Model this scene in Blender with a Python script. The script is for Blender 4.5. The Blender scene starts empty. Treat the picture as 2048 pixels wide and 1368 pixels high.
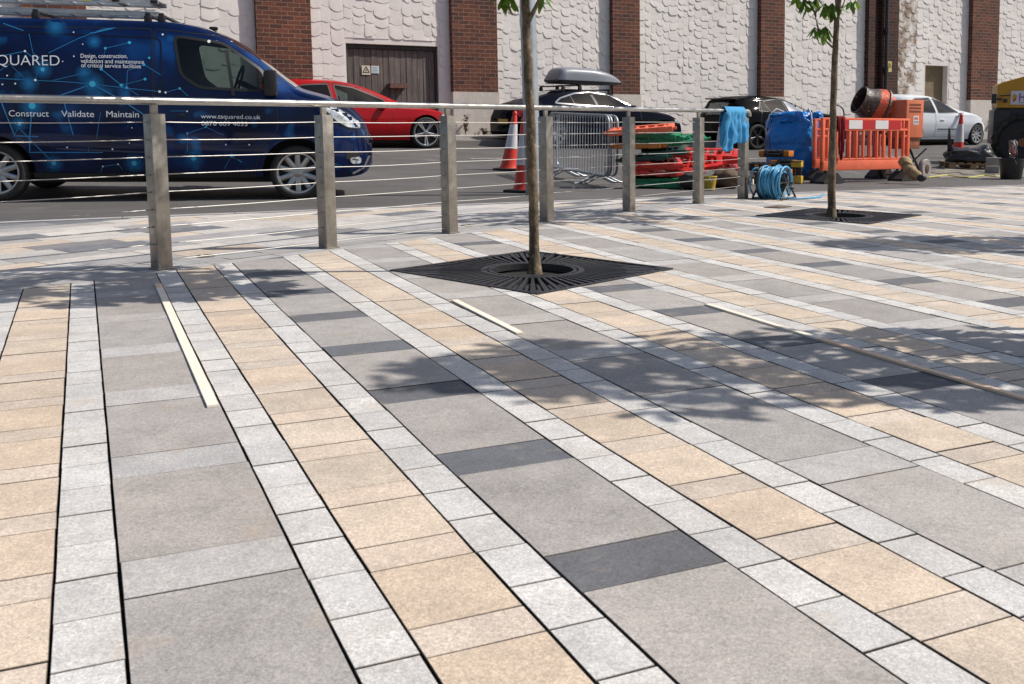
import bpy, bmesh, math, random
from mathutils import Vector, Matrix
random.seed(7)
R = math.radians
scene = bpy.context.scene
COL = scene.collection
# ------------------------------------------------------------------ camera model (solved from the paving lines)
FPX, CXP, CYP, PITCH, ROLL, CAMH = 1998.7, 1102.7, 497.2, 0.100156, -0.0131774, 0.5746
SC = 0.83
cr, sr = math.cos(ROLL), math.sin(ROLL)
cp, sp = math.cos(PITCH), math.sin(PITCH)

def ray(x, y):
    u = (x - CXP) / FPX
    v = -(y - CYP) / FPX
    u, v = cr * u - sr * v, sr * u + cr * v
    return Vector((u, cp + sp * v, -sp + cp * v))

def softhin(y, y0, w):
    a = max(-30.0, min(30.0, (y - y0) / w))
    return w * math.log1p(math.exp(-a))

def plaza_z(X, Y):
    x, y = X / SC, Y / SC
    g = (0.00172452, -0.00297442, 0.00483926, -0.05684797, -0.00178579, 0.01013042, -0.0209597, 0.05516208)
    xx = x / 4
    z = (g[0] * softhin(y, 5, .6) + g[1] * softhin(y, 3.4, .5) + g[2] * softhin(y, 7.5, 1.) + g[3] * xx
         + g[4] * xx * softhin(y, 5, .8) + g[5] * softhin(y, 2.5, .4) + g[6] * softhin(y, 11, 1.5) + g[7] * (y - 8) / 4)
    return SC * z

K0 = Vector((-4.39, 7.94))
KD = Vector((0.8922, 0.4517))
KN = Vector((-0.4517, 0.8922))         # into the road
D0 = 22.3
WE = Vector((0.8829, 0.4695))          # along the wall, to the right
WN = Vector((0.4695, -0.8829))         # out of the wall, to the viewer
WA = Vector((-0.0757 * D0, D0))

def sstep(a, b, t):
    t = max(0.0, min(1.0, (t - a) / (b - a)))
    return t * t * (3 - 2 * t)

def road_rise(n):
    # n: distance out from the wall
    if n > 9.3: return 0.0
    if n > 8.0: return 0.030 * (9.3 - n) ** 2 / 2.6 * 2
    b = 0.030 * 1.3 * 1.3 / 2.6 * 2
    n = max(n, 1.5)
    return b + (8.0 - n) * 0.0625

def wall_n(X, Y):
    return (Vector((X, Y)) - WA).dot(WN)

def tz(X, Y):
    z = plaza_z(X, Y)
    n = wall_n(X, Y)
    s_ = (Vector((X, Y)) - WA).dot(WE)
    return z + road_rise(n) - .085 * math.exp(-((s_ - 6) / 4.5) ** 2) * sstep(8, 4, n)

def at(x, y, lift=0.0):
    r = ray(x, y)
    lo, hi = 0.5, None
    f = lambda s: CAMH + r.z * s - tz(r.x * s, r.y * s) - lift
    s = 0.8
    prev = s
    while s < 60:
        if f(s) < 0:
            lo, hi = prev, s
            break
        prev = s
        s *= 1.03
    if hi is None: return Vector((r.x * 25, r.y * 25, tz(r.x * 25, r.y * 25)))
    for _ in range(40):
        m = (lo + hi) / 2
        if f(m) < 0: hi = m
        else: lo = m
    return Vector((r.x * hi, r.y * hi, tz(r.x * hi, r.y * hi)))

def at_d(x, y, d):
    r = ray(x, y)
    return Vector((r.x * d / r.y, d, CAMH + r.z * d / r.y))

def wall_pt(x, y, n=0.0):
    """point of the plane n metres in front of the wall seen at pixel x, y"""
    r = ray(x, y)
    den = r.x * WN.x + r.y * WN.y
    s = (WA.dot(WN) + n) / den
    return Vector((r.x * s, r.y * s, CAMH + r.z * s))

def wall_s(x, y=150, n=0.0):
    p = wall_pt(x, y, n)
    return (Vector((p.x, p.y)) - WA).dot(WE)

def wall_xyz(s, n, z):
    p = WA + WE * s + WN * n
    return Vector((p.x, p.y, z))

cam = bpy.data.cameras.new('camera')
camo = bpy.data.objects.new('camera', cam)
COL.objects.link(camo)
cam.sensor_width = 36
cam.lens = 36 * FPX / 2048
cam.shift_x = (1024 - CXP) / 2048
cam.shift_y = (CYP - 684) / 2048
cam.clip_start = 0.05
cam.clip_end = 500
rx = Vector((1, 0, 0)); up = Vector((0, sp, cp)); fw = Vector((0, cp, -sp))
# u' = c u - s v ; v' = s u + c v  -> world = u' rx + v' up + fw
ax_x = rx * cr + up * sr
ax_y = rx * (-sr) + up * cr
m = Matrix((ax_x, ax_y, -fw)).transposed().to_4x4()
m.translation = Vector((0, 0, CAMH))
camo.matrix_world = m
scene.camera = camo
cam.dof.use_dof = True
cam.dof.focus_distance = 9.0
cam.dof.aperture_fstop = 13

# ------------------------------------------------------------------ tagging helpers
def tag(o, label=None, cat=None, group=None, kind=None):
    if label: o['label'] = label
    if cat: o['category'] = cat
    if group: o['group'] = group
    if kind: o['kind'] = kind
    return o

def empty(name, loc=(0, 0, 0), mat=None):
    o = bpy.data.objects.new(name, None)
    COL.objects.link(o)
    o.empty_display_size = 0.1
    if mat is not None: o.matrix_world = mat
    else: o.location = loc
    return o

def copy_tree(o, parent=None):
    c = o.copy()
    COL.objects.link(c)
    if parent is not None:
        c.parent = parent
        c.matrix_parent_inverse = o.matrix_parent_inverse
    for ch in list(o.children): copy_tree(ch, c)
    return c

class MB:
    def __init__(s):
        s.v = []; s.f = []; s.c = []; s.mi = []; s.cur = 0
    def add(s, vs, fs, col=None):
        b = len(s.v)
        s.v += [tuple(p) for p in vs]
        for f in fs:
            s.f.append(tuple(i + b for i in f)); s.c.append(col); s.mi.append(s.cur)
        return s
    def box(s, c, size, M=None, col=None, taper=1.0):
        x, y, z = size[0] / 2, size[1] / 2, size[2] / 2
        vs = [Vector((a * x * (taper if k > 0 else 1), b * y * (taper if k > 0 else 1), k * z)) for k in (-1, 1) for b in (-1, 1) for a in (-1, 1)]
        if M is not None: vs = [M @ p for p in vs]
        vs = [p + Vector(c) for p in vs]
        return s.add(vs, [(0, 2, 3, 1), (4, 5, 7, 6), (0, 1, 5, 4), (1, 3, 7, 5), (3, 2, 6, 7), (2, 0, 4, 6)], col)
    def bbox(s, c, size, bev=0.01, M=None, col=None):
        """box with chamfered edges"""
        x, y, z = size[0] / 2, size[1] / 2, size[2] / 2
        b = min(bev, x * .9, y * .9, z * .9)
        bm = bmesh.new()
        bmesh.ops.create_cube(bm, size=1)
        for v in bm.verts: v.co = Vector((v.co.x * size[0], v.co.y * size[1], v.co.z * size[2]))
        bmesh.ops.bevel(bm, geom=bm.edges[:], offset=b, segments=2, affect='EDGES', profile=.6)
        vs = [v.co.copy() for v in bm.verts]
        bm.verts.index_update()
        fs = [[v.index for v in f.verts] for f in bm.faces]
        bm.free()
        if M is not None: vs = [M @ p for p in vs]
        vs = [p + Vector(c) for p in vs]
        return s.add(vs, fs, col)
    def tube(s, pts, r, n=8, cap=True, col=None, closed=False):
        pts = [Vector(p) for p in pts]
        rs = r if isinstance(r, (list, tuple)) else [r] * len(pts)
        rings = []
        N = len(pts)
        t0 = (pts[1] - pts[0]).normalized()
        a = Vector((0, 0, 1)) if abs(t0.z) < .9 else Vector((1, 0, 0))
        nrm = t0.cross(a).normalized()
        vs = []
        for i, p in enumerate(pts):
            if closed: t = (pts[(i + 1) % N] - pts[i - 1]).normalized()
            else: t = (pts[min(i + 1, N - 1)] - pts[max(i - 1, 0)]).normalized()
            nrm = (nrm - t * nrm.dot(t))
            nrm = nrm.normalized() if nrm.length > 1e-6 else t.orthogonal().normalized()
            bn = t.cross(nrm)
            for k in range(n):
                an = 2 * math.pi * k / n
                vs.append(p + (nrm * math.cos(an) + bn * math.sin(an)) * rs[i])
        fs = []
        for i in range(N if closed else N - 1):
            j = (i + 1) % N
            for k in range(n):
                k2 = (k + 1) % n
                fs.append((i * n + k, i * n + k2, j * n + k2, j * n + k))
        if cap and not closed:
            fs.append(tuple(range(n - 1, -1, -1)))
            fs.append(tuple((N - 1) * n + k for k in range(n)))
        return s.add(vs, fs, col)
    def lathe(s, prof, n=24, M=None, col=None, caps=True):
        """prof: (radius, z) about z"""
        vs = []
        for (r, z) in prof:
            for k in range(n):
                a = 2 * math.pi * k / n
                vs.append(Vector((r * math.cos(a), r * math.sin(a), z)))
        fs = []
        for i in range(len(prof) - 1):
            for k in range(n):
                k2 = (k + 1) % n
                fs.append((i * n + k, i * n + k2, (i + 1) * n + k2, (i + 1) * n + k))
        if caps:
            fs.append(tuple(range(n - 1, -1, -1)))
            fs.append(tuple((len(prof) - 1) * n + k for k in range(n)))
        if M is not None: vs = [M @ p for p in vs]
        return s.add(vs, fs, col)
    def prism(s, poly, d0, d1, fn, col=None):
        """poly in 2-D, fn(a, b, d) -> 3-D"""
        n = len(poly)
        vs = [fn(a, b, d0) for a, b in poly] + [fn(a, b, d1) for a, b in poly]
        fs = [tuple(range(n - 1, -1, -1)), tuple(range(n, 2 * n))]
        for i in range(n):
            j = (i + 1) % n
            fs.append((i, j, n + j, n + i))
        return s.add(vs, fs, col)
    def grid(s, nu, nv, fn, col=None):
        vs = [fn(i / nu, j / nv) for j in range(nv + 1) for i in range(nu + 1)]
        fs = [(j * (nu + 1) + i, j * (nu + 1) + i + 1, (j + 1) * (nu + 1) + i + 1, (j + 1) * (nu + 1) + i) for j in range(nv) for i in range(nu)]
        return s.add(vs, fs, col)
    def blob(s, c, size, M=None, amp=.15, freq=2.5, seed=0, nu=20, nv=14, pw=1.0, col=None):
        from mathutils import noise
        off = Vector((seed * 7.3, seed * 3.1, seed * 1.7))
        vs = []
        for j in range(nv + 1):
            th = math.pi * j / nv
            for i in range(nu):
                ph = 2 * math.pi * i / nu
                q = Vector((math.sin(th) * math.cos(ph), math.sin(th) * math.sin(ph), math.cos(th)))
                if pw != 1: q = Vector([math.copysign(abs(t) ** pw, t) for t in q])
                k = 1 + amp * noise.noise(q * freq + off) + amp * .5 * noise.noise(q * freq * 2.3 + off)
                p = Vector((q.x * size[0] * k, q.y * size[1] * k, q.z * size[2] * k))
                if M is not None: p = M @ p
                vs.append(p + Vector(c))
        fs = []
        for j in range(nv):
            for i in range(nu):
                i2 = (i + 1) % nu
                fs.append((j * nu + i, (j + 1) * nu + i, (j + 1) * nu + i2, j * nu + i2))
        return s.add(vs, fs, col)
    def build(s, name, mat, parent=None, smooth=None, mats=None, keep=False):
        me = bpy.data.meshes.new(name)
        me.from_pydata(s.v, [], s.f)
        if mats:
            for q in mats: me.materials.append(q)
            me.polygons.foreach_set('material_index', s.mi)
        elif mat is not None: me.materials.append(mat)
        if any(c is not None for c in s.c):
            at_ = me.color_attributes.new('tint', 'FLOAT_COLOR', 'CORNER')
            buf = []
            for f, c in zip(s.f, s.c):
                c = c or (1, 1, 1)
                buf += list((*c[:3], c[3] if len(c) > 3 else 1)) * len(f)
            at_.data.foreach_set('color', buf)
        if not keep:
            bm = bmesh.new(); bm.from_mesh(me)
            bmesh.ops.recalc_face_normals(bm, faces=bm.faces)
            bm.to_mesh(me); bm.free()
        if smooth is not None:
            me.shade_smooth()
            me.set_sharp_from_angle(angle=R(smooth))
        me.update()
        o = bpy.data.objects.new(name, me)
        COL.objects.link(o)
        if parent is not None: o.parent = parent
        return o

# ------------------------------------------------------------------ materials
MATS = {}
def mat(name, col=(.5, .5, .5), rough=.6, metal=0., **kw):
    if name in MATS: return MATS[name]
    m = bpy.data.materials.new(name)
    m.use_nodes = True
    nt = m.node_tree
    b = nt.nodes['Principled BSDF']
    b.inputs['Base Color'].default_value = (*col, 1)
    b.inputs['Roughness'].default_value = rough
    b.inputs['Metallic'].default_value = metal
    if kw.get('coat'):
        b.inputs['Coat Weight'].default_value = kw['coat']; b.inputs['Coat Roughness'].default_value = .04
    if kw.get('trans'):
        b.inputs['Transmission Weight'].default_value = kw['trans']
    N = nt.nodes; L = nt.links
    tc = N.new('ShaderNodeTexCoord')
    colsock = None
    if kw.get('attr'):
        a = N.new('ShaderNodeAttribute'); a.attribute_name = 'tint'
        colsock = a.outputs['Color']
    def noise(scale, detail=3, rough_=.55, stretch=None):
        n = N.new('ShaderNodeTexNoise'); n.inputs['Scale'].default_value = scale
        n.inputs['Detail'].default_value = detail; n.inputs['Roughness'].default_value = rough_
        if stretch:
            mp = N.new('ShaderNodeMapping'); mp.inputs['Scale'].default_value = stretch
            L.new(tc.outputs['Object'], mp.inputs['Vector']); L.new(mp.outputs[0], n.inputs['Vector'])
        else: L.new(tc.outputs['Object'], n.inputs['Vector'])
        return n.outputs['Fac']
    def ramp(fac, stops):
        r = N.new('ShaderNodeValToRGB')
        el = r.color_ramp.elements
        while len(el) < len(stops): el.new(.5)
        for e, (p, c) in zip(el, stops):
            e.position = p; e.color = (*c, 1) if len(c) == 3 else c
        L.new(fac, r.inputs[0]); return r.outputs[0]
    def mix(kind, fac, a, b_):
        n = N.new('ShaderNodeMix'); n.data_type = 'RGBA'; n.blend_type = kind
        for sock, val in ((n.inputs['Factor'], fac), (n.inputs[6], a), (n.inputs[7], b_)):
            if hasattr(val, 'is_output'): L.new(val, sock)
            elif isinstance(val, (int, float)): sock.default_value = val
            else: sock.default_value = (*val, 1)
        return n.outputs[2]
    base = colsock if colsock is not None else col
    # variations: list of (scale, lo, hi, stretch) multiplying the base colour
    for (sc_, lo, hi, *st) in kw.get('vary', []):
        f = noise(sc_, 4, .6, st[0] if st else None)
        g = ramp(f, [(.3, (lo,) * 3), (.7, (hi,) * 3)])
        base = mix('MULTIPLY', 1.0, base, g)
    for (sc_, p0, p1, c2, *st) in kw.get('stain', []):
        f = noise(sc_, 5, .6, st[0] if st else None)
        g = ramp(f, [(p0, (0, 0, 0)), (p1, (1, 1, 1))])
        base = mix('MIX', g, base, c2)
    if hasattr(base, 'is_output'): L.new(base, b.inputs['Base Color'])
    if kw.get('rvary'):
        sc_, lo, hi = kw['rvary'][:3]
        f = noise(sc_, 4, .6, kw['rvary'][3] if len(kw['rvary']) > 3 else None)
        g = ramp(f, [(.3, (lo,) * 3), (.7, (hi,) * 3)])
        L.new(g, b.inputs['Roughness'])
    if kw.get('bump'):
        sc_, st = kw['bump'][:2]
        f = noise(sc_, 4, .6, kw['bump'][2] if len(kw['bump']) > 2 else None)
        bp = N.new('ShaderNodeBump'); bp.inputs['Strength'].default_value = st; bp.inputs['Distance'].default_value = kw.get('bdist', .01)
        L.new(f, bp.inputs['Height']); L.new(bp.outputs[0], b.inputs['Normal'])
    MATS[name] = m
    return m

# ------------------------------------------------------------------ light
SUN_AZ, SUN_EL = 86.5, 48.0
w = bpy.data.worlds.new('World'); scene.world = w
w.use_nodes = True
nt = w.node_tree
bg = nt.nodes['Background']
sky = nt.nodes.new('ShaderNodeTexSky')
sky.sky_type = 'NISHITA'
sky.sun_disc = False
sky.sun_elevation = R(SUN_EL)
sky.sun_rotation = R(SUN_AZ)
sky.dust_density = 2.0
nt.links.new(sky.outputs[0], bg.inputs[0])
bg.inputs[1].default_value = 0.10
sl = bpy.data.lights.new('sun', 'SUN')
sl.energy = 4.75
sl.angle = R(.55)
sl.color = (1, .95, .875)
so = bpy.data.objects.new('sun', sl); COL.objects.link(so)
sd = Vector((math.cos(R(SUN_EL)) * math.sin(R(SUN_AZ)), math.cos(R(SUN_EL)) * math.cos(R(SUN_AZ)), math.sin(R(SUN_EL))))
so.rotation_euler = sd.to_track_quat('Z', 'Y').to_euler()
so.location = (8, -4, 12)
scene.view_settings.view_transform = 'Standard'
scene.view_settings.look = 'None'
scene.view_settings.exposure = 0.0
scene.view_settings.gamma = 1
scene.cycles.max_bounces = 6
scene.cycles.use_adaptive_sampling = True

# ------------------------------------------------------------------ ground
asphalt = mat('asphalt', (.098, .092, .088), .85, vary=[(.7, .82, 1.15), (60, .75, 1.25), (420, .6, 1.4), (2.2, .8, 1.15, (.3, 1.6, 1))], bump=(300, .35), bdist=.004,
              stain=[(1.1, .60, .72, (.16, .152, .145))])
def make_ground():
    mb = MB()
    ns = [-60, -40, -25, -12, -5, -1.5, 0, .4, .8, 1.2, 1.5] + [1.5 + .45 * k for k in range(1, 60)] + [30, 34, 40, 50, 70]
    ss = [-90, -60, -40, -28] + [-20 + 1. * k for k in range(0, 50)] + [32, 36, 45, 60, 90]
    vs = []
    for n in ns:
        for s_ in ss:
            p = WA + WE * s_ + WN * n
            # sheets above cover the paving zone: stay under it
            m_ = (p - K0).dot(KN)
            drop = .05 if m_ < -.1 else .004
            vs.append(Vector((p.x, p.y, tz(p.x, p.y) - drop)))
    W_ = len(ss)
    fs = [(j * W_ + i, j * W_ + i + 1, (j + 1) * W_ + i + 1, (j + 1) * W_ + i) for j in range(len(ns) - 1) for i in range(W_ - 1)]
    mb.add(vs, fs)
    o = mb.build('road', asphalt, smooth=60)
    tag(o, kind='structure')
make_ground()

# ------------------------------------------------------------------ paving
TH = -0.43591513
CS, SS = math.cos(TH), math.sin(TH)
def strip_xy(s, t): return Vector((s * SS + t * CS, s * CS - t * SS))
def strip_st(p): return (p[0] * SS + p[1] * CS, p[0] * CS - p[1] * SS)
WW, WB_, WG = .10683, .20775, .30504
T0 = -.08703
FAZ = 0.6894
FD = Vector((math.sin(FAZ), math.cos(FAZ)))
FN = Vector((-FD.y, FD.x))
P1 = Vector((-2.151, 5.482))
P7 = P1 + FD * 6.57

def clip(poly, o, nrm):
    """keep the side (p-o).nrm <= 0"""
    out = []
    for i in range(len(poly)):
        a, b = poly[i], poly[(i + 1) % len(poly)]
        da, db = (a - o).dot(nrm), (b - o).dot(nrm)
        if da <= 0: out.append(a)
        if (da < 0 < db) or (db < 0 < da): out.append(a + (b - a) * (da / (da - db)))
    return out

GRATES = [(Vector((-.105, 5.44)), 1.10, FAZ + .05), (Vector((2.47, 8.55)), 1.02, FAZ + .06)]
def paver(mb, poly, col, dz=0.0, thick=.03, tilt=None, g0=0):
    if len(poly) < 3: return
    for gi in range(g0, len(GRATES)):
        gc, gs, ga = GRATES[gi]
        if (sum(poly, Vector((0, 0))) / len(poly) - gc).length > 1.3: continue
        rest = poly
        out = []
        for k in range(4):
            an = ga + k * math.pi / 2
            nrm = Vector((math.sin(an), math.cos(an)))
            o = gc + nrm * (gs / 2 + .003)
            q = clip(rest, o, -nrm)
            if len(q) >= 3: out.append(q)
            rest = clip(rest, o, nrm)
            if len(rest) < 3: break
        if len(rest) >= 3:
            for q in out: paver(mb, q, col, dz, thick, None, gi + 1)
            return
    c = sum(poly, Vector((0, 0))) / len(poly)
    n = len(poly)
    top = []
    for p in poly:
        z = plaza_z(p.x, p.y) + dz
        if tilt: z += (p - c).dot(tilt)
        top.append(Vector((p.x, p.y, z)))
    ch = .0012
    ins = []
    for p, q in zip(poly, top):
        d = (c - p); d = d / max(d.length, 1e-6)
        ins.append(Vector((p.x + d.x * ch, p.y + d.y * ch, q.z)))
    lowr = [Vector((q.x, q.y, q.z - ch)) for q in top]
    bot = [Vector((q.x, q.y, q.z - thick)) for q in top]
    fs = [tuple(range(n))]
    for i in range(n):
        j = (i + 1) % n
        fs.append((n + i, n + j, j, i)); fs.append((2 * n + i, 2 * n + j, n + j, n + i))
    mb.add(ins + lowr + bot, fs[:1], col)
    b = len(mb.v) - 3 * n
    for f in fs[1:]:
        mb.f.append(tuple(i + b for i in f)); mb.c.append((col[0] * .42, col[1] * .40, col[2] * .38) if max(f) < 2 * n else (.034, .028, .023)); mb.mi.append(0)

def jit(c, a, hue=.0):
    k = 1 + random.uniform(-a, a)
    h = random.uniform(-hue, hue)
    return (c[0] * k * (1 + h), c[1] * k, c[2] * k * (1 - h))

C_WHITE, C_BEIGE, C_GREY, C_LIGHT, C_DARK = (.575, .553, .53), (.60, .49, .385), (.375, .346, .325), (.475, .448, .43), (.135, .138, .15)
def shingle_paving():
    mb = MB()
    edges = []
    t = T0 - 4 * (2 * WW + WB_ + WG)
    k = -16
    seq = [('w', WW), ('g', WG), ('w', WW), ('b', WB_)]
    rng = random.Random(3)
    def lay(s0, s1, t0, t1, col, ja, hue, cj=.0020, lj=.0026):
        w_ = lambda: rng.uniform(-.0009, .0009)
        poly = [strip_xy(s0 + cj + w_(), t0 + lj + w_()), strip_xy(s0 + cj + w_(), t1 - lj + w_()), strip_xy(s1 - cj + w_(), t1 - lj + w_()), strip_xy(s1 - cj + w_(), t0 + lj + w_())]
        tm = (t0 + t1) / 2
        if tm < 6.25:
            poly = clip(poly, P1, FN) if False else clip(poly, P1 - FN * .112, FN)
        else:
            poly = clip(poly, K0 - KN * .12, KN)
        if len(poly) < 3: return
        paver(mb, poly, jit(col, ja, hue), rng.uniform(-.0011, .0011), tilt=Vector((rng.uniform(-.003, .003), rng.uniform(-.003, .003))))
    while t < 15:
        kind, wd = seq[k % 4]
        t0, t1 = t, t + wd
        smax = 13.5 if t > 6 else 10.5
        smin = -1.2
        if kind == 'w':
            off = 1.595 - .1641 * 20 + rng.uniform(-.07, .07) * (0 if k == 0 else 1)
            s = off
            while s < smax:
                if s > smin: lay(s, s + .1641, t0, t1, C_WHITE, .085, .012)
                s += .1641
        elif kind == 'b':
            off = 1.406 - .327 * 9 + (0 if k == 3 else rng.uniform(-.15, .15))
            s = off
            while s < smax:
                d = .1 + rng.uniform(-.008, .008)
                if s > smin:
                    lay(s, s + d, t0, t1, jit((.585, .49, .405), .06), .06, .03)
                    lay(s + d, s + .327, t0, t1, C_BEIGE, .07, .03)
                s += .327
        else:
            j = k // 4
            start = {0: 1.803, 1: 1.497, 2: 1.741, 3: 3.539 - .644 * 3, 4: 1.62, 5: 3.754 - .644 * 4}.get(j, rng.uniform(1.4, 1.9))
            dark = (j % 2 == 1)
            s = start - .644 * 5
            while s < smax:
                if s > smin:
                    lay(s, s + .163, t0, t1, jit(C_DARK if dark else C_LIGHT, .1 if dark else .06), .05, .02)
                    lay(s + .163, s + .644, t0, t1, C_GREY, .085, .02)
                s += .644
        t = t1
        k += 1
    stone = mat('paving_stone', (1, 1, 1), .72, attr=True, vary=[(330, .70, 1.28), (150, .76, 1.22), (60, .90, 1.09), (8, .88, 1.08), (2.0, .93, 1.05)],
                stain=[(5.5, .60, .92, (.46, .365, .275)), (26, .70, .80, (.27, .245, .225)), (9, .66, .92, (.30, .275, .26)), (420, .66, .72, (.13, .12, .12)), (230, .735, .76, (.62, .60, .58))], bump=(380, .25), bdist=.002)
    # dark joint bed under the stones
    bed = MB()
    def bedp(u, v):
        s = -1.3 + u * 15.0; t_ = -3.2 + v * 18.4
        p = strip_xy(s, t_)
        deep = .016
        for gc, gs, ga in GRATES:
            if (p - gc).length < gs * .9: deep = .048
        return Vector((p.x, p.y, plaza_z(p.x, p.y) - deep))
    nb, nv = 60, 74
    keep = []
    vs = [bedp(i / nb, j / nv) for j in range(nv + 1) for i in range(nb + 1)]
    fs = []
    for j in range(nv):
        for i in range(nb):
            q = (j * (nb + 1) + i, j * (nb + 1) + i + 1, (j + 1) * (nb + 1) + i + 1, (j + 1) * (nb + 1) + i)
            if all((Vector(vs[a][:2]) - K0).dot(KN) < -.02 for a in q): fs.append(q)
    bed.add(vs, fs)
    o = bed.build('joint_bed', mat('joint_sand', (.016, .014, .013), .95, vary=[(200, .5, 1.4)]), smooth=60)
    tag(o, kind='structure'); o.name = 'ground_bed'
    o2 = mb.build('plaza_pavement', stone, keep=True)
    tag(o2, kind='structure')
    # footway behind the railing: stones laid along the railing
    mb = MB()
    r2 = random.Random(11)
    row = 0
    p = -.108
    cols = [((.52, .49, .46), 10), ((.57, .53, .49), 7), ((.40, .38, .375), 6), ((.17, .175, .19), 5), ((.25, .24, .245), 4), ((.57, .48, .39), 4)]
    bagc = [c for c, n_ in cols for _ in range(n_)]
    while p < 8.5:
        wd = .125 if row == 0 else (.105 if row < 4 else .24)
        f = -9 + r2.uniform(0, .6)
        while f < 7.4:
            ln = .58 if row > 0 else .45
            a = P1 + FD * f + FN * p
            poly = [a + FD * .0015 + FN * .0015, a + FD * (ln - .0015) + FN * .0015, a + FD * (ln - .0015) + FN * (wd - .0015), a + FD * .0015 + FN * (wd - .0015)]
            poly = clip(poly, K0 - KN * .12, KN)
            # the strips take over beyond the railing's end
            st = strip_xy(0, 6.25)
            poly = clip(poly, st, Vector((CS, -SS)))
            if len(poly) >= 3:
                c = jit((.40, .385, .375) if row < 4 else r2.choice(bagc), .08, .015)
                paver(mb, poly, c, r2.uniform(-.001, .001))
            f += ln
        p += wd
        row += 1
    o3 = mb.build('footway_pavement', stone, keep=True)
    tag(o3, kind='structure')
    # kerb stones along the road
    mb = MB()
    f = -9
    r2 = random.Random(4)
    while f < 22:
        a = K0 + KD * f - KN * .115
        poly = [a + KD * .002, a + KD * .898, a + KD * .898 + KN * .11, a + KD * .002 + KN * .11]
        if len(poly) >= 3: paver(mb, poly, jit((.42, .40, .395), .08, .01), .004, thick=.07)
        f += .9
    o4 = mb.build('kerb', stone, keep=True)
    tag(o4, kind='structure')
shingle_paving()
# ------------------------------------------------------------------ warehouse wall
brickm = None
def brick_material():
    m = bpy.data.materials.new('brick'); m.use_nodes = True
    nt = m.node_tree; N = nt.nodes; L = nt.links; b = N['Principled BSDF']
    uv = N.new('ShaderNodeAttribute'); uv.attribute_name = 'wallpos'
    br = N.new('ShaderNodeTexBrick')
    L.new(uv.outputs['Vector'], br.inputs['Vector'])
    br.inputs['Scale'].default_value = 1
    br.inputs['Brick Width'].default_value = .245
    br.inputs['Row Height'].default_value = .086
    br.inputs['Mortar Size'].default_value = .0075
    br.inputs['Mortar Smooth'].default_value = .15
    br.inputs['Bias'].default_value = -.1
    br.inputs['Color1'].default_value = (.175, .058, .034, 1)
    br.inputs['Color2'].default_value = (.058, .028, .026, 1)
    br.inputs['Mortar'].default_value = (.27, .17, .115, 1)
    n = N.new('ShaderNodeTexNoise'); n.inputs['Scale'].default_value = 30; n.inputs['Detail'].default_value = 4
    L.new(uv.outputs['Vector'], n.inputs['Vector'])
    r = N.new('ShaderNodeValToRGB'); r.color_ramp.elements[0].position = .3; r.color_ramp.elements[0].color = (.6, .6, .6, 1)
    r.color_ramp.elements[1].position = .7; r.color_ramp.elements[1].color = (1.35, 1.3, 1.25, 1)
    L.new(n.outputs['Fac'], r.inputs[0])
    n2 = N.new('ShaderNodeTexNoise'); n2.inputs['Scale'].default_value = 1.1; n2.inputs['Detail'].default_value = 5
    L.new(uv.outputs['Vector'], n2.inputs['Vector'])
    r2 = N.new('ShaderNodeValToRGB'); r2.color_ramp.elements[0].position = .35; r2.color_ramp.elements[0].color = (.75, .75, .78, 1)
    r2.color_ramp.elements[1].position = .65; r2.color_ramp.elements[1].color = (1.15, 1.1, 1.05, 1)
    L.new(n2.outputs['Fac'], r2.inputs[0])
    def mul(a, c):
        x = N.new('ShaderNodeMix'); x.data_type = 'RGBA'; x.blend_type = 'MULTIPLY'; x.inputs['Factor'].default_value = 1
        L.new(a, x.inputs[6]); L.new(c, x.inputs[7]); return x.outputs[2]
    at_ = N.new('ShaderNodeAttribute'); at_.attribute_name = 'tint'
    L.new(mul(mul(mul(br.outputs['Color'], r.outputs[0]), r2.outputs[0]), at_.outputs['Color']), b.inputs['Base Color'])
    b.inputs['Roughness'].default_value = .88
    bp = N.new('ShaderNodeBump'); bp.inputs['Strength'].default_value = .8; bp.inputs['Distance'].default_value = .012; bp.invert = True
    L.new(br.outputs['Fac'], bp.inputs['Height']); L.new(bp.outputs[0], b.inputs['Normal'])
    return m
brickm = brick_material()

def wallpos(o, poslist):
    a = o.data.attributes.new('wallpos', 'FLOAT_VECTOR', 'POINT')
    buf = []
    for p in poslist: buf += list(p)
    a.data.foreach_set('vector', buf)

def wall_boxes(name, boxes, material, parent, brick=False, tint=None):
    """boxes: (s0, s1, n0, n1, z0, z1) in wall space; bricks get wall coordinates for their bond"""
    mb = MB(); pos = []
    for (s0, s1, n0, n1, z0, z1) in boxes:
        for quad, f in (
            ([(s0, n1, z0), (s1, n1, z0), (s1, n1, z1), (s0, n1, z1)], lambda s_, n_, z_: (s_, z_, 0)),
            ([(s0, n0, z0), (s0, n1, z0), (s0, n1, z1), (s0, n0, z1)], lambda s_, n_, z_: (n_ + .05, z_, 0)),
            ([(s1, n1, z0), (s1, n0, z0), (s1, n0, z1), (s1, n1, z1)], lambda s_, n_, z_: (n_, z_, 0)),
            ([(s0, n1, z1), (s1, n1, z1), (s1, n0, z1), (s0, n0, z1)], lambda s_, n_, z_: (s_, n_, 0)),
            ([(s1, n0, z0), (s0, n0, z0), (s0, n0, z1), (s1, n0, z1)], lambda s_, n_, z_: (s_, z_, 0)),
            ([(s0, n0, z0), (s1, n0, z0), (s1, n1, z0), (s0, n1, z0)], lambda s_, n_, z_: (s_, n_, 0))):
            mb.add([wall_xyz(*q) for q in quad], [(0, 1, 2, 3)], tint if tint else ((1, 1, 1) if brick else None))
            pos += [f(*q) for q in quad]
    o = mb.build(name, material, parent)
    if brick: wallpos(o, pos)
    return o

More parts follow.
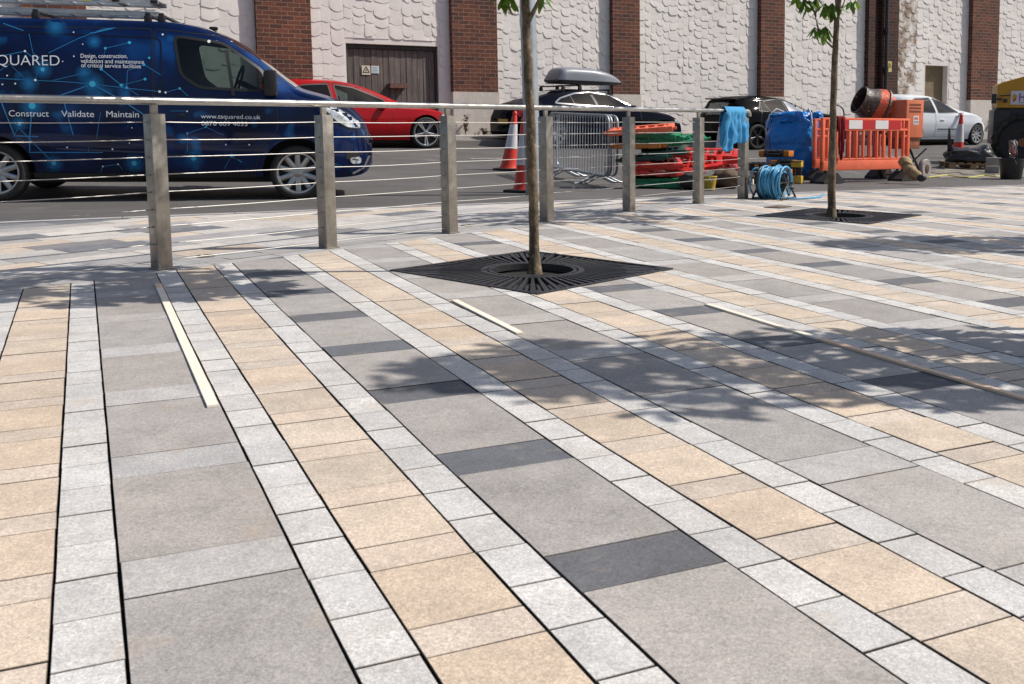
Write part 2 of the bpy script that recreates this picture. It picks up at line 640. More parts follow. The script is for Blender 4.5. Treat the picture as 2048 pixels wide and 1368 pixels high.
render_white = mat('painted_render', (.80, .74, .695), .7, vary=[(5, .93, 1.04), (.6, .95, 1.04), (40, .95, 1.05)], bump=(70, .25), bdist=.01,
                   stain=[(1.3, .70, .9, (.64, .57, .50))])
render_bare = mat('peeled_render', (.79, .73, .685), .75, stain=[(3.2, .42, .60, (.27, .19, .13))], vary=[(5, .9, 1.05)], bump=(40, .4), bdist=.012)
plinthm = mat('plinth_render', (.62, .56, .50), .8, vary=[(3, .88, 1.08), (18, .9, 1.08)], stain=[(2.5, .62, .8, (.42, .36, .30))], bump=(60, .3), bdist=.006)
woodm = mat('weathered_board', (.12, .098, .088), .8, vary=[(3, .55, 1.5, (14, 14, .35)), (16, .7, 1.4, (8, 8, .3)), (2, .75, 1.2)], bump=(18, .5, (6, 6, .4)), bdist=.008)

PIERS = [(48, 177), (515, 624), (905, 995), (1226, 1280), (1522, 1569), (1737, 1797), (1944, 1997), (2230, 2275)]
TOPZ = 6.6
bld = empty('warehouse', wall_xyz(0, 0, .9))
tag(bld, 'long warehouse wall with white painted stone panels between red brick piers', 'building')
def local(o):
    o.parent = bld
    o.matrix_parent_inverse = Matrix.Translation(bld.location).inverted()
    return o

S_PIER = [(wall_s(a, 100, .15), wall_s(b, 100, .15)) for a, b in PIERS]
PL_Z = wall_pt(952, 184, .17).z
def pave_z(s, n=0.):
    p = WA + WE * s + WN * n
    return tz(p.x, p.y) + .1 + (.12 + .009 * max(0, s)) * (1 - n / 1.5)
S0, S1 = S_PIER[0][0] - 6, S_PIER[-1][1] + 5
ds0, ds1 = wall_s(693.5, 150), wall_s(877, 150)
dz1 = wall_pt(693, 86).z
ns0, ns1 = wall_s(1850, 160), wall_s(1895, 160)
nz0, nz1 = wall_pt(1872, 204).z - .05, wall_pt(1872, 131).z
# body behind the panels, with real openings
local(wall_boxes('wall', [(S0, ds0, -6, 0, -.3, TOPZ), (ds0, ds1, -6, 0, dz1, TOPZ), (ds0, ds1, -6, -.16, -.3, dz1), (ds1, ns0, -6, 0, -.3, TOPZ),
                          (ns0, ns1, -6, 0, nz1, TOPZ), (ns0, ns1, -6, 0, -.3, nz0), (ns0, ns1, -6, -.2, nz0, nz1), (ns1, S1, -6, 0, -.3, TOPZ)], render_white, bld))
local(wall_boxes('infill_panel', [(ns0 + .005, ns1 - .005, -.198, -.17, nz0, nz1)], mat('brown_infill', (.20, .145, .085), .85, vary=[(6, .8, 1.15)]), bld))

def stone_scales(sa, sb, z0, z1, seed, holes=(), w_=.215, h_=.215, mat_=render_white):
    rng = random.Random(seed)
    mb = MB()
    s = sa
    while s < sb - .04:
        wd = w_ * rng.uniform(.75, 1.35)
        if sb - (s + wd) < .1: wd = sb - s
        z = z0 + rng.uniform(-.2, .0)
        big = rng.random() < .25
        while z < z1:
            hg = h_ * rng.uniform(.7, 1.35) * (1.2 if big else 1)
            # courses get flat and blocky near the ground
            low = sstep(PL_Z + .75, PL_Z + .15, z)
            a, b = s + rng.uniform(-.03, .012), s + wd + rng.uniform(-.012, .03)
            a = max(a, sa + .002); b = min(b, sb - .002)
            za, zb = z, z + hg
            skip = zb < z0 + .03
            for (h0, h1, v0, v1) in holes:
                if b > h0 - .03 and a < h1 + .03 and zb > v0 and za < v1 + .02: skip = True
            if not skip:
                dep = (rng.uniform(.009, .019) if rng.random() < .72 else rng.uniform(.003, .008)) * (1 - .3 * low)
                slant = rng.uniform(-.02, .055) * (1 if rng.random() < .8 else -1) * (1 - .7 * low)
                rnd = rng.uniform(.02, .075) * (1 - .7 * low)
                lean = rng.uniform(-.012, .012)
                tops = rng.uniform(.0, .0045)
                nu, nv = 7, 4
                def fn(u, v):
                    e = abs(2 * u - 1)
                    bottom = za + rnd * (e ** 3.2) - slant * (u - .5) + .008 * math.sin(u * 9 + s * 40)
                    zz = bottom + (zb + .015 - bottom) * v
                    d = dep * (1 - v * .9) ** .8 + tops
                    d *= 1 - .2 * max(0, (e - .86) / .14) ** 2
                    if v == 0: d *= .93
                    ss = a + (b - a) * u + lean * v
                    return wall_xyz(min(max(ss, sa), sb), d + .001, max(zz, z0 + .002))
                g0 = len(mb.v)
                mb.grid(nu, nv, fn)
                # skirt to the wall
                def ring(i, j): return g0 + j * (nu + 1) + i
                per = [ring(i, 0) for i in range(nu + 1)] + [ring(nu, j) for j in range(1, nv + 1)] + [ring(i, nv) for i in range(nu - 1, -1, -1)] + [ring(0, j) for j in range(nv - 1, 0, -1)]
                base = len(mb.v)
                for q in per:
                    p = Vector(mb.v[q]); nn = wall_n(p.x, p.y)
                    p2 = p - Vector((WN.x, WN.y, 0)) * (nn + .004)
                    mb.v.append(tuple(p2))
                k = len(per)
                for i in range(k):
                    j = (i + 1) % k
                    mb.f.append((per[i], per[j], base + j, base + i)); mb.c.append(None); mb.mi.append(0)
            z += hg
        s += wd
    return mb.build('stone_panel', mat_, bld, smooth=38)
edges_s = [(S0, S_PIER[0][0])] + [(S_PIER[i][1], S_PIER[i + 1][0]) for i in range(len(PIERS) - 1)] + [(S_PIER[-1][1], S1)]
for i, (a, b) in enumerate(edges_s):
    holes = []
    if a < ds0 < b: holes = [(ds0, ds1, -1, dz1 + .12)]
    if a < ns0 < b: holes = [(ns0, ns1, nz0 - .02, nz1 + .03)]
    if i == 0: a = b - 2.2
    if i == len(edges_s) - 1: b = a + 1.6
    big = i <= 2
    top = 4.6 if i < 4 else 5.7
    if i == 6:
        # the panel beside the drainpipe has lost paint along its edge
        c = a + .85
        local(stone_scales(a, c, pave_z(a) + .05, top, 60, [], .19, .19, render_bare))
        a = c
    if a < ds0 < b:
        for q, (a_, b_, lo_, sd_) in enumerate(((a, ds0 - .03, pave_z(a) + .05, 71), (ds0 - .03, ds1 + .03, dz1 + .11, 72), (ds1 + .03, b, pave_z(b) + .05, 73))):
            local(stone_scales(a_, b_, lo_, top, sd_, [], .25, .235))
        continue
    local(stone_scales(a, b, pave_z((a + b) / 2) + .05, top, 50 + i, holes, .25 if big else .19, .235 if big else .185))

for i, (a, b) in enumerate(S_PIER):
    base = pave_z((a + b) / 2) - .1
    if i == 5:
        sb_ = lambda x: wall_s(x, 100, .15)
        t_ = (.42, .42, .44)  # bricks of this pier tinted darker than the others
        pr = wall_boxes('brick_pier', [(a, sb_(1750), -.01, .15, base, TOPZ), (sb_(1750), sb_(1763), -.01, .03, base, TOPZ), (sb_(1763), b, -.01, .15, base, TOPZ)], brickm, bld, True, t_)
        pr['label'] = 'dark brick pier with a recess'
    else:
        pr = wall_boxes('brick_pier', [(a, b, -.01, .15, PL_Z, TOPZ)], brickm, bld, True)
        pl = wall_boxes('plinth', [(a - .015, b + .015, -.01, .172, base, PL_Z)], plinthm, None)
        pl.parent = pr
    local(pr)
# door
mb = MB()
nb = 15
for k in range(nb):
    a = ds0 + .05 + (ds1 - ds0 - .1) * k / nb; b = ds0 + .05 + (ds1 - ds0 - .1) * (k + 1) / nb - .008
    n0 = -.10 + (.006 if k % 3 == 1 else 0)
    mb.prism([(a, pave_z(ds0) - .05), (b, pave_z(ds0) - .05), (b, dz1 - .1), (a, dz1 - .1)], -.155, n0, lambda s_, z_, d: wall_xyz(s_, d, z_))
door = local(mb.build('wooden_door', woodm, bld))
fr = wall_boxes('door_frame', [(ds0 + .002, ds0 + .05, -.158, -.06, pave_z(ds0) - .05, dz1 - .002), (ds1 - .05, ds1 - .002, -.158, -.06, pave_z(ds0) - .05, dz1 - .002),
                               (ds0 + .05, ds1 - .05, -.158, -.06, dz1 - .09, dz1 - .002)], mat('old_frame', (.05, .042, .04), .8, vary=[(9, .7, 1.3)]), None)
fr.parent = door
def plate(name, x0, y0, x1, y1, n, m, parent, t=.004):
    s0, s1 = wall_s(x0, 150, n), wall_s(x1, 150, n)
    xm = (x0 + x1) / 2
    z1, z0 = wall_pt(xm, y0, n).z, wall_pt(xm, y1, n).z
    o = wall_boxes(name, [(s0, s1, n - t, n, z0, z1)], m, None)
    o.parent = parent
    return o, (s0, s1, z0, z1)
p1_, r_ = plate('warning_sign', 724, 131, 741, 149.5, -.085, mat('cream_plate', (.66, .60, .47), .5), door)
def warn_triangle(r_, n, parent):
    mb = MB(); s0, s1, z0, z1 = r_
    cx, w_, h_ = (s0 + s1) / 2, (s1 - s0), (z1 - z0)
    t = [(cx - .38 * w_, z0 + .25 * h_), (cx + .38 * w_, z0 + .25 * h_), (cx, z0 + .88 * h_)]
    for i in range(3):
        a, b = Vector(t[i]), Vector(t[(i + 1) % 3])
        d = (b - a).normalized(); q = Vector((-d.y, d.x)) * .008
        mb.prism([a - q, b - q, b + q, a + q], n + .001, n + .003 + i * .0003, lambda s_, z_, d_: wall_xyz(s_, d_, z_))
    bolt = [(cx + .05 * w_, z0 + .68 * h_), (cx - .1 * w_, z0 + .46 * h_), (cx, z0 + .47 * h_), (cx - .06 * w_, z0 + .3 * h_), (cx + .12 * w_, z0 + .52 * h_), (cx + .01 * w_, z0 + .52 * h_)]
    mb.prism(bolt, n + .001, n + .003, lambda s_, z_, d_: wall_xyz(s_, d_, z_))
    o = mb.build('warning_symbol', mat('sign_black', (.02, .018, .016), .5), parent)
    return o
warn_triangle(r_, -.085, p1_).matrix_parent_inverse = p1_.matrix_world.inverted()
p2_, r2_ = plate('notice', 743, 131.5, 758.5, 147, -.085, mat('pale_plate', (.58, .66, .70), .5), door)
mb = MB()
for k in range(5):
    zz = r2_[3] - .03 - k * .03
    mb.prism([(r2_[0] + .02, zz), (r2_[1] - .02 - .02 * (k % 2), zz), (r2_[1] - .02 - .02 * (k % 2), zz - .008), (r2_[0] + .02, zz - .008)], -.084, -.082, lambda s_, z_, d_: wall_xyz(s_, d_, z_))
mb.build('notice_lines', mat('notice_grey', (.33, .40, .44), .6), p2_)
plate('repair_board', 742, 125, 758, 130.5, -.088, mat('rust_board', (.16, .08, .045), .8), door)
lb, lr = plate('latch_beam', 780, 166.5, 815, 176, .10, mat('rust_beam', (.13, .065, .05), .75, vary=[(14, .7, 1.3)]), door, t=.2)
# drainpipe and its sign
dps = wall_s(1773, 100, .22)
mb = MB()
mb.tube([wall_xyz(dps, .22, .6), wall_xyz(dps, .22, TOPZ)], .05, 12)
for z_ in (1.7, 2.55, 3.6, 4.6): mb.tube([wall_xyz(dps, .22, z_), wall_xyz(dps, .22, z_ + .12)], .066, 12)
local(mb.build('drainpipe', mat('iron_pipe', (.022, .020, .022), .45, vary=[(8, .7, 1.5)]), bld, smooth=40))
ps, pr_ = plate('warning_sign', 1774.5, 122.5, 1783, 144, .155, mat('yellow_plate', (.62, .50, .17), .5), bld)
ps.matrix_parent_inverse = Matrix.Translation(bld.location).inverted()
s0_, s1_, z0_, z1_ = pr_
warn_triangle((s0_, s1_, z0_ + .08, z1_ - .02), .155, ps)

# pavement along the wall
mb = MB()
ss = [S0 + (S1 - S0) * k / 60 for k in range(61)]
prof = [(1.5, -.13), (1.5, 0), (1.37, .002), (1.36, -.006), (1.0, 0), (.5, 0), (.02, 0)]
vs = []
for s_ in ss:
    for (n_, dz) in prof: vs.append(wall_xyz(s_, n_, pave_z(s_, n_) + dz))
k_ = len(prof)
mb.add(vs, [(i * k_ + j, i * k_ + j + 1, (i + 1) * k_ + j + 1, (i + 1) * k_ + j) for i in range(60) for j in range(k_ - 1)])
tag(mb.build('pavement', mat('far_pavement', (.20, .185, .17), .9, vary=[(1.5, .8, 1.15), (40, .85, 1.15)], bump=(120, .3), bdist=.004), smooth=40), kind='structure')

# dry weeds at the foot of the wall
def weed(x, y, h, label, seed, spread=.12):
    rng = random.Random(seed)
    p = wall_pt(x, y, .28)
    s_ = (Vector((p.x, p.y)) - WA).dot(WE)
    p.z = pave_z(s_, .28)
    mb = MB()
    for k in range(16):
        a = rng.uniform(0, 6.28); q = rng.uniform(.2, 1)
        d = Vector((math.cos(a), math.sin(a), 0)) * spread * q
        hh = h * rng.uniform(.4, 1.1)
        pts = [p + d * .25 * t + d * .75 * t * t + Vector((0, 0, hh * t)) for t in (0, .35, .7, 1)]
        mb.tube(pts, [.005, .004, .003, .0015], 5)
        for j in range(5):
            t = rng.uniform(.3, 1); c = p + d * (.25 * t + .75 * t * t) + Vector((0, 0, hh * t))
            e = Vector((rng.uniform(-1, 1), rng.uniform(-1, 1), rng.uniform(-.2, .8))).normalized() * rng.uniform(.04, .09)
            f = e.cross(Vector((rng.uniform(-1, 1), rng.uniform(-1, 1), 1))).normalized() * .016
            mb.add([c, c + e * .5 + f, c + e, c + e * .5 - f], [(0, 1, 2, 3)])
    o = mb.build('weed', mat('weed_' + ('green' if seed == 4 else 'dry'), (.10, .12, .03) if seed == 4 else (.14, .085, .045), .8, vary=[(30, .6, 1.4)]))
    tag(o, label, 'weed', 'weeds at the wall foot')
weed(931, 262, .42, 'tall dry brown weed against the pier plinth right of the wooden door', 1, .09)
weed(968, 266, .16, 'low dry brown weed under the middle of the pier plinth near the door', 2)
weed(986, 266, .18, 'low dry brown weed at the plinth corner behind the dark saloon', 3)
weed(1984, 252, .35, 'green and brown weed by the plinth in front of the white car', 4, .16)

# ------------------------------------------------------------------ cable railing
steel = mat('brushed_steel', (.47, .455, .43), .36, 1.0, vary=[(2.2, .82, 1.08), (60, .9, 1.08, (1, 1, .05))], rvary=(9, .22, .5))
steelp = mat('steel_post', (.355, .32, .28), .36, .92, vary=[(5, .72, 1.12), (24, .85, 1.1), (90, .9, 1.1, (1, 1, .06))], rvary=(14, .3, .62), stain=[(17, .68, .82, (.62, .60, .57))])
rail_root = empty('cable_railing', (P1.x, P1.y, plaza_z(P1.x, P1.y)))
tag(rail_root, 'stainless steel railing with square posts, tubular handrail and thin horizontal cables', 'railing')
def to_root(o, root):
    o.parent = root
    o.matrix_parent_inverse = root.matrix_world.inverted() if root.matrix_world != Matrix.Identity(4) else Matrix.Translation(root.location).inverted()
    return o
FPOS = [-2.27, -1.135, 0, 1.138, 2.231, 3.329, 4.482, 5.671, 6.574]
def rail_pt(f, h, lat=0.0):
    p = P1 + FD * f + FN * lat
    # the rail runs straight between its ends
    za = plaza_z(P1.x, P1.y); zb = plaza_z(P7.x, P7.y)
    return Vector((p.x, p.y, za + (zb - za) * f / 6.574 + h))
rot = Matrix.Rotation(math.pi / 2 - FAZ, 3, 'Z')
inv = Matrix.Translation(rail_root.location).inverted()
for f in FPOS:
    p = P1 + FD * f
    zb = plaza_z(p.x, p.y)
    top = rail_pt(f, .846).z
    mb = MB()
    mb.bbox((p.x, p.y, (zb - .02 + top) / 2), (.084, .084, top - zb + .02), .003, rot)
    o = mb.build('post', steelp, rail_root, smooth=35); o.matrix_parent_inverse = inv
    mb = MB()
    q = rail_pt(f, .846); q2 = rail_pt(f, .898)
    mb.bbox((q.x, q.y, (q.z + q2.z) / 2), (.040, .018, q2.z - q.z), .002, rot)
    br = mb.build('bracket', steelp, o, smooth=35)
    mb = MB()
    mb.bbox((p.x, p.y, zb + .003), (.105, .105, .008), .003, rot)
    br = mb.build('base_plate', steelp, o, smooth=35)
mb = MB()
pts = [rail_pt(-3.2 + .4 * k, .916) for k in range(25)]
e = 6.574 + .10
pts = [q for q in pts if True][:24] + [rail_pt(e - .02, .916), rail_pt(e + .012, .911), rail_pt(e + .030, .893), rail_pt(e + .034, .862)]
pts = [rail_pt(-3.2, .916), rail_pt(.9, .917), rail_pt(3.3, .9155), rail_pt(5.6, .916)] + pts[24:]
mb.tube(pts, .0205, 18)
o = mb.build('handrail', steel, rail_root, smooth=50); o.matrix_parent_inverse = inv
mb = MB(); mb.tube([rail_pt(1.245, .917), rail_pt(1.25, .917)], .0216, 18)
o = mb.build('rail_joint', steel, rail_root, smooth=50); o.matrix_parent_inverse = inv
rng = random.Random(5)
for h in (.803, .708, .613, .518, .423, .327, .233, .138, .044):
    mb = MB()
    pts = []
    for a, b in zip(FPOS[:-1], FPOS[1:]):
        sag = rng.uniform(.0015, .007)
        for t in (0, .25, .5, .75): pts.append(rail_pt(a + (b - a) * t, h - sag * 4 * t * (1 - t)))
    pts.append(rail_pt(FPOS[-1], h))
    mb.tube(pts, .0027, 7)
    for f in FPOS[:-1]:
        mb.tube([rail_pt(f - .0455, h), rail_pt(f + .0455, h)], .0065, 8)
    mb.tube([rail_pt(6.574 - .115, h), rail_pt(6.574 - .05, h)], .0055, 8)
    mb.tube([rail_pt(6.574 - .056, h), rail_pt(6.574 - .041, h)], .012, 10)
    o = mb.build('cable', mat('cable_wire', (.40, .385, .365), .5, .7), rail_root, smooth=50); o.matrix_parent_inverse = inv

# ------------------------------------------------------------------ tree grates and trees
iron = mat('cast_iron', (.034, .033, .036), .48, .25, vary=[(40, .7, 1.4)])
def plane_mat(x, y, az=None, lift=0.):
    e = .3
    nx = (plaza_z(x + e, y) - plaza_z(x - e, y)) / (2 * e); ny = (plaza_z(x, y + e) - plaza_z(x, y - e)) / (2 * e)
    nrm = Vector((-nx, -ny, 1)).normalized()
    fx = Vector((math.sin(az), math.cos(az), 0)); fx = (fx - nrm * fx.dot(nrm)).normalized()
    fy = nrm.cross(fx)
    m = Matrix((fx, fy, nrm)).transposed().to_4x4(); m.translation = Vector((x, y, plaza_z(x, y) + lift))
    return m
def grate(x, y, side, az, label):
    M = plane_mat(x, y, az, -.010)
    root = empty('tree_grate', mat=M)
    tag(root, label, 'tree grate', 'square iron tree grates')
    h = side / 2
    mb = MB()
    r0, r1, r2 = .225, .262, .285
    T = .014
    # concentric rings
    def ringm(a, b):
        n = 64
        vs = []
        for k in range(n):
            an = 2 * math.pi * k / n; c, s_ = math.cos(an), math.sin(an)
            vs += [Vector((a * c, a * s_, T)), Vector((b * c, b * s_, T)), Vector((a * c, a * s_, -.02)), Vector((b * c, b * s_, -.02))]
        fs = []
        for k in range(n):
            i, j = 4 * k, 4 * ((k + 1) % n)
            fs += [(i, i + 1, j + 1, j), (i + 2, i, j, j + 2), (i + 1, i + 3, j + 3, j + 1)]
        mb.add(vs, fs)
    ringm(r0, r0 + .018); ringm(r1 - .008, r2)
    for k in range(24):
        an = 2 * math.pi * (k + .5) / 24
        d = Vector((math.cos(an), math.sin(an), 0)); q = Vector((-d.y, d.x, 0)) * .006
        mb.add([d * (r0 + .016) + q, d * (r0 + .016) - q, d * r1 - q, d * r1 + q] , [(0, 1, 2, 3)])
        for i in range(4): v = mb.v[-4 + i]; mb.v[-4 + i] = (v[0], v[1], T - .001)
    # frame
    f = .022
    for (cx, cy, sx, sy) in ((0, h - f / 2, side, f), (0, -h + f / 2, side, f), (h - f / 2, 0, f, side - 2 * f), (-h + f / 2, 0, f, side - 2 * f)):
        mb.bbox((cx, cy, T / 2), (sx, sy, T + .006), .002)
    # radial bars
    n = 62
    for k in range(n):
        an = 2 * math.pi * (k + .5) / n
        d = Vector((math.cos(an), math.sin(an), 0)); q = Vector((-d.y, d.x, 0))
        far = (h - f * .6) / max(abs(d.x), abs(d.y))
        a = r2 - .004
        w0, w1 = .0062, .0062 + (far - a) * .021
        mb.add([d * a + q * w0, d * a - q * w0, d * far - q * w1, d * far + q * w1] + [d * a + q * w0 - Vector((0, 0, .02)), d * a - q * w0 - Vector((0, 0, .02)), d * far - q * w1 - Vector((0, 0, .02)), d * far + q * w1 - Vector((0, 0, .02))],
               [(0, 1, 2, 3), (4, 0, 3, 7), (1, 5, 6, 2), (0, 4, 5, 1)])
        for i in range(8):
            v = mb.v[-8 + i]; mb.v[-8 + i] = (v[0], v[1], v[2] + T - .0015)
        # extra bars in the wide corners
        an2 = an + math.pi / n
        d2 = Vector((math.cos(an2), math.sin(an2), 0)); far2 = (h - f * .6) / max(abs(d2.x), abs(d2.y))
        if far2 > h * 1.12:
            q2 = Vector((-d2.y, d2.x, 0)) * .0075
            st = d2 * (h * .93)
            mb.add([p + Vector((0, 0, T - .003)) for p in (st + q2, st - q2, d2 * far2 - q2, d2 * far2 + q2)] + [p + Vector((0, 0, -.003)) for p in (st + q2, st - q2, d2 * far2 - q2, d2 * far2 + q2)],
                   [(0, 1, 2, 3), (4, 0, 3, 7), (1, 5, 6, 2), (0, 4, 5, 1)])
    for a in range(4):
        an = math.pi / 4 + a * math.pi / 2
        c = Vector((math.cos(an), math.sin(an), 0)) * (h * 1.414 - .075)
        mb.lathe([(.0, T + .002), (.03, T + .002), (.032, 0)], 12, Matrix.Translation(c), caps=False)
    mb.build('grating', iron, root)
    mb = MB()
    hh = h - .004
    mb.grid(16, 16, lambda u, v: Vector((-hh + 2 * hh * u, -hh + 2 * hh * v, -.033)))
    mb.build('soil', mat('pit_soil_shade', (.012, .010, .008), .95, vary=[(60, .3, 2.2)]), root)  # soil near black, painting in the shade of a deeper pit
    # dead leaves and litter in the opening
    mb = MB(); rr = random.Random(int(x * 100))
    for k in range(14):
        an = rr.uniform(0, 6.28); q = rr.uniform(.05, .21)
        c = Vector((q * math.cos(an), q * math.sin(an), -.029)); a2 = rr.uniform(0, 6.28)
        e = Vector((math.cos(a2), math.sin(a2), rr.uniform(-.2, .3))) * rr.uniform(.008, .02); g = Vector((-e.y, e.x, .002)) * .5
        mb.add([c, c + e * .5 + g, c + e, c + e * .5 - g], [(0, 1, 2, 3)])
    lit = mb.build('leaf_litter', mat('litter', (.16, .085, .04), .8, vary=[(30, .5, 1.5)]), root); lit['kind'] = 'stuff'
    return root
G1 = Vector((-.105, 5.44)); G2 = Vector((2.47, 8.55))
grate(G1.x, G1.y, 1.10, FAZ + .05, 'large square black cast iron tree grate nearest the camera, around a trunk')
grate(G2.x, G2.y, 1.02, FAZ + .06, 'square black cast iron tree grate beyond the railing end near the hose reel')

bark = mat('bark', (.125, .09, .055), .85, vary=[(26, .4, 1.7, (1, 1, .5)), (9, .6, 1.4), (70, .7, 1.3)], stain=[(42, .58, .72, (.36, .30, .20), (1, 1, .6)), (13, .64, .76, (.05, .045, .02))], bump=(55, .8, (1, 1, .45)), bdist=.008)
leafm = mat('leaf', (.075, .14, .028), .42, attr=True, vary=[(40, .8, 1.2)])
leafm.node_tree.nodes['Principled BSDF'].inputs['Subsurface Weight'].default_value = 0.0
def add_translucency():
    nt = leafm.node_tree; N = nt.nodes; L = nt.links
    b = N['Principled BSDF']; out = [n for n in N if n.type == 'OUTPUT_MATERIAL'][0]
    tr = N.new('ShaderNodeBsdfTranslucent')
    a = [n for n in N if n.type == 'ATTRIBUTE'][0]
    mx = N.new('ShaderNodeMixShader'); mx.inputs[0].default_value = .35
    g = N.new('ShaderNodeMix'); g.data_type = 'RGBA'; g.blend_type = 'MULTIPLY'; g.inputs['Factor'].default_value = 1
    L.new(a.outputs['Color'], g.inputs[6]); g.inputs[7].default_value = (1.7, 1.9, .7, 1)
    L.new(g.outputs[2], tr.inputs['Color'])
    L.new(b.outputs[0], mx.inputs[1]); L.new(tr.outputs[0], mx.inputs[2]); L.new(mx.outputs[0], out.inputs[0])
add_translucency()

def leaflet(mb, base, d, L_, W_, nrm, col):
    side = d.cross(nrm).normalized()
    nn = side.cross(d).normalized()
    droop = Vector((0, 0, -1))
    def P(t, w, k):
        return base + d * (L_ * t) + side * (W_ * w) + nn * (-.10 * L_ * abs(w) * 2) + droop * (L_ * .28 * t * t)
    mid = [P(0, 0, 0), P(.35, 0, 0), P(.7, 0, 0), P(1, 0, 0)]
    l1, l2, r1, r2 = P(.32, .36, 0), P(.66, .5, 0), P(.32, -.36, 0), P(.66, -.5, 0)
    l3, r3 = P(.88, .26, 0), P(.88, -.26, 0)
    mb.add(mid + [l1, l2, l3, r1, r2, r3], [(0, 4, 1), (1, 4, 5, 2), (2, 5, 6, 3), (0, 1, 7), (1, 2, 8, 7), (2, 3, 9, 8)], col)
def leaf_cluster(mb, p, d, size, rng, n=6):
    """a palmate leaf: leaflets fanned round the end of a stalk, hanging"""
    d = d.normalized()
    a = d.orthogonal().normalized(); b = d.cross(a)
    g = rng.uniform(.7, 1.3)
    for k in range(n):
        an = 2 * math.pi * (k + rng.uniform(-.2, .2)) / n
        e = (d * .35 + (a * math.cos(an) + b * math.sin(an)) * .8 + Vector((0, 0, -.45))).normalized()
        c = (.10 * g * rng.uniform(.8, 1.3), .175 * g * rng.uniform(.85, 1.2), .026 * g)
        leaflet(mb, p, e, size * rng.uniform(.8, 1.15), size * .42, Vector((0, 0, 1)) + d * .2 + Vector((rng.uniform(-.3, .3), rng.uniform(-.3, .3), 0)), c)

def tree(x, y, trunk, r0, r1, limbs, crown, label, seed, group, extra=(), leaf=.13):
    """trunk: list of points relative to the base; limbs: (start height, dir, length, r); crown: (z0, z1, radius, count)"""
    rng = random.Random(seed)
    zb = plaza_z(x, y)
    root = empty('tree', (x, y, zb))
    tag(root, label, 'tree', group)
    mb = MB()
    pts = []
    n = len(trunk)
    fine = []
    for i in range(n - 1):
        for t in (0, .25, .5, .75):
            a, b = Vector(trunk[i]), Vector(trunk[i + 1])
            fine.append(a + (b - a) * t)
    fine.append(Vector(trunk[-1]))
    H = trunk[-1][2]
    rs = []
    for i, p in enumerate(fine):
        p.x += rng.uniform(-.003, .003); p.y += rng.uniform(-.003, .003)
        k = p.z / H
        rs.append((r0 + (r1 - r0) * k) * rng.uniform(.94, 1.07) + (.012 * max(0, 1 - p.z / .08) if p.z < .08 else 0))
    mb.tube(fine, rs, 14)
    def trunk_at(h):
        for i in range(n - 1):
            a, b = Vector(trunk[i]), Vector(trunk[i + 1])
            if a.z <= h <= b.z: return a + (b - a) * ((h - a.z) / (b.z - a.z))
        return Vector(trunk[-1])
    tips = []
    for (h, d, L_, r) in limbs:
        s = trunk_at(h); d = Vector(d).normalized()
        side = d.orthogonal().normalized() * rng.uniform(-.08, .08)
        lp = [s + d * (L_ * t) + side * math.sin(t * 3.14) * L_ + Vector((0, 0, .12 * L_ * t * t)) for t in (0, .25, .5, .75, 1)]
        mb.tube(lp, [r * (1 - .7 * t) for t in (0, .25, .5, .75, 1)], 7)
        tips += lp[1:]
        for t in range(2, 5):
            if rng.random() < .8 and r > .006:
                e = (d + Vector((rng.uniform(-1, 1), rng.uniform(-1, 1), rng.uniform(-.2, .9)))).normalized()
                q = lp[t]; l2 = L_ * rng.uniform(.3, .55)
                mb.tube([q, q + e * l2 * .5, q + e * l2 + Vector((0, 0, .03))], [r * .4, r * .3, r * .15], 5)
                tips += [q + e * l2 * .5, q + e * l2]
    mb.build('trunk', bark, root, smooth=50)
    lb = MB()
    z0, z1, rad, cnt = crown[:4]
    off = Vector(crown[4]) if len(crown) > 4 else Vector((0, 0, 0))
    cands = [t for t in tips if t.z > z0]
    tw = MB()
    for k in range(cnt):
        hz = rng.random()
        z = z0 + (z1 - z0) * hz
        rr = rad * (math.sin(math.pi * min(.97, hz * .82 + .16))) ** .6 * math.sqrt(rng.random())
        an = rng.uniform(0, 6.28)
        c = trunk_at(min(z, H)) + Vector((rr * math.cos(an), rr * math.sin(an), 0)); c.z = z
        c += off
        far_ = trunk_at(min(z, H)) + off
        if cands:
            near = min(cands, key=lambda q: (q - c).length)
            if (near - c).length > .34: c = near + (c - near) * (.34 / (near - c).length) * rng.uniform(.8, 1.5)
            if math.hypot(c.x - far_.x, c.y - far_.y) > rad * 1.2: continue
            if rng.random() < .55: tw.tube([near, (near + c) / 2 + Vector((0, 0, .02)), c], [.004, .003, .002], 4, cap=False)
        leaf_cluster(lb, c, Vector((math.cos(an), math.sin(an), rng.uniform(.0, .8))), leaf * rng.uniform(.75, 1.25), rng, rng.choice((5, 6, 7)))
    for (p, d, s, nn, stem) in extra:
        p = Vector(p)
        leaf_cluster(lb, p, Vector(d), s, rng, nn)
        if stem:
            q = Vector(stem); tw.tube([q, (q + p) / 2 + Vector((0, 0, .01)), p], [.006, .0045, .003], 5)
    lb.build('crown', leafm, root)
    if tw.v: tw.build('twigs', bark, root)['kind'] = 'stuff'
    return root
def px_on(x, y, d, base):
    p = at_d(x, y, d); return (p.x - base[0], p.y - base[1], p.z - base[2])
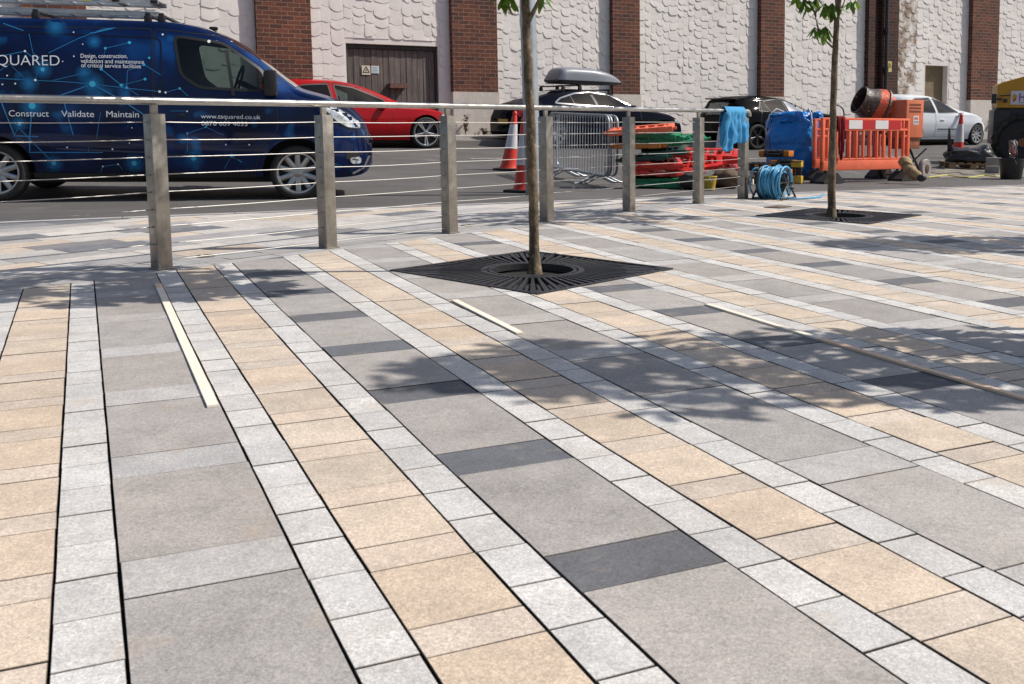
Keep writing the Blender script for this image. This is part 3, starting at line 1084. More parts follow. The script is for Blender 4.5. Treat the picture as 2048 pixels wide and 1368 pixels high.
# tree 1
b1 = Vector((G1.x + .01, G1.y, plaza_z(G1.x, G1.y))); d1 = G1.y
def t1(x, y, dd=0): return px_on(x, y, d1 + dd, b1)
tr1 = [(t1(1070, 545)[0], 0, -.02), t1(1067, 430), t1(1064, 340), t1(1060, 230), t1(1056, 140), t1(1053, 60), t1(1051, 0), t1(1049, -160), t1(1046, -420), t1(1044, -640)]
tr1 = [(a, b, c) for a, b, c in tr1]
def dirs(rng, n, z0, z1, L0, L1, r):
    return [(z0 + (z1 - z0) * k / max(1, n - 1), (math.cos(k * 2.4), math.sin(k * 2.4), rng.uniform(.35, .9)), rng.uniform(L0, L1), r) for k in range(n)]
rg = random.Random(21)
lim1 = [(t1(1056, 52)[2], (.62, -.25, .85), .52, .013)] + dirs(rg, 14, 1.62, 3.0, .4, .75, .011)
tree(b1.x, b1.y, tr1, .030, .012, lim1, (1.6, 3.7, .66, 230, (0, -.36, 0)), 'young street tree with a slim bare trunk in the nearest grate, before the grey column', 31, 'young street trees in grates',
     extra=[(t1(1006, -8), (-.5, 0, -.4), .085, 5, t1(1046, -40)), (t1(1022, -8), (-.2, -.2, -.5), .085, 4, t1(1048, -50)), (t1(1012, -4), (-.3, .2, -.6), .07, 3, None), (t1(1086, -12), (.2, -.2, -.6), .075, 4, t1(1092, -14)),
            (t1(1080, 0), (-.1, -.2, -.8), .06, 3, None)])
# tree 2
b2 = Vector((2.40, G2.y, plaza_z(2.40, G2.y))); d2 = G2.y
def t2(x, y, dd=0): return px_on(x, y, d2 + dd, b2)
tr2 = [(t2(1663, 430)[0], 0, -.02), t2(1664, 340), t2(1666, 240), t2(1668, 150), t2(1671, 80), t2(1674, 30), t2(1677, 0), t2(1682, -120), t2(1688, -300), t2(1692, -470)]
rg = random.Random(22)
def limb_to(x0, y0, x1, y1, r, dd=0.0):
    a, b = Vector(t2(x0, y0)), Vector(t2(x1, y1, dd)); d = b - a
    return (a.z, d - Vector((0, 0, .12 * d.length)), d.length, r)
lim2 = [limb_to(1667, 99, 1638, 68, .010, -.05), limb_to(1671, 58, 1668, -6, .008), limb_to(1682, 40, 1699, -10, .009)] + dirs(rg, 12, 1.95, 3.2, .4, .75, .011)
ex2 = []
for (x, y, s_, nn, st) in ((1607, -2, .12, 4, (1632, 30)), (1618, 0, .12, 5, (1632, 30)), (1632, -4, .10, 4, (1632, 34)), (1651, 6, .13, 5, (1640, 34)), (1664, 6, .13, 6, (1672, 20)), (1675, 8, .12, 5, (1676, 10)),
                          (1629, 54, .10, 4, (1638, 68)), (1638, 57, .10, 4, (1640, 70)), (1652, 53, .13, 5, (1640, 66)), (1702, 2, .09, 4, (1697, 0)), (1711, 0, .09, 4, (1697, -4)), (1592, -8, .1, 4, (1622, 8))):
    ex2.append((t2(x, y), (rg.uniform(-.4, .4), rg.uniform(-.4, .2), -.7), s_, nn, t2(*st)))
ex2.append((t2(1622, 6), (-.2, 0, .6), .05, 3, t2(1640, 68)))
tree(b2.x, b2.y, tr2, .033, .013, lim2, (2.0, 3.6, .8, 120), 'young street tree with leafy side twigs in the far grate, before the orange barrier', 32, 'young street trees in grates', extra=ex2, leaf=.125)
# two more of the row, outside the frame: their crowns throw the shadows seen on the paving
for (x, y, sd_, lab, cr_) in ((2.93, 3.42, 33, 'young street tree beyond the right edge shading the nearest paving', (1.3, 3.75, .60, 330, (-.05, .0, 0))),
                              (5.1, 6.72, 34, 'young street tree beyond the right edge shading the middle paving', (1.4, 3.7, .52, 270))):
    rg = random.Random(sd_)
    tree(x, y, [(0, 0, -.02), (.01, 0, .6), (.0, .01, 1.3), (.02, 0, 2.2), (.03, .02, 3.4)], .033, .012, dirs(rg, 20, 1.2, 3.3, .3, .6, .011), cr_, lab, sd_, 'young street trees in grates', leaf=.12)

# lamp column
lc = at(1067, 389)
lc = Vector((lc.x, lc.y, tz(lc.x, lc.y)))
col_root = empty('lamp_column', lc)
tag(col_root, 'grey galvanised lamp column rising behind the nearest tree', 'lamp column')
galv = mat('galvanised', (.40, .43, .46), .5, .55, vary=[(4, .85, 1.1), (30, .92, 1.08)], rvary=(10, .35, .6))
mb = MB(); lx = -.035
mb.tube([(0, 0, -.03), (lx * .5, 0, 1.1), (lx, 0, 2.16)], .088, 24)
mb.build('base_section', galv, col_root, smooth=40)
mb = MB(); mb.lathe([(.088, 2.158), (.082, 2.19), (.058, 2.22), (.056, 2.6), (.05, 5.5)], 24, Matrix.Translation((lx, 0, 0)))
mb.build('shaft', galv, col_root, smooth=40)
mb = MB(); mb.bbox((lx * .3, -.087, .62), (.1, .012, .42), .004); mb.build('access_door', galv, col_root, smooth=40)

# timber battens lying on the joints
battm = mat('batten_wood', (.88, .78, .65), .6, vary=[(4, .92, 1.06), (60, .94, 1.05, (1, 1, 1))])
battm2 = mat('batten_tan', (.82, .58, .40), .6, vary=[(5, .92, 1.06)])
def batten(p, q, wd, th, m, label, name='batten', tip=None):
    a = Vector((p.x, p.y, plaza_z(p.x, p.y))); b = Vector((q.x, q.y, plaza_z(q.x, q.y)))
    root_needed = tip is not None
    n = 8
    def bar(a, b):
        d = (b - a).normalized(); s_ = d.cross(Vector((0, 0, 1))).normalized() * wd / 2
        vs = []
        for k in range(n + 1):
            c = a + (b - a) * k / n; z = plaza_z(c.x, c.y) + .001
            for (sg, h) in ((-1, .0), (-1, th), (1, th), (1, .0)): vs.append(Vector((c.x, c.y, z + h)) + s_ * sg)
        fs = [(0, 1, 2, 3), (4 * n + 3, 4 * n + 2, 4 * n + 1, 4 * n)]
        for k in range(n):
            for j in range(4): fs.append((4 * k + j, 4 * k + (j + 1) % 4, 4 * k + 4 + (j + 1) % 4, 4 * k + 4 + j))
        return vs, fs
    mb = MB()
    if tip:
        c = a + (b - a) * tip
        mb.add(*bar(c, b)); o = mb.build(name, m)
        mb = MB(); mb.add(*bar(a, c)); t_ = mb.build('shaded_end', battm2, o)  # tan tone paints in the canopy shade on this end
    else:
        mb.add(*bar(a, b)); o = mb.build(name, m)
    tag(o, label, 'batten', 'timber battens on the paving')
batten(at(316, 570), at(426, 815), .031, .007, battm, 'white wooden batten with an end toned tan for canopy shade, lying beside the first post', tip=.055)
batten(at(909, 602), at(1040, 668), .030, .006, battm, 'short white wooden batten lying in front of the nearest tree grate')
batten(at(1414, 611), at(1640, 680.5), .027, .008, battm, 'long pale batten running from the dark slab towards the right edge')
batten(at(1641, 681), at(2110, 818), .027, .008, battm2, 'tan batten butted to the end of the long pale one, in leaf shadow')

# in-ground covers
for (x, y, r_, lab) in ((412, 513, .052, 'round ground light with yellow lens set in paving behind the first post'), (934, 452, .045, 'round ground light with yellow lens set in paving right of the third post')):
    p = at(x, y)
    root = empty('ground_light', mat=plane_mat(p.x, p.y, 0, .002))
    tag(root, lab, 'ground light', 'round lights set in the footway')
    mb = MB(); mb.lathe([(r_, .0), (r_, .006), (r_ * .72, .007), (r_ * .7, .004)], 28, caps=False); mb.build('rim', steelp, root, smooth=40)
    mb = MB(); mb.lathe([(r_ * .71, .0035), (0.001, .0045)], 28, caps=False); mb.build('lens', mat('yellow_lens', (.62, .50, .22), .3), root)
# ------------------------------------------------------------------ vehicles
def pchip(pts):
    pts = sorted(pts)
    xs = [p[0] for p in pts]; ys = [p[1] for p in pts]
    n = len(xs)
    d = [(ys[i + 1] - ys[i]) / (xs[i + 1] - xs[i]) for i in range(n - 1)]
    m = [d[0]] + [0 if d[i - 1] * d[i] <= 0 else 2 * d[i - 1] * d[i] / (d[i - 1] + d[i]) for i in range(1, n - 1)] + [d[-1]]
    def f(x):
        if x <= xs[0]: return ys[0]
        if x >= xs[-1]: return ys[-1]
        for i in range(n - 1):
            if x <= xs[i + 1]: break
        h = xs[i + 1] - xs[i]; t = (x - xs[i]) / h
        return ((1 + 2 * t) * (1 - t) ** 2 * ys[i] + t * (1 - t) ** 2 * h * m[i] + t * t * (3 - 2 * t) * ys[i + 1] + t * t * (t - 1) * h * m[i + 1])
    return f

rubber = mat('tyre_rubber', (.022, .021, .021), .8, vary=[(30, .8, 1.3)])
trim = mat('black_trim', (.012, .012, .013), .5)
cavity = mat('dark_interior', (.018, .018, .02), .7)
seatm = mat('seat_fabric', (.05, .055, .06), .8)
chrome = mat('chrome', (.75, .75, .76), .12, 1.0)
alloy = mat('alloy', (.46, .46, .47), .28, .9, vary=[(20, .9, 1.1)])
alloy_black = mat('alloy_black', (.03, .03, .032), .25, .6)
lampm = mat('lamp_glass', (.72, .75, .78), .08, .35, coat=1.0, vary=[(18, .35, 1.3)])
redlamp = mat('red_lamp', (.35, .012, .012), .15, coat=1.0)
def glass_mat(name, tintc=(.55, .66, .62), dark=.35):
    if name in MATS: return MATS[name]
    m = bpy.data.materials.new(name); m.use_nodes = True
    nt = m.node_tree; N = nt.nodes; L = nt.links
    out = [n for n in N if n.type == 'OUTPUT_MATERIAL'][0]
    N.remove(N['Principled BSDF'])
    t = N.new('ShaderNodeBsdfTransparent'); t.inputs[0].default_value = (tintc[0] * (1 - dark), tintc[1] * (1 - dark), tintc[2] * (1 - dark), 1)
    g = N.new('ShaderNodeBsdfGlossy'); g.inputs['Roughness'].default_value = .02
    fr = N.new('ShaderNodeFresnel'); fr.inputs[0].default_value = 1.5
    mx = N.new('ShaderNodeMixShader')
    L.new(fr.outputs[0], mx.inputs[0]); L.new(t.outputs[0], mx.inputs[1]); L.new(g.outputs[0], mx.inputs[2]); L.new(mx.outputs[0], out.inputs[0])
    MATS[name] = m
    return m
glass_clear = glass_mat('car_glass')
glass_dark = glass_mat('dark_cabin_glass', (.2, .23, .24), .7)  # pane tint stands in for the unlit cabin behind it
glass_mid = glass_mat('dim_cabin_glass', (.33, .42, .40), .5)  # weaker tint, painting in the cabin's darkness too

def squeeze(P, xa, k, front=False):
    """shorten an overhang: x beyond xa is pulled towards xa"""
    g = (lambda x: xa + (x - xa) * k if x > xa else x) if front else (lambda x: xa + (x - xa) * k if x < xa else x)
    for q in ('top', 'bot', 'belt', 'wid', 'roofw'): P[q] = [(g(x), v) for x, v in P[q]]
    P['x0'], P['x1'] = g(P['x0']), g(P['x1'])
    P['windows'] = [([(g(x), z) for x, z in w_[0]],) + tuple(w_[1:]) for w_ in P['windows']]
    for d in P.get('doors', []): d['poly'] = [(g(x), z) for x, z in d['poly']]
    P['lamps'] = [([(g(x), z) for x, z in l[0]],) + tuple(l[1:]) for l in P.get('lamps', [])]
    for q in ('screen', 'rear'):
        if q in P: P[q] = (g(P[q][0]), g(P[q][1]), P[q][2])
    return P

class Body:
    def __init__(s, P):
        s.P = P
        for k in ('top', 'bot', 'belt', 'wid', 'roofw'): setattr(s, k, pchip(P[k]))
        s.x0, s.x1 = P['x0'], P['x1']
        s.bow = P.get('bow', .045); s.belt_in = P.get('belt_in', .97)
    def half(s, x):
        P = s.P
        zb, zt = s.bot(x), s.top(x)
        zs = min(s.belt(x), zt - .05)
        zs = max(zs, zb + .12)
        W = s.wid(x); wr = min(s.roofw(x), W)
        r = min(.085, (zt - zs) * .6)
        pts = [(0, zb), (W * .55, zb), (W * .9, zb)]
        zl = zb + .05
        zm = zb + (zs - zb) * .55
        n = 9
        for k in range(n):
            z = zl + (zs - zl) * k / (n - 1)
            q = (z - zm) / (zs - zb)
            y = W * (1 - s.bow * (q / .5) ** 2 * (1.25 if q < 0 else .7))
            cr = P.get('crease')
            if cr: y += .012 * math.exp(-((z - cr(x)) / .035) ** 2)
            pts.append((y, z))
        ys = pts[-1][0]
        n = 6
        ze = zt - r
        for k in range(1, n + 1):
            t = k / n
            y = ys + (wr - ys) * t + .018 * math.sin(math.pi * t) * min(1, (ze - zs) / .3)
            pts.append((y, zs + (ze - zs) * t))
        yr = pts[-1][0]
        c = P.get('crown', .03)
        for k in range(1, 5):
            a = math.pi / 2 * k / 4
            pts.append((yr - .10 * (1 - math.cos(a)) * min(1, yr / .3), ze + (r - c) * math.sin(a)))
        y5 = pts[-1][0]
        for k in range(1, 4):
            t = k / 3
            pts.append((y5 * (1 - t), zt - c + c * math.sin(t * math.pi / 2)))
        return pts
    def side_y(s, x, z):
        p = s.half(x)[2:]
        for (y0, z0), (y1, z1) in zip(p[:-1], p[1:]):
            if z0 <= z <= z1 and z1 > z0: return y0 + (y1 - y0) * (z - z0) / (z1 - z0)
        return p[0][0] if z < p[0][1] else p[-1][0]
    def mesh(s, mats):
        mb = MB()
        N = 84
        xs = []
        for i in range(N + 1):
            t = i / N
            t = t - .11 * math.sin(2 * math.pi * t) / 1.0 * .9
            xs.append(s.x0 + (s.x1 - s.x0) * t)
        rings = []
        for x in xs:
            h = s.half(x)
            ring = [(x, y, z) for y, z in h] + [(x, -y, z) for y, z in h[-2:0:-1]]
            rings.append(ring)
        k = len(rings[0])
        vs = [p for r_ in rings for p in r_]
        fs = []
        for i in range(N):
            for j in range(k):
                j2 = (j + 1) % k
                fs.append((i * k + j, i * k + j2, (i + 1) * k + j2, (i + 1) * k + j))
        fs.append(tuple(range(k - 1, -1, -1))); fs.append(tuple(N * k + j for j in range(k)))
        mb.add(vs, fs)
        return mb

def boolean_cut(o, cutters, root):
    """cutters: MB shapes (a material index into the object's slots is kept through 'cur')"""
    tmp = []
    for cmb, m in cutters:
        c = cmb.build('cutter', m, root)
        md = o.modifiers.new('cut', 'BOOLEAN'); md.operation = 'DIFFERENCE'; md.solver = 'EXACT'; md.object = c
        md.material_mode = 'TRANSFER'
        tmp.append(c)
    dg = bpy.context.evaluated_depsgraph_get()
    dg.update()
    me = bpy.data.meshes.new_from_object(o.evaluated_get(dg))
    o.modifiers.clear()
    old = o.data
    o.data = me; me.name = old.name
    bpy.data.meshes.remove(old)
    for c in tmp:
        d = c.data; bpy.data.objects.remove(c); bpy.data.meshes.remove(d)
    me.shade_smooth(); me.set_sharp_from_angle(angle=R(38))

def densify(poly, step):
    out = []
    for i in range(len(poly)):
        a, b = Vector(poly[i]), Vector(poly[(i + 1) % len(poly)])
        n = max(1, int((b - a).length / step))
        for k in range(n): out.append(a + (b - a) * k / n)
    return out
def round_poly(poly, r, n=4):
    out = []
    m = len(poly)
    for i in range(m):
        p = Vector(poly[i]); a = Vector(poly[i - 1]) - p; b = Vector(poly[(i + 1) % m]) - p
        ra = min(r, a.length * .45); rb = min(r, b.length * .45)
        A = p + a.normalized() * ra; B = p + b.normalized() * rb
        for k in range(n + 1):
            t = k / n
            out.append(A * (1 - t) ** 2 + p * 2 * t * (1 - t) + B * t * t)
    return out

def patch(body, poly, off, sgn, step=.06):
    """a filled polygon of the side view laid on the flank, off metres proud"""
    poly = densify(poly, step)
    bm = bmesh.new()
    vs = [bm.verts.new((p.x, p.y, 0)) for p in poly]
    f = bm.faces.new(vs)
    x0, x1 = min(p.x for p in poly), max(p.x for p in poly)
    z0, z1 = min(p.y for p in poly), max(p.y for p in poly)
    def cutl(axis, lo, hi):
        n = int((hi - lo) / step)
        for k in range(1, n):
            c = lo + (hi - lo) * k / n
            pt = Vector((c, 0, 0)) if axis == 0 else Vector((0, c, 0))
            nn = Vector((1, 0, 0)) if axis == 0 else Vector((0, 1, 0))
            bmesh.ops.bisect_plane(bm, geom=bm.verts[:] + bm.edges[:] + bm.faces[:], dist=1e-6, plane_co=pt, plane_no=nn)
    cutl(0, x0, x1); cutl(1, z0, z1)
    bmesh.ops.triangulate(bm, faces=bm.faces[:])
    bm.verts.index_update()
    V = []
    for v in bm.verts:
        x, z = v.co.x, v.co.y
        V.append((x, sgn * (body.side_y(x, z) + off), z))
    F = [[v.index for v in f.verts] for f in bm.faces]
    bm.free()
    return V, F

def ribbon(body, pts, wd, off, sgn, closed=False, step=.04):
    P = []
    m = len(pts)
    for i in range(m if closed else m - 1):
        a, b = Vector(pts[i]), Vector(pts[(i + 1) % m])
        n = max(1, int((b - a).length / step))
        for k in range(n): P.append(a + (b - a) * k / n)
    if not closed: P.append(Vector(pts[-1]))
    N = len(P); V = []; F = []
    for i, p in enumerate(P):
        a = P[i - 1] if (i > 0 or closed) else p
        b = P[(i + 1) % N] if (i < N - 1 or closed) else p
        d = (b - a)
        if d.length < 1e-9: d = Vector((1, 0))
        d.normalize(); q = Vector((-d.y, d.x)) * wd / 2
        for s_ in (-1, 1):
            x, z = p.x + q.x * s_, p.y + q.y * s_
            V.append((x, sgn * (body.side_y(x, z) + off), z))
    for i in range(N if closed else N - 1):
        j = (i + 1) % N
        F.append((2 * i, 2 * i + 1, 2 * j + 1, 2 * j))
    return V, F

def wheel(root, x, yout, sgn, r, rr, width, spokes, rim_mat, style='five', parent_lift=0):
    """yout: y of the outer face"""
    M = Matrix.Translation((x, sgn * (yout - width / 2), r)) @ Matrix.Rotation(math.pi / 2 * sgn, 4, 'X')
    hw = width / 2
    mb = MB()
    prof = [(rr, -hw * .9), (rr + .012, -hw), (r - .03, -hw), (r - .008, -hw * .82), (r, -hw * .5), (r, 0), (r, hw * .5), (r - .008, hw * .82), (r - .03, hw), (rr + .012, hw), (rr, hw * .9)]
    prof = prof + [prof[0]]
    mb.lathe(prof, 40, M, caps=False)
    for g in (-.35, 0, .35):
        mb.lathe([(r + .0005, hw * g - .004), (r + .0015, hw * g), (r + .0005, hw * g + .004)], 40, M, caps=False)
    ty = mb.build('wheel', rubber, root, smooth=45)
    mb = MB()
    # sgn*+z of the lathe points outwards: outer face at -hw after the rotation
    o = -1
    def L(z): return o * z
    mb.lathe([(rr + .004, L(hw * .95)), (rr - .012, L(hw * .93)), (rr - .022, L(hw * .75)), (rr - .03, L(-hw * .3)), (.02, L(-hw * .35))], 40, M, caps=False)
    mb.mi = [1 if False else 0] * len(mb.mi)
    for k in range(spokes):
        an = 2 * math.pi * k / spokes + .3
        for (da, wi, wo) in (((0, .030, .020),) if style == 'five' else ((-.11, .016, .013), (.11, .016, .013))):
            a2 = an + da
            d = Vector((math.cos(a2), math.sin(a2), 0)); q = Vector((-d.y, d.x, 0))
            if style == 'twin': q0 = d * .05; d_in = Vector((math.cos(an), math.sin(an), 0))
            zi, zo = L(hw * .62), L(hw * .80)
            pts = []
            for (rad, ww, z, th) in ((.045, wi, zi, .03), (rr * .6, (wi + wo) / 2, (zi + zo) / 2, .028), (rr - .012, wo * 1.25, zo, .022)):
                c = d * rad
                pts += [c + q * ww + Vector((0, 0, z - o * .006)), c + q * ww * .5 + Vector((0, 0, z)), c - q * ww * .5 + Vector((0, 0, z)), c - q * ww + Vector((0, 0, z - o * .006)), c - q * ww + Vector((0, 0, z - o * th)), c + q * ww + Vector((0, 0, z - o * th))]
            vs = [M @ p for p in pts]
            fs = []
            for i in range(2):
                for j in range(6):
                    j2 = (j + 1) % 6
                    fs.append((i * 6 + j, i * 6 + j2, i * 6 + 6 + j2, i * 6 + 6 + j))
            mb.add(vs, fs)
    mb.lathe([(.0, L(hw * .7)), (.03, L(hw * .69)), (.05, L(hw * .63)), (.055, L(hw * .45))], 20, M, caps=False)
    mb.build('rim', rim_mat, ty, smooth=40)
    mb = MB()
    mb.lathe([(rr - .03, L(-hw * .2)), (.02, L(-hw * .22))], 32, M, caps=False)
    mb.lathe([(rr * .66, L(0)), (rr * .66, L(hw * .1)), (.05, L(hw * .12))], 32, M, caps=False)
    mb.build('brake_disc', mat('brake', (.05, .048, .047), .5, .5), ty, smooth=40)
    return ty

def text_mesh(txt, size, align='LEFT', bold=0.0, space=1.0):
    cu = bpy.data.curves.new('lettering', 'FONT')
    cu.body = txt; cu.size = size; cu.align_x = align; cu.offset = bold; cu.space_character = space
    o = bpy.data.objects.new('lettering', cu); COL.objects.link(o)
    dg = bpy.context.evaluated_depsgraph_get(); dg.update()
    me = bpy.data.meshes.new_from_object(o.evaluated_get(dg))
    V = [v.co.copy() for v in me.vertices]; F = [list(p.vertices) for p in me.polygons]
    bpy.data.objects.remove(o); bpy.data.curves.remove(cu); bpy.data.meshes.remove(me)
    return V, F

def place(root_xy, az, xs, ys):
    """matrix of a vehicle frame standing on the street: x forward along az, y left"""
    fx = Vector((math.sin(az), math.cos(az))); ly = Vector((-fx.y, fx.x))
    def z(px, py):
        p = root_xy + fx * px + ly * py
        return tz(p.x, p.y)
    z0 = (z(xs[0], ys[0]) + z(xs[0], ys[1]) + z(xs[1], ys[0]) + z(xs[1], ys[1])) / 4
    dx = ((z(xs[1], ys[0]) + z(xs[1], ys[1])) - (z(xs[0], ys[0]) + z(xs[0], ys[1]))) / 2 / (xs[1] - xs[0])
    dy = ((z(xs[0], ys[1]) + z(xs[1], ys[1])) - (z(xs[0], ys[0]) + z(xs[1], ys[0]))) / 2 / (ys[1] - ys[0])
    X = Vector((fx.x, fx.y, dx)).normalized()
    Y = Vector((ly.x, ly.y, dy)); Z = X.cross(Y).normalized(); Y = Z.cross(X)
    m = Matrix((X, Y, Z)).transposed().to_4x4()
    xm, ym = (xs[0] + xs[1]) / 2, (ys[0] + ys[1]) / 2
    c = root_xy + fx * xm + ly * ym
    m.translation = Vector((c.x, c.y, z0)) - (X * xm + Y * ym)
    return m

def make_car(name, P, M, label, cat, paint, group=None):
    root = empty(name, mat=M)
    tag(root, label, cat, group)
    B = Body(P)
    xa = P['axles']; r = P['wr']; ra = P.get('arch', r + .055)
    mb = B.mesh(None)
    o = mb.build('body', paint, root)
    cut = []
    for x in xa:
        for sg in (-1, 1):
            c = MB()
            y1 = max(p[1] for p in P['wid']) + .1
            MM = Matrix.Translation((x, sg * y1, r + .01)) @ Matrix.Rotation(math.pi / 2 * sg, 4, 'X')
            c.lathe([(ra, -.02), (ra, .42)], 40, MM)
            cut.append((c, cavity))
    for k, wp in enumerate(P['windows']):
        wp = round_poly(wp[0], wp[1])
        c = MB()
        c.prism([(p.x, p.y) for p in wp], -1.3, 1.3, lambda a, b, d: Vector((a, d, b)))
        cut.append((c, cavity))
    boolean_cut(o, cut, root)
    # glass panes, seals
    for k, wp in enumerate(P['windows']):
        gm = (glass_dark if (len(wp) > 2 and wp[2] == 'dark') else glass_clear) if not P.get('tint') else (glass_dark if len(wp) > 2 else glass_mid)
        poly = round_poly(wp[0], wp[1])
        for sg in (-1, 1):
            mb = MB(); mb.add(*patch(B, poly, -.004, sg, .08))
            g = mb.build('window', gm, root, smooth=60)
            if sg == -1:
                mb = MB(); mb.add(*ribbon(B, poly, P.get('seal', .022), .0035, sg, True))
                mb.build('window_frame', P.get('seal_mat', trim), g)
    # windscreen and rear glass laid on the body
    for nm, key in (('windscreen', 'screen'), ('rear_window', 'rear')):
        if key in P:
            xa_, xb_, fw_ = P[key]
            mb = MB()
            def fn(u, v):
                x = xa_ + (xb_ - xa_) * u
                h = B.half(x)
                top = h[-4:]
                yy = top[0][0] * fw_ * (2 * v - 1)
                a = abs(yy)
                z = B.top(x)
                for (y0, z0), (y1, z1) in zip(h[-8:-1], h[-7:]):
                    if y1 <= a <= y0 and y0 > y1: z = z0 + (z1 - z0) * (a - y0) / (y1 - y0)
                return Vector((x, yy, z + .006))
            mb.grid(10, 14, fn)
            mb.build(nm, mat('screen_glass', (.02, .024, .026), .04, 0, coat=1.0), root, smooth=60)
    for d in P.get('doors', []):
        poly = round_poly(d['poly'], d.get('r', .05))
        mb = MB()
        mb.add(*ribbon(B, poly, .009, .0015, -1, True))
        dr = mb.build('door', trim, root)
        if 'handle' in d:
            hx, hz, hl = d['handle']
            y = B.side_y(hx, hz)
            mb = MB(); mb.bbox((hx, -y - .014, hz), (hl, .022, .028), .008)
            mb.build('handle', P.get('handle_mat', paint), dr, smooth=40)
    for (x0, x1, z0, z1, mm, nm) in P.get('mouldings', []):
        mb = MB(); mb.add(*ribbon(B, [(x0, z0), (x1, z1)], P.get('mould_w', .04), .008, -1))
        mb.build(nm, mm, root)
    for i, x in enumerate(xa):
        for sg in (-1, 1):
            wheel(root, x, P.get('track', max(p[1] for p in P['wid']) - .01), sg, r, P['rim_r'], .20, P['spokes'], P['rim_mat'], P.get('spoke_style', 'five'))
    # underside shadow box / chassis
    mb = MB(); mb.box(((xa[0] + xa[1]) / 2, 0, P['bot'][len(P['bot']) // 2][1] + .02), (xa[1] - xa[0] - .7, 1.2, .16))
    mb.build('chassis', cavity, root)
    # seats, dash and wheel seen through the glass
    if 'seats' in P:
        for (sx, sz) in P['seats']:
            for sg in (-1, 1):
                mb = MB()
                mb.bbox((sx - .05, sg * .38, sz + .02), (.13, .46, .46), .05, Matrix.Rotation(R(-10), 3, 'Y'))
                mb.bbox((sx - .10, sg * .38, sz + .31), (.09, .24, .14), .04)
                mb.build('seat', seatm, root, smooth=50)
    if 'steer' in P:
        x, z = P['steer']
        mb = MB()
        ring = [(x + .10 * math.sin(a) * .5, -.36 + .17 * math.cos(a), z + .16 * math.sin(a)) for a in [2 * math.pi * k / 24 for k in range(24)]]
        mb.tube(ring, .014, 8, closed=True)
        mb.tube([(x, -.36, z), (x + .25, -.36, z - .12)], .03, 8)
        mb.bbox((x, -.36, z), (.03, .30, .04), .01)
        mb.build('steering_wheel', trim, root, smooth=50)
    if 'mirror' in P:
        x, z, s_ = P['mirror']
        for sg in (-1, 1):
            y = B.side_y(x, z)
            mb = MB(); mb.bbox((x, sg * (y + .12 * s_), z), (.13 * s_, .17 * s_, P.get('mirror_h', .15) * s_), .04 * s_)
            mb.bbox((x + .01, sg * (y + .02), z - .05 * s_), (.06, .1, .04), .01)
            mb.build('mirror', P.get('mirror_mat', paint), root, smooth=50)
    for (poly, mm, nm, off) in P.get('lamps', []):
        for sg in (-1, 1):
            mb = MB(); mb.add(*patch(B, round_poly(poly, .03), off, sg, .04)); l = mb.build(nm, mm, root, smooth=50)
            if nm == 'headlight' and sg == -1:
                mb = MB(); mb.add(*ribbon(B, round_poly(poly, .03), .012, off + .002, sg, True)); mb.build('lamp_bezel', trim, l)
    return root, B

def car_paint(name, col, rough=.28, flake=0.0, coat=.5):
    m = mat(name, col, rough, flake, coat=1.0, vary=[(1.2, .95, 1.05)])
    pb = m.node_tree.nodes['Principled BSDF']
    pb.inputs['Coat Weight'].default_value = coat
    pb.inputs['Specular IOR Level'].default_value = 0
    pb.inputs['Coat Roughness'].default_value = .05
    return m
# ------------------------------------------------------------------ the blue van
def van_paint():
    m = car_paint('van_wrap', (.006, .02, .10), .24, coat=.6)
    nt = m.node_tree; N = nt.nodes; L = nt.links; b = N['Principled BSDF']
    tc = N.new('ShaderNodeTexCoord')
    def nz(sc, det, off):
        mp = N.new('ShaderNodeMapping'); mp.inputs['Location'].default_value = off
        L.new(tc.outputs['Object'], mp.inputs[0])
        n = N.new('ShaderNodeTexNoise'); n.inputs['Scale'].default_value = sc; n.inputs['Detail'].default_value = det
        L.new(mp.outputs[0], n.inputs['Vector']); return n.outputs['Fac']
    r = N.new('ShaderNodeValToRGB')
    e = r.color_ramp.elements
    e[0].position = .36; e[0].color = (.0018, .005, .027, 1)
    e[1].position = .72; e[1].color = (.006, .07, .26, 1)
    x = e.new(.55); x.color = (.003, .015, .075, 1)
    L.new(nz(1.5, 3, (3, 1, 2)), r.inputs[0])
    r2 = N.new('ShaderNodeValToRGB')
    e = r2.color_ramp.elements
    e[0].position = .64; e[0].color = (0, 0, 0, 1); e[1].position = .80; e[1].color = (.01, .14, .34, 1)
    L.new(nz(4.2, 1, (8, 3, 5)), r2.inputs[0])
    add = N.new('ShaderNodeMix'); add.data_type = 'RGBA'; add.blend_type = 'ADD'; add.inputs['Factor'].default_value = 1
    L.new(r.outputs[0], add.inputs[6]); L.new(r2.outputs[0], add.inputs[7]); L.new(add.outputs[2], b.inputs['Base Color'])
    return m
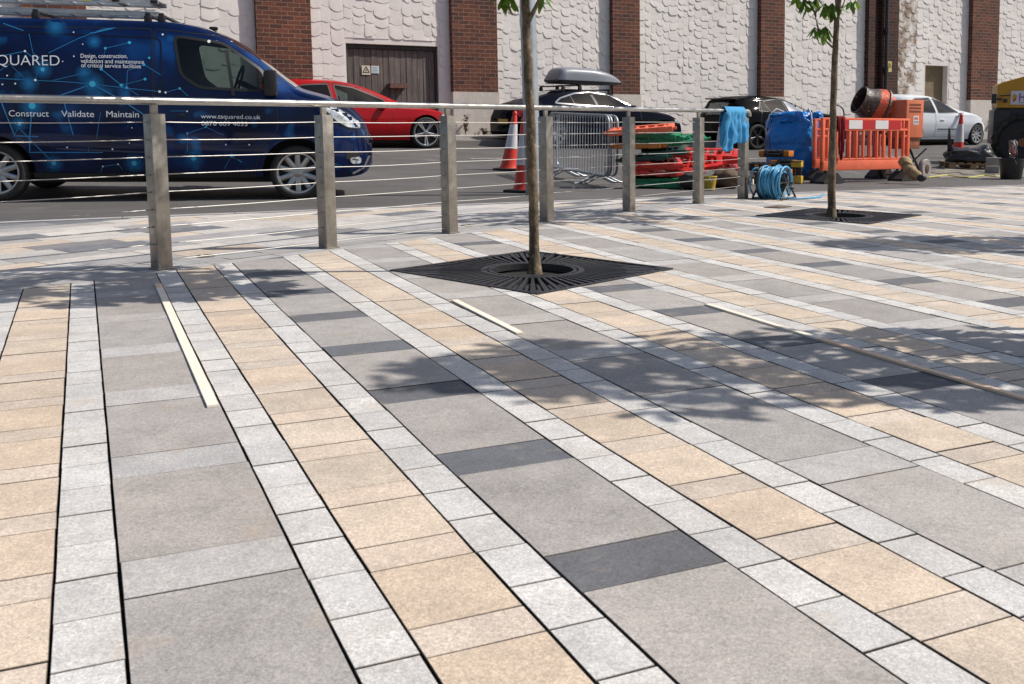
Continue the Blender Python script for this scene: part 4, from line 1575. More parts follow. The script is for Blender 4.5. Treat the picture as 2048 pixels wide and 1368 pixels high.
VP = dict(x0=-3.72, x1=.90,
    top=[(-3.72, 1.66), (-3.6, 1.79), (-3.2, 1.82), (-2, 1.835), (-1.3, 1.83), (-.98, 1.79), (-.68, 1.67), (-.40, 1.49), (-.12, 1.26), (.02, 1.165), (.32, 1.085), (.6, .98), (.78, .85), (.86, .72), (.90, .58)],
    bot=[(-3.72, .34), (-3.4, .26), (0, .24), (.45, .23), (.7, .245), (.82, .28), (.9, .36)],
    belt=[(-3.72, 1.06), (-.4, 1.06), (0, 1.02), (.3, .97), (.6, .86), (.9, .52)],
    wid=[(-3.72, .80), (-3.6, .88), (-3.3, .905), (0, .905), (.35, .885), (.6, .80), (.76, .68), (.85, .55), (.90, .40)],
    roofw=[(-3.72, .70), (-3.4, .75), (-1.2, .755), (-.6, .72), (-.1, .72), (.15, .78), (.4, .76), (.65, .62), (.8, .48), (.9, .33)],
    crease=lambda x: .50 - .03 * (x + 1.5), bow=.05,
    axles=(0, -2.88), wr=.285, rim_r=.208, arch=.352, spokes=10, rim_mat=alloy, spoke_style='five', track=.89,
    windows=[([(-1.185, 1.655), (-.72, 1.60), (-.33, 1.325), (-.275, 1.115), (-.95, 1.145), (-1.125, 1.27)], .07)],
    doors=[dict(poly=[(-1.375, .275), (-1.375, 1.72), (-.72, 1.665), (-.21, 1.335), (-.185, .73), (-.36, .55), (-.44, .28)], r=.06, handle=(-1.12, .865, .06)),
           dict(poly=[(-3.05, .275), (-3.05, 1.70), (-1.395, 1.72), (-1.395, .275)], r=.05)],
    handle_mat=trim, seats=[(-1.12, .98)], steer=(-.62, 1.22), mirror=(-.25, 1.20, 1.0), mirror_h=.27, mirror_mat=trim, seal=.028,
    screen=(-.92, -.02, .93),
    lamps=[([(.22, 1.0), (.36, .99), (.56, .915), (.74, .815), (.755, .745), (.58, .755), (.42, .83)], lampm, 'headlight', .006),
           ([(.60, .44), (.75, .45), (.75, .375), (.62, .375)], lampm, 'fog_lamp', .006)])
def solve_az(c, xr, px_target):
    best = None
    for k in range(400):
        az = R(45 + k * .125)
        p = c + Vector((math.sin(az), math.cos(az))) * xr
        z = tz(p.x, p.y)
        v = Vector((p.x, p.y, z - CAMH))
        d = cp * v.y - sp * v.z; vv = (sp * v.y + cp * v.z) / d; u = v.x / d
        u2 = cr * u + sr * vv
        e = abs(CXP + FPX * u2 - px_target)
        if best is None or e < best[0]: best = (e, az)
    return best[1]
c = at(597, 398)
van_c = Vector((c.x, c.y))
van_az = solve_az(van_c, -2.88, -3)
fx = Vector((math.sin(van_az), math.cos(van_az))); ly = Vector((-fx.y, fx.x))
VM = place(van_c + ly * .87, van_az, (-2.88, 0), (-.87, .87))
squeeze(VP, .25, .80, True)
van, VB = make_car('van', VP, VM, 'dark blue panel van with network graphics and white lettering on its side', 'van', van_paint())
VMI = VM.inverted()
def vpx(px, py, y=-.90):
    o = VMI @ Vector((0, 0, CAMH)); d = VMI.to_3x3() @ ray(px, py)
    for _ in range(4):
        t = (y - o.y) / d.y
        p = o + d * t
        y = -VB.side_y(max(VP['x0'], min(VP['x1'], p.x)), p.z) - .003
    return (p.x, p.z)
print('VAN az', math.degrees(van_az), van_c, 'sill', vpx(300, 355), 'roof', vpx(321, 58))
# pillar inside the side window, seals, painted shade of the recess panel
vin = mat('vinyl_white', (.80, .82, .86), .45)
vcy = mat('vinyl_cyan', (.02, .22, .48), .4)
vbl = mat('vinyl_blue', (.012, .13, .36), .4)
def halo_mat():
    nt = vbl.node_tree; N = nt.nodes; L = nt.links
    b = N['Principled BSDF']; out = [n for n in N if n.type == 'OUTPUT_MATERIAL'][0]
    a_ = N.new('ShaderNodeAttribute'); a_.attribute_name = 'halo'
    L.new(a_.outputs['Fac'], b.inputs['Alpha'])
vbl.node_tree.nodes['Principled BSDF'].inputs['Base Color'].default_value = (.012, .19, .46, 1)
halo_mat()
vgl = mat('vinyl_glow', (.04, .42, .66), .4)
mb = MB(); mb.add(*ribbon(VB, [vpx(453, 99), vpx(467, 191)], .035, .005, -1)); mb.build('window_pillar', trim, van)
mb = MB(); mb.add(*ribbon(VB, round_poly([vpx(-30, 178), vpx(-30, 61), vpx(322, 76), vpx(322, 183)], .08), .014, .002, -1)); mb.build('recess_shade', mat('van_shadow', (.002, .004, .016), .3), van)  # dark line paints in the shade round the recess edge
mb = MB(); mb.add(*ribbon(VB, [(-2.55, .225 + .03), (-.42, .225 + .03)], .05, .006, -1)); mb.build('sill', trim, van)
# side rubbing crease
mb = MB(); mb.add(*ribbon(VB, [vpx(112, 297), vpx(300, 305), vpx(482, 318)], .018, .010, -1)); mb.build('side_moulding', mat('van_edge', (.01, .02, .06), .25), van)
# graphics: network of lines and nodes
def px_line(mb, pts, w_): mb.add(*ribbon(VB, [vpx(a / 3.11, b / 3.11) for a, b in pts], w_, .0022, -1))
def px_dot(mb, x, y, r_, n=14):
    cx, cz = vpx(x / 3.11, y / 3.11)
    V = [(cx + r_ * math.cos(2 * math.pi * k / n), cz + r_ * math.sin(2 * math.pi * k / n)) for k in range(n)]
    mb.add([(a, -VB.side_y(a, b_) - .003, b_) for a, b_ in V], [tuple(range(n))])
gl = [([(300, 620), (575, 522), (755, 622), (905, 720)], .012), ([(0, 350), (155, 318), (250, 395)], .008), ([(10, 640), (92, 845), (238, 850)], .014), ([(200, 660), (185, 855), (185, 948), (640, 948)], .014),
      ([(400, 640), (455, 840)], .012), ([(85, 760), (330, 1010)], .010), ([(1165, 945), (1165, 830), (1280, 790), (1390, 840)], .006), ([(1440, 968), (1505, 1010)], .016), ([(1440, 968), (1395, 1050)], .006),
      ([(180, 210), (205, 330), (300, 395)], .006), ([(300, 330), (490, 238), (640, 180), (720, 172)], .007), ([(560, 208), (700, 176)], .016), ([(655, 300), (805, 265)], .006), ([(655, 300), (630, 430)], .004), ([(630, 430), (755, 530)], .010),
      ([(788, 545), (792, 440), (895, 402), (1000, 466)], .007), ([(755, 530), (902, 492)], .005), ([(0, 488), (220, 500), (400, 508), (570, 522), (760, 545), (1000, 570)], .007), ([(1030, 575), (1118, 550), (1170, 598)], .006),
      ([(788, 545), (860, 592)], .006), ([(0, 440), (60, 395), (180, 520)], .005), ([(220, 500), (245, 395)], .004), ([(520, 455), (330, 500)], .006), ([(600, 860), (625, 700)], .005), ([(20, 145), (145, 190)], .010),
      ([(330, 1010), (310, 1070)], .006), ([(640, 1035), (735, 1022), (780, 1075)], .006), ([(835, 1015), (800, 1080)], .007), ([(640, 1035), (620, 1090)], .006), ([(1350, 250), (1345, 268)], .028), ([(85, 850), (130, 760)], .006), ([(550, 915), (550, 945)], .006), ([(1060, 690), (1165, 690)], .005)]
mb = MB()
for pts, w_ in gl: px_line(mb, pts, w_ * .75)
o = mb.build('network_graphic', vcy, van); o['kind'] = 'stuff'
mb = MB(); mc = MB(); mw = MB()
def halo(x, y, r_, peak):
    cx, cz = vpx(x / 3.11, y / 3.11)
    n = 20
    vs = [(cx, -VB.side_y(cx, cz) - .0027, cz)]; al = [peak]
    for rr, q in ((.35, .62), (.7, .22), (1., 0.)):
        for k in range(n):
            a_, b_ = cx + r_ * rr * math.cos(2 * math.pi * k / n), cz + r_ * rr * math.sin(2 * math.pi * k / n)
            vs.append((a_, -VB.side_y(a_, b_) - .0027, b_)); al.append(peak * q)
    fs = [(0, 1 + k, 1 + (k + 1) % n) for k in range(n)]
    for j in range(2):
        for k in range(n): fs.append((1 + j * n + k, 1 + j * n + (k + 1) % n, 1 + (j + 1) * n + (k + 1) % n, 1 + (j + 1) * n + k))
    mb.add(vs, fs); HAL.extend(al)
HAL = []
for (x, y, r_) in ((575, 522, .055), (200, 660, .06), (120, 770, .04), (335, 1015, .045), (835, 1015, .05), (1205, 985, .05), (265, 432, .045), (345, 165, .05), (180, 520, .045), (585, 260, .035), (525, 455, .04)): halo(x, y, r_ * 2.4, .85)
for (x, y, r_) in ((575, 522, .030), (200, 658, .032), (120, 770, .02), (335, 1015, .02), (835, 1015, .024), (1205, 985, .024), (265, 432, .02), (630, 430, .014), (755, 530, .016), (788, 545, .013), (895, 402, .014), (902, 492, .014), (805, 265, .016), (655, 300, .013), (1440, 968, .02), (1118, 550, .012), (928, 360, .012), (1165, 830, .010), (1280, 790, .010)): px_dot(mc, x, y, r_)
for (x, y, r_) in ((220, 498, .012), (95, 520, .009), (155, 318, .011), (993, 570, .013), (1030, 575, .011), (700, 928, .009), (418, 918, .010), (1012, 214, .010), (1300, 257, .016), (1448, 257, .009), (1164, 692, .008), (640, 1035, .008), (735, 1022, .008), (805, 890, .006), (820, 795, .006), (460, 350, .007), (390, 382, .006), (45, 470, .008), (15, 525, .008), (515, 275, .006), (458, 200, .007), (1550, 900, .008), (1405, 900, .008)): px_dot(mw, x, y, r_)
for m_, mm in ((mb, vbl), (mc, vgl), (mw, vin)):
    for i in range(len(m_.v)):
        dy = {id(mb): .0004, id(mc): .0012, id(mw): .002}[id(m_)]
        v = m_.v[i]; m_.v[i] = (v[0], v[1] - dy, v[2])
    o = m_.build('network_node', mm, van, keep=True); o['kind'] = 'stuff'
    if m_ is mb:
        at_ = o.data.attributes.new('halo', 'FLOAT', 'POINT'); at_.data.foreach_set('value', HAL)
def van_text(txt, x0, y0, x1, y1, h_px, bold=0.0, space=1.0):
    """lettering whose baseline runs from pixel (x0, y0) to (x1, y1) on the flank"""
    V, F = text_mesh(txt, 1.0, 'LEFT', bold, space)
    a = Vector(vpx(x0, y0)); b = Vector(vpx(x1, y1))
    xmn, xmx = min(v.x for v in V), max(v.x for v in V)
    k = (b - a).length / (xmx - xmn)
    up_ = Vector(vpx(x0, y0 - h_px)) - a
    d = (b - a).normalized()
    cap = max(v.y for v in text_mesh('H', 1.0)[0])
    kz = up_.length / cap
    out = []
    for v in V:
        p = a + d * ((v.x - xmn) * k) + Vector((-d.y, d.x)) * (v.y * kz)
        out.append((p.x, -VB.side_y(p.x, p.y) - .0055, p.y))
    mb = MB(); mb.add(out, F)
    return mb.build('lettering', vin, van)
van_text('TSQUARED', -42, 130, 119.5, 131, 20.5, -.01)
van_text('Design, construction,', 161.5, 115.5, 255, 116, 8.0)
van_text('validation and maintenance', 161.5, 125.5, 288, 127.5, 8.0)
van_text('of critical service facilities', 162.5, 134.3, 282, 136.5, 8.0)
van_text('Construct', 18, 232.5, 98, 233.2, 12)
van_text('Validate', 123, 233.4, 188.5, 234, 12)
van_text('Maintain', 213, 234, 278, 234.8, 12)
van_text('www.tsquared.co.uk', 402, 236.5, 521, 238.5, 8.6)
van_text('0870 609 4033', 403, 250.8, 495, 252, 8.6)
# roof bars
for px_ in (65, 292):
    x, z = vpx(px_, 48)
    mb = MB()
    zr = VB.top(x)
    for x_ in ((x, x + .13) if px_ > 200 else (x,)):
        for sg in (-1, 1):
            mb.bbox((x_, sg * .64, zr - .02), (.07, .06, .09), .012)
            mb.bbox((x_, sg * .64, zr + .03), (.05, .05, .05), .01)
        mb.bbox((x_, 0, zr + .03), (.035, 1.30, .025), .006)
    mb.build('roof_bar', trim, van, smooth=40)
mb = MB(); x, z = vpx(408, 62); mb.bbox((x, .0, VB.top(x) + .02), (.09, .05, .04), .015); mb.build('aerial_base', trim, van, smooth=40)
# number plate light, grille, bumper intake, wipers
mb = MB()
for k in range(3): mb.bbox((.765 - .018 * k, 0, .60 + .045 * k), (.03, .62 - .05 * k, .03), .006)
mb.build('grille', trim, van, smooth=40)
mb = MB(); mb.add(*ribbon(VB, [(.50, .47), (.66, .44), (.72, .42)], .08, .004, -1)); mb.build('lower_intake', trim, van)
mb = MB(); mb.add(*ribbon(VB, [(.56, .27), (.68, .33), (.735, .45)], .022, .010, -1)); mb.build('bumper_trim', chrome, van)
# blank badge disc on the wheels
for o_ in [o for o in van.children if o.name.startswith('wheel')]:
    pass
# bulkhead
mb = MB(); mb.box((-1.30, 0, 1.3), (.03, 1.4, .9)); mb.build('bulkhead', cavity, van)

# ladder on the roof
zt_ = VB.top(-2) + .045
lad = empty('ladder', mat=VM @ Matrix.Translation((0, 0, zt_)))
tag(lad, 'aluminium extension ladder lying on the roof bars of the blue van', 'ladder')
alu = mat('aluminium', (.62, .62, .62), .35, .85, vary=[(6, .8, 1.1), (40, .9, 1.08)], rvary=(8, .25, .55))
xe = vpx(328, 30)[0]
for lvl, (z_, w_) in enumerate(((.025, .40), (.15, .46))):
    for sg in (-1, 1):
        mb = MB()
        x0_ = -3.9
        mb.bbox(((x0_ + xe) / 2 - lvl * .0, -.05 + sg * w_ / 2, z_), (xe - x0_, .026, .046), .004)
        mb.bbox(((x0_ + xe) / 2, -.05 + sg * (w_ / 2 + .006), z_ + .020), (xe - x0_ - .02, .03, .010), .002)
        mb.bbox(((x0_ + xe) / 2, -.05 + sg * (w_ / 2 + .006), z_ - .020), (xe - x0_ - .02, .03, .010), .002)
        mb.build('rail', alu, lad, smooth=40)
    k = 0
    x = xe - .12
    while x > -3.9:
        mb = MB(); mb.tube([(x, -.05 - w_ / 2 - .016, z_), (x, -.05 + w_ / 2 + .016, z_)], .014, 10)
        mb.build('rung', alu, lad, smooth=40)
        x -= .27
mb = MB(); x, z = vpx(188, 30); mb.bbox((x, -.05 - .248, .15), (.115, .004, .04), .001); mb.build('yellow_label', mat('label_yellow', (.70, .55, .05), .5), lad)
mb = MB(); x, z = vpx(207, 31); mb.bbox((x, -.05 - .248, .15), (.07, .004, .04), .001); mb.build('blue_label', mat('label_blue', (.15, .35, .50), .5), lad)
mb = MB()
for (dx, z_) in ((-.04, .175), (-.42, .185)): mb.bbox((xe + dx, -.07, z_ - .03), (.07, .52, .035), .008)
mb.build('clamp', trim, lad, smooth=40)

# ------------------------------------------------------------------ parked cars along the wall
def kerb_place(pxf, n):
    p = wall_pt(pxf, 285, n)
    return Vector((p.x, p.y))
WAZ = math.atan2(WE.x, WE.y)
def parked(name, P, pxf, label, paint, n=2.25):
    c = kerb_place(pxf, n); fx = Vector((math.sin(WAZ), math.cos(WAZ))); ly = Vector((-fx.y, fx.x))
    hw = max(p[1] for p in P['wid']) - .04
    M = place(c + ly * hw, WAZ, (P['axles'][1], P['axles'][0]), (-hw, hw))
    return make_car(name, P, M, label, 'car', paint, 'cars parked along the wall') + (M,)

RED = dict(x0=-3.25, x1=.80,
    top=[(-3.25, .70), (-3.1, .95), (-2.75, 1.19), (-2.2, 1.275), (-1.7, 1.27), (-1.3, 1.21), (-.9, 1.08), (-.4, .885), (-.1, .82), (.3, .755), (.58, .66), (.72, .56), (.80, .46)],
    bot=[(-3.25, .30), (-3, .19), (-2, .16), (.3, .155), (.6, .17), (.8, .24)],
    belt=[(-3.25, .66), (-2.4, .80), (-1, .765), (-.3, .74), (.2, .70), (.5, .58), (.8, .40)],
    wid=[(-3.25, .66), (-3, .78), (-2.4, .835), (-.2, .835), (.25, .80), (.52, .70), (.68, .57), (.8, .36)],
    roofw=[(-3.25, .5), (-2.6, .56), (-1.5, .57), (-.6, .60), (-.2, .70), (.3, .66), (.6, .50), (.8, .3)],
    axles=(0, -2.42), wr=.30, rim_r=.245, arch=.335, spokes=5, rim_mat=mat('alloy_two_tone', (.42, .42, .43), .25, .9), spoke_style='twin', track=.825, bow=.06, crease=lambda x: .60 + .02 * x,
    windows=[([(-1.74, 1.175), (-1.38, 1.125), (-.80, .90), (-.78, .815), (-1.70, .81)], .03), ([(-2.55, 1.08), (-2.3, 1.155), (-1.85, 1.18), (-1.81, .81), (-2.42, .835)], .04, 'dark')],
    doors=[dict(poly=[(-1.78, .21), (-1.80, 1.21), (-1.35, 1.16), (-.70, .88), (-.66, .45), (-.72, .21)], r=.04, handle=(-1.58, .66, .16)), dict(poly=[(-2.5, .5), (-2.6, 1.1), (-1.80, 1.21), (-1.78, .21), (-2.2, .21)], r=.05)],
    seats=[(-1.6, .72), (-2.4, .72)], steer=(-1.12, .86), mirror=(-.86, .80, .75), screen=(-1.3, -.42, .94),
    lamps=[([(.30, .68), (.44, .665), (.60, .58), (.62, .53), (.45, .56), (.33, .62)], lampm, 'headlight', .005)])
parked('parked_car', RED, 852, 'glossy red hatchback parked behind the blue van by the wooden door', car_paint('red_paint', (.36, .008, .012), .2))

JAG = dict(x0=-4.02, x1=.78,
    top=[(-4.02, .62), (-3.97, .78), (-3.75, .90), (-3.3, .985), (-2.9, 1.10), (-2.4, 1.21), (-1.9, 1.25), (-1.4, 1.215), (-1.0, 1.10), (-.55, .925), (-.2, .865), (.25, .79), (.55, .68), (.7, .57), (.78, .47)],
    bot=[(-4.02, .30), (-3.8, .20), (-2.5, .165), (.3, .16), (.6, .18), (.78, .25)],
    belt=[(-4.02, .58), (-3.3, .84), (-2.4, .86), (-1, .83), (-.3, .79), (.2, .73), (.5, .6), (.78, .4)],
    wid=[(-4.02, .56), (-3.9, .68), (-3.6, .79), (-2.9, .85), (-.3, .85), (.2, .82), (.5, .70), (.66, .56), (.78, .34)],
    roofw=[(-4.02, .5), (-3.4, .62), (-2.9, .58), (-1.9, .56), (-1.0, .6), (-.4, .72), (.2, .68), (.55, .5), (.78, .28)],
    axles=(0, -2.70), wr=.30, rim_r=.23, arch=.335, spokes=7, rim_mat=alloy, track=.84, bow=.06, crease=lambda x: .66 + .015 * x,
    windows=[([(-2.66, .93), (-2.5, 1.035), (-2.12, 1.145), (-1.74, 1.185), (-1.28, 1.14), (-.70, .905), (-.74, .875), (-1.6, .885)], .03)],
    seal=.026, seal_mat=chrome,
    doors=[dict(poly=[(-1.68, .21), (-1.72, .86), (-.62, .84), (-.58, .45), (-.66, .21)], r=.04, handle=(-1.42, .715, .17)), dict(poly=[(-2.72, .55), (-2.66, .86), (-1.72, .86), (-1.68, .21), (-2.3, .21)], r=.05, handle=(-2.45, .73, .17))],
    handle_mat=chrome, tint=True, seats=[(-1.55, .74), (-2.45, .74)], steer=(-1.05, .90), mirror=(-.80, .88, .72), screen=(-1.42, -.55, .93), rear=(-3.25, -2.5, .9),
    lamps=[([(.26, .71), (.42, .69), (.56, .60), (.56, .55), (.40, .58), (.30, .64)], lampm, 'headlight', .005), ([(-3.93, .74), (-3.62, .80), (-3.66, .66), (-3.9, .62)], redlamp, 'tail_lamp', .005)])
squeeze(JAG, -2.7, .62)
jag, JB, JM = parked('parked_car', JAG, 1325, 'dark saloon with a grey roof box parked behind the metal crowd barriers', car_paint('midnight_paint', (.004, .005, .011), .18, coat=.25))
for (xa_, za_, xb_, zb_, w_) in ((-1.74, 1.19, -1.66, .875, .06), (-2.26, 1.11, -2.2, .89, .02)):
    mb = MB(); mb.add(*ribbon(JB, [(xa_, za_), (xb_, zb_)], w_, .001, -1)); mb.build('window_pillar', trim, jag)
# number plate on its tail
mb = MB(); mb.bbox((JAG['x0'] - .012, -.1, .52), (.012, .46, .10), .002); mb.build('number_plate', mat('plate_yellow', (.55, .42, .08), .5), jag)
# roof box
boxm = mat('roof_box_grey', (.215, .23, .26), .38, vary=[(3, .92, 1.06)])
prof = [(-2.72, .10, .0), (-2.68, .20, .02), (-2.58, .345, .04), (-2.35, .37, .05), (-1.9, .365, .05), (-1.5, .315, .04), (-1.2, .23, .03), (-1.0, .12, .02), (-.955, .075, .01)]
f_ = pchip([(a, b) for a, b, c_ in prof])
mb = MB(); lo = MB()
zb_ = JB.top(-1.9) + .11
N_ = 36; K_ = 16
def boxring(x):
    h = f_(x)
    t = (x + 2.72) / 1.77
    w_ = .37 * (1 - .55 * max(0, (t - .55) / .45) ** 2) * (1 - .12 * max(0, (.08 - t) / .08))
    return h, w_
vs = []
for i in range(N_ + 1):
    x = -2.72 + 1.765 * i / N_
    h, w_ = boxring(x)
    for k in range(K_ + 1):
        a = math.pi * k / K_
        yy = -w_ * math.copysign(abs(math.cos(a)) ** .55, math.cos(a)); zz = .075 + max(.0, h - .075) * abs(math.sin(a)) ** .5
        vs.append((x * .93 + .06, yy - .18, zb_ - .015 + zz * .95))
fs = [(i * (K_ + 1) + k, i * (K_ + 1) + k + 1, (i + 1) * (K_ + 1) + k + 1, (i + 1) * (K_ + 1) + k) for i in range(N_) for k in range(K_)]
fs += [tuple(range(K_, -1, -1)), tuple(N_ * (K_ + 1) + k for k in range(K_ + 1))]
mb.add(vs, fs)
rb = mb.build('roof_box', boxm, jag, smooth=42)
vs = []
for i in range(N_ + 1):
    x = -2.72 + 1.765 * i / N_
    h, w_ = boxring(x)
    dp = .075 * (1 - max(0, (i / N_ - .7) / .3) ** 2 * .6) * (1 - max(0, (.06 - i / N_) / .06) * .5)
    for (yy, zz) in ((-w_, .074), (-w_ * .92, .074 - dp), (w_ * .92, .074 - dp), (w_, .074)): vs.append((x * .93 + .06, yy - .18, zb_ - .015 + zz * .95))
fs = [(i * 4 + k, i * 4 + (k + 1) % 4, (i + 1) * 4 + (k + 1) % 4, (i + 1) * 4 + k) for i in range(N_) for k in range(4)] + [(3, 2, 1, 0), tuple(N_ * 4 + k for k in range(4))]
lo.add(vs, fs); lo.build('box_base', mat('roof_box_dark', (.03, .032, .036), .5), rb, smooth=30)
mb = MB()
for x in (-2.35, -1.95, -1.22):
    zr = JB.top(x)
    for sg in (-1, 1): mb.bbox((x, sg * .5 , zr - .0), (.075, .06, .11), .015)
    mb.bbox((x, 0, zr + .07), (.05, 1.05, .03), .008)
mb.build('roof_bar', trim, jag, smooth=40)

CHR = dict(x0=-3.74, x1=.74,
    top=[(-3.74, .66), (-3.66, .80), (-3.52, .95), (-3.38, 1.09), (-3.27, 1.165), (-2.7, 1.225), (-2.0, 1.245), (-1.5, 1.21), (-1.1, 1.09), (-.6, .92), (-.3, .87), (.3, .77), (.55, .66), (.74, .48)],
    bot=[(-3.74, .36), (-3.5, .24), (-2.5, .19), (.3, .185), (.6, .2), (.74, .27)],
    belt=[(-3.74, .60), (-3.2, .84), (-2.4, .83), (-1, .80), (-.3, .79), (.3, .70), (.74, .42)],
    wid=[(-3.74, .60), (-3.55, .73), (-3.1, .82), (-2.4, .85), (-1.3, .83), (0, .85), (.3, .8), (.58, .64), (.74, .36)],
    roofw=[(-3.74, .5), (-3.3, .52), (-2.4, .56), (-1.5, .56), (-.6, .62), (-.2, .7), (.4, .6), (.74, .3)],
    axles=(0, -2.40), wr=.295, rim_r=.225, arch=.335, spokes=5, rim_mat=alloy_black, spoke_style='twin', track=.85, bow=.07, crease=lambda x: .56,
    windows=[([(-1.47, 1.15), (-1.10, 1.06), (-.74, .89), (-.76, .855), (-1.42, .85)], .03), ([(-2.12, 1.10), (-1.85, 1.145), (-1.53, 1.155), (-1.47, .85), (-2.0, .86)], .03, 'dark'), ([(-2.34, .89), (-2.23, 1.08), (-2.17, 1.085), (-2.06, .875)], .02, 'dark')],
    seal=.012,
    doors=[dict(poly=[(-1.47, .26), (-1.5, 1.18), (-1.05, 1.07), (-.64, .86), (-.6, .45), (-.68, .26)], r=.04, handle=(-1.3, .70, .15)), dict(poly=[(-2.34, .62), (-2.2, 1.12), (-1.5, 1.18), (-1.47, .26), (-2.0, .26)], r=.05)],
    tint=True, seats=[(-1.45, .74), (-2.1, .74)], steer=(-1.0, .86), mirror=(-.82, .86, .72), screen=(-1.45, -.62, .93), rear=(-3.66, -3.3, .85),
    lamps=[([(-3.66, .72), (-3.40, .80), (-3.36, .72), (-3.62, .60)], redlamp, 'tail_lamp', .006), ([(.26, .70), (.45, .67), (.58, .56), (.4, .6)], lampm, 'headlight', .005)])
rxp = kerb_place(1514, 2.2)
def px_of(p):
    v = Vector((p.x, p.y, p.z - CAMH))
    d = cp * v.y - sp * v.z; vv = (sp * v.y + cp * v.z) / d; u = v.x / d
    return (CXP + FPX * (cr * u + sr * vv), CYP - FPX * (-sr * u + cr * vv))
def front_px(px_rear, wb, n):
    c = kerb_place(px_rear, n) + WE * wb
    return px_of(Vector((c.x, c.y, .5)))[0]
squeeze(CHR, -2.35, .52)
chr_, CB, CM = parked('parked_car', CHR, front_px(1514, 2.40, 2.2), 'black crossover with roof spoiler parked behind the blue bulk bag', car_paint('black_paint', (.004, .0045, .006), .2, coat=.2), 2.2)
mb = MB(); mb.bbox((-2.86, 0, 1.165), (.16, 1.02, .035), .015); mb.build('roof_spoiler', trim, chr_, smooth=40)

CLIO = dict(x0=-3.16, x1=.66,
    top=[(-3.16, .70), (-3.12, .90), (-3.0, 1.10), (-2.75, 1.19), (-2.3, 1.225), (-1.7, 1.215), (-1.35, 1.15), (-.95, 1.02), (-.55, .885), (-.2, .825), (.2, .745), (.42, .65), (.57, .54), (.66, .44)],
    bot=[(-3.16, .34), (-2.9, .2), (-2, .165), (.2, .16), (.5, .18), (.66, .24)],
    belt=[(-3.16, .66), (-2.3, .79), (-1, .755), (-.3, .74), (.2, .68), (.66, .4)],
    wid=[(-3.16, .6), (-2.9, .72), (-2.3, .785), (-.3, .785), (.15, .755), (.4, .65), (.56, .5), (.66, .32)],
    roofw=[(-3.16, .5), (-2.5, .55), (-1.6, .55), (-.8, .57), (-.3, .66), (.2, .62), (.45, .5), (.66, .28)],
    axles=(0, -2.33), wr=.272, rim_r=.205, arch=.305, spokes=9, rim_mat=alloy, track=.775, bow=.07, crease=lambda x: .58,
    windows=[([(-1.56, 1.14), (-1.22, 1.075), (-.70, .845), (-.70, .79), (-1.50, .79)], .03), ([(-2.42, 1.07), (-2.2, 1.135), (-1.66, 1.145), (-1.60, .79), (-2.32, .81)], .04)],
    doors=[dict(poly=[(-1.60, .22), (-1.63, 1.18), (-1.2, 1.115), (-.62, .85), (-.58, .42), (-.66, .22)], r=.04, handle=(-1.38, .66, .15)), dict(poly=[(-2.38, .5), (-2.46, 1.08), (-1.63, 1.18), (-1.60, .22), (-2.1, .22)], r=.05, handle=(-2.15, .68, .15))],
    mouldings=[(-1.55, -.66, .42, .42, mat('grey_moulding', (.12, .12, .125), .5), 'side_moulding')], mould_w=.035,
    tint=True, seats=[(-1.5, .72), (-2.25, .72)], steer=(-1.0, .84), mirror=(-.76, .80, .68), screen=(-1.38, -.52, .93),
    lamps=[([(.18, .68), (.34, .655), (.48, .56), (.48, .50), (.34, .55), (.22, .62)], lampm, 'headlight', .005)])
squeeze(CLIO, -2.3, .55)
for q in ('top', 'belt'): CLIO[q] = [(x, z * (1.07 if z > .7 else 1.03)) for x, z in CLIO[q]]
CLIO['windows'] = [([(x, z * 1.065) for x, z in w_[0]],) + tuple(w_[1:]) for w_ in CLIO['windows']]
parked('parked_car', CLIO, 1952, 'small white hatchback parked at the right in front of the bricked up opening', car_paint('white_paint', (.66, .69, .73), .25), 2.2)
# ------------------------------------------------------------------ road marking
line_m = mat('road_paint', (.48, .47, .45), .8, stain=[(14, .45, .7, (.16, .15, .145))])
pm = at(830, 318.5)
nm_ = wall_n(pm.x, pm.y)
s_m = (Vector((pm.x, pm.y)) - WA).dot(WE)
mb = MB()
for s0_ in [s_m - 3.2 + 4.2 * k for k in range(-2, 8)]:
    n_ = 10
    vs = []
    for k in range(n_ + 1):
        for dn in (-.045, .045):
            p = WA + WE * (s0_ + 2.4 * k / n_) + WN * (nm_ + dn)
            vs.append(Vector((p.x, p.y, tz(p.x, p.y) + .004)))
    mb.add(vs, [(2 * k, 2 * k + 1, 2 * k + 3, 2 * k + 2) for k in range(n_)])
tag(mb.build('road_marking', line_m), kind='structure')

def ground_mat(p, az, lift=0.0):
    e = .25
    nx = (tz(p.x + e, p.y) - tz(p.x - e, p.y)) / (2 * e); ny = (tz(p.x, p.y + e) - tz(p.x, p.y - e)) / (2 * e)
    nrm = Vector((-nx * .5, -ny * .5, 1)).normalized()
    fx = Vector((math.sin(az), math.cos(az), 0)); fx = (fx - nrm * fx.dot(nrm)).normalized()
    fy = nrm.cross(fx)
    m = Matrix((fx, fy, nrm)).transposed().to_4x4(); m.translation = Vector((p.x, p.y, tz(p.x, p.y) + lift))
    return m
def ppm(p): return FPX / (cp * p.y - sp * (p.z - CAMH))
VIEW = lambda p: math.atan2(p.x, p.y)          # azimuth of the sight line
plastic_orange = mat('barrier_orange', (.86, .165, .075), .5, vary=[(4, .85, 1.08), (30, .9, 1.06)], stain=[(9, .66, .82, (.45, .16, .09))])
plastic_red = mat('barrier_red', (.62, .028, .018), .4, vary=[(5, .8, 1.1)], stain=[(11, .68, .82, (.30, .07, .05))])
plastic_green = mat('barrier_green', (.008, .20, .085), .4, vary=[(5, .75, 1.15)])
plastic_dgreen = mat('barrier_dark_green', (.006, .055, .04), .45, vary=[(5, .75, 1.15)])
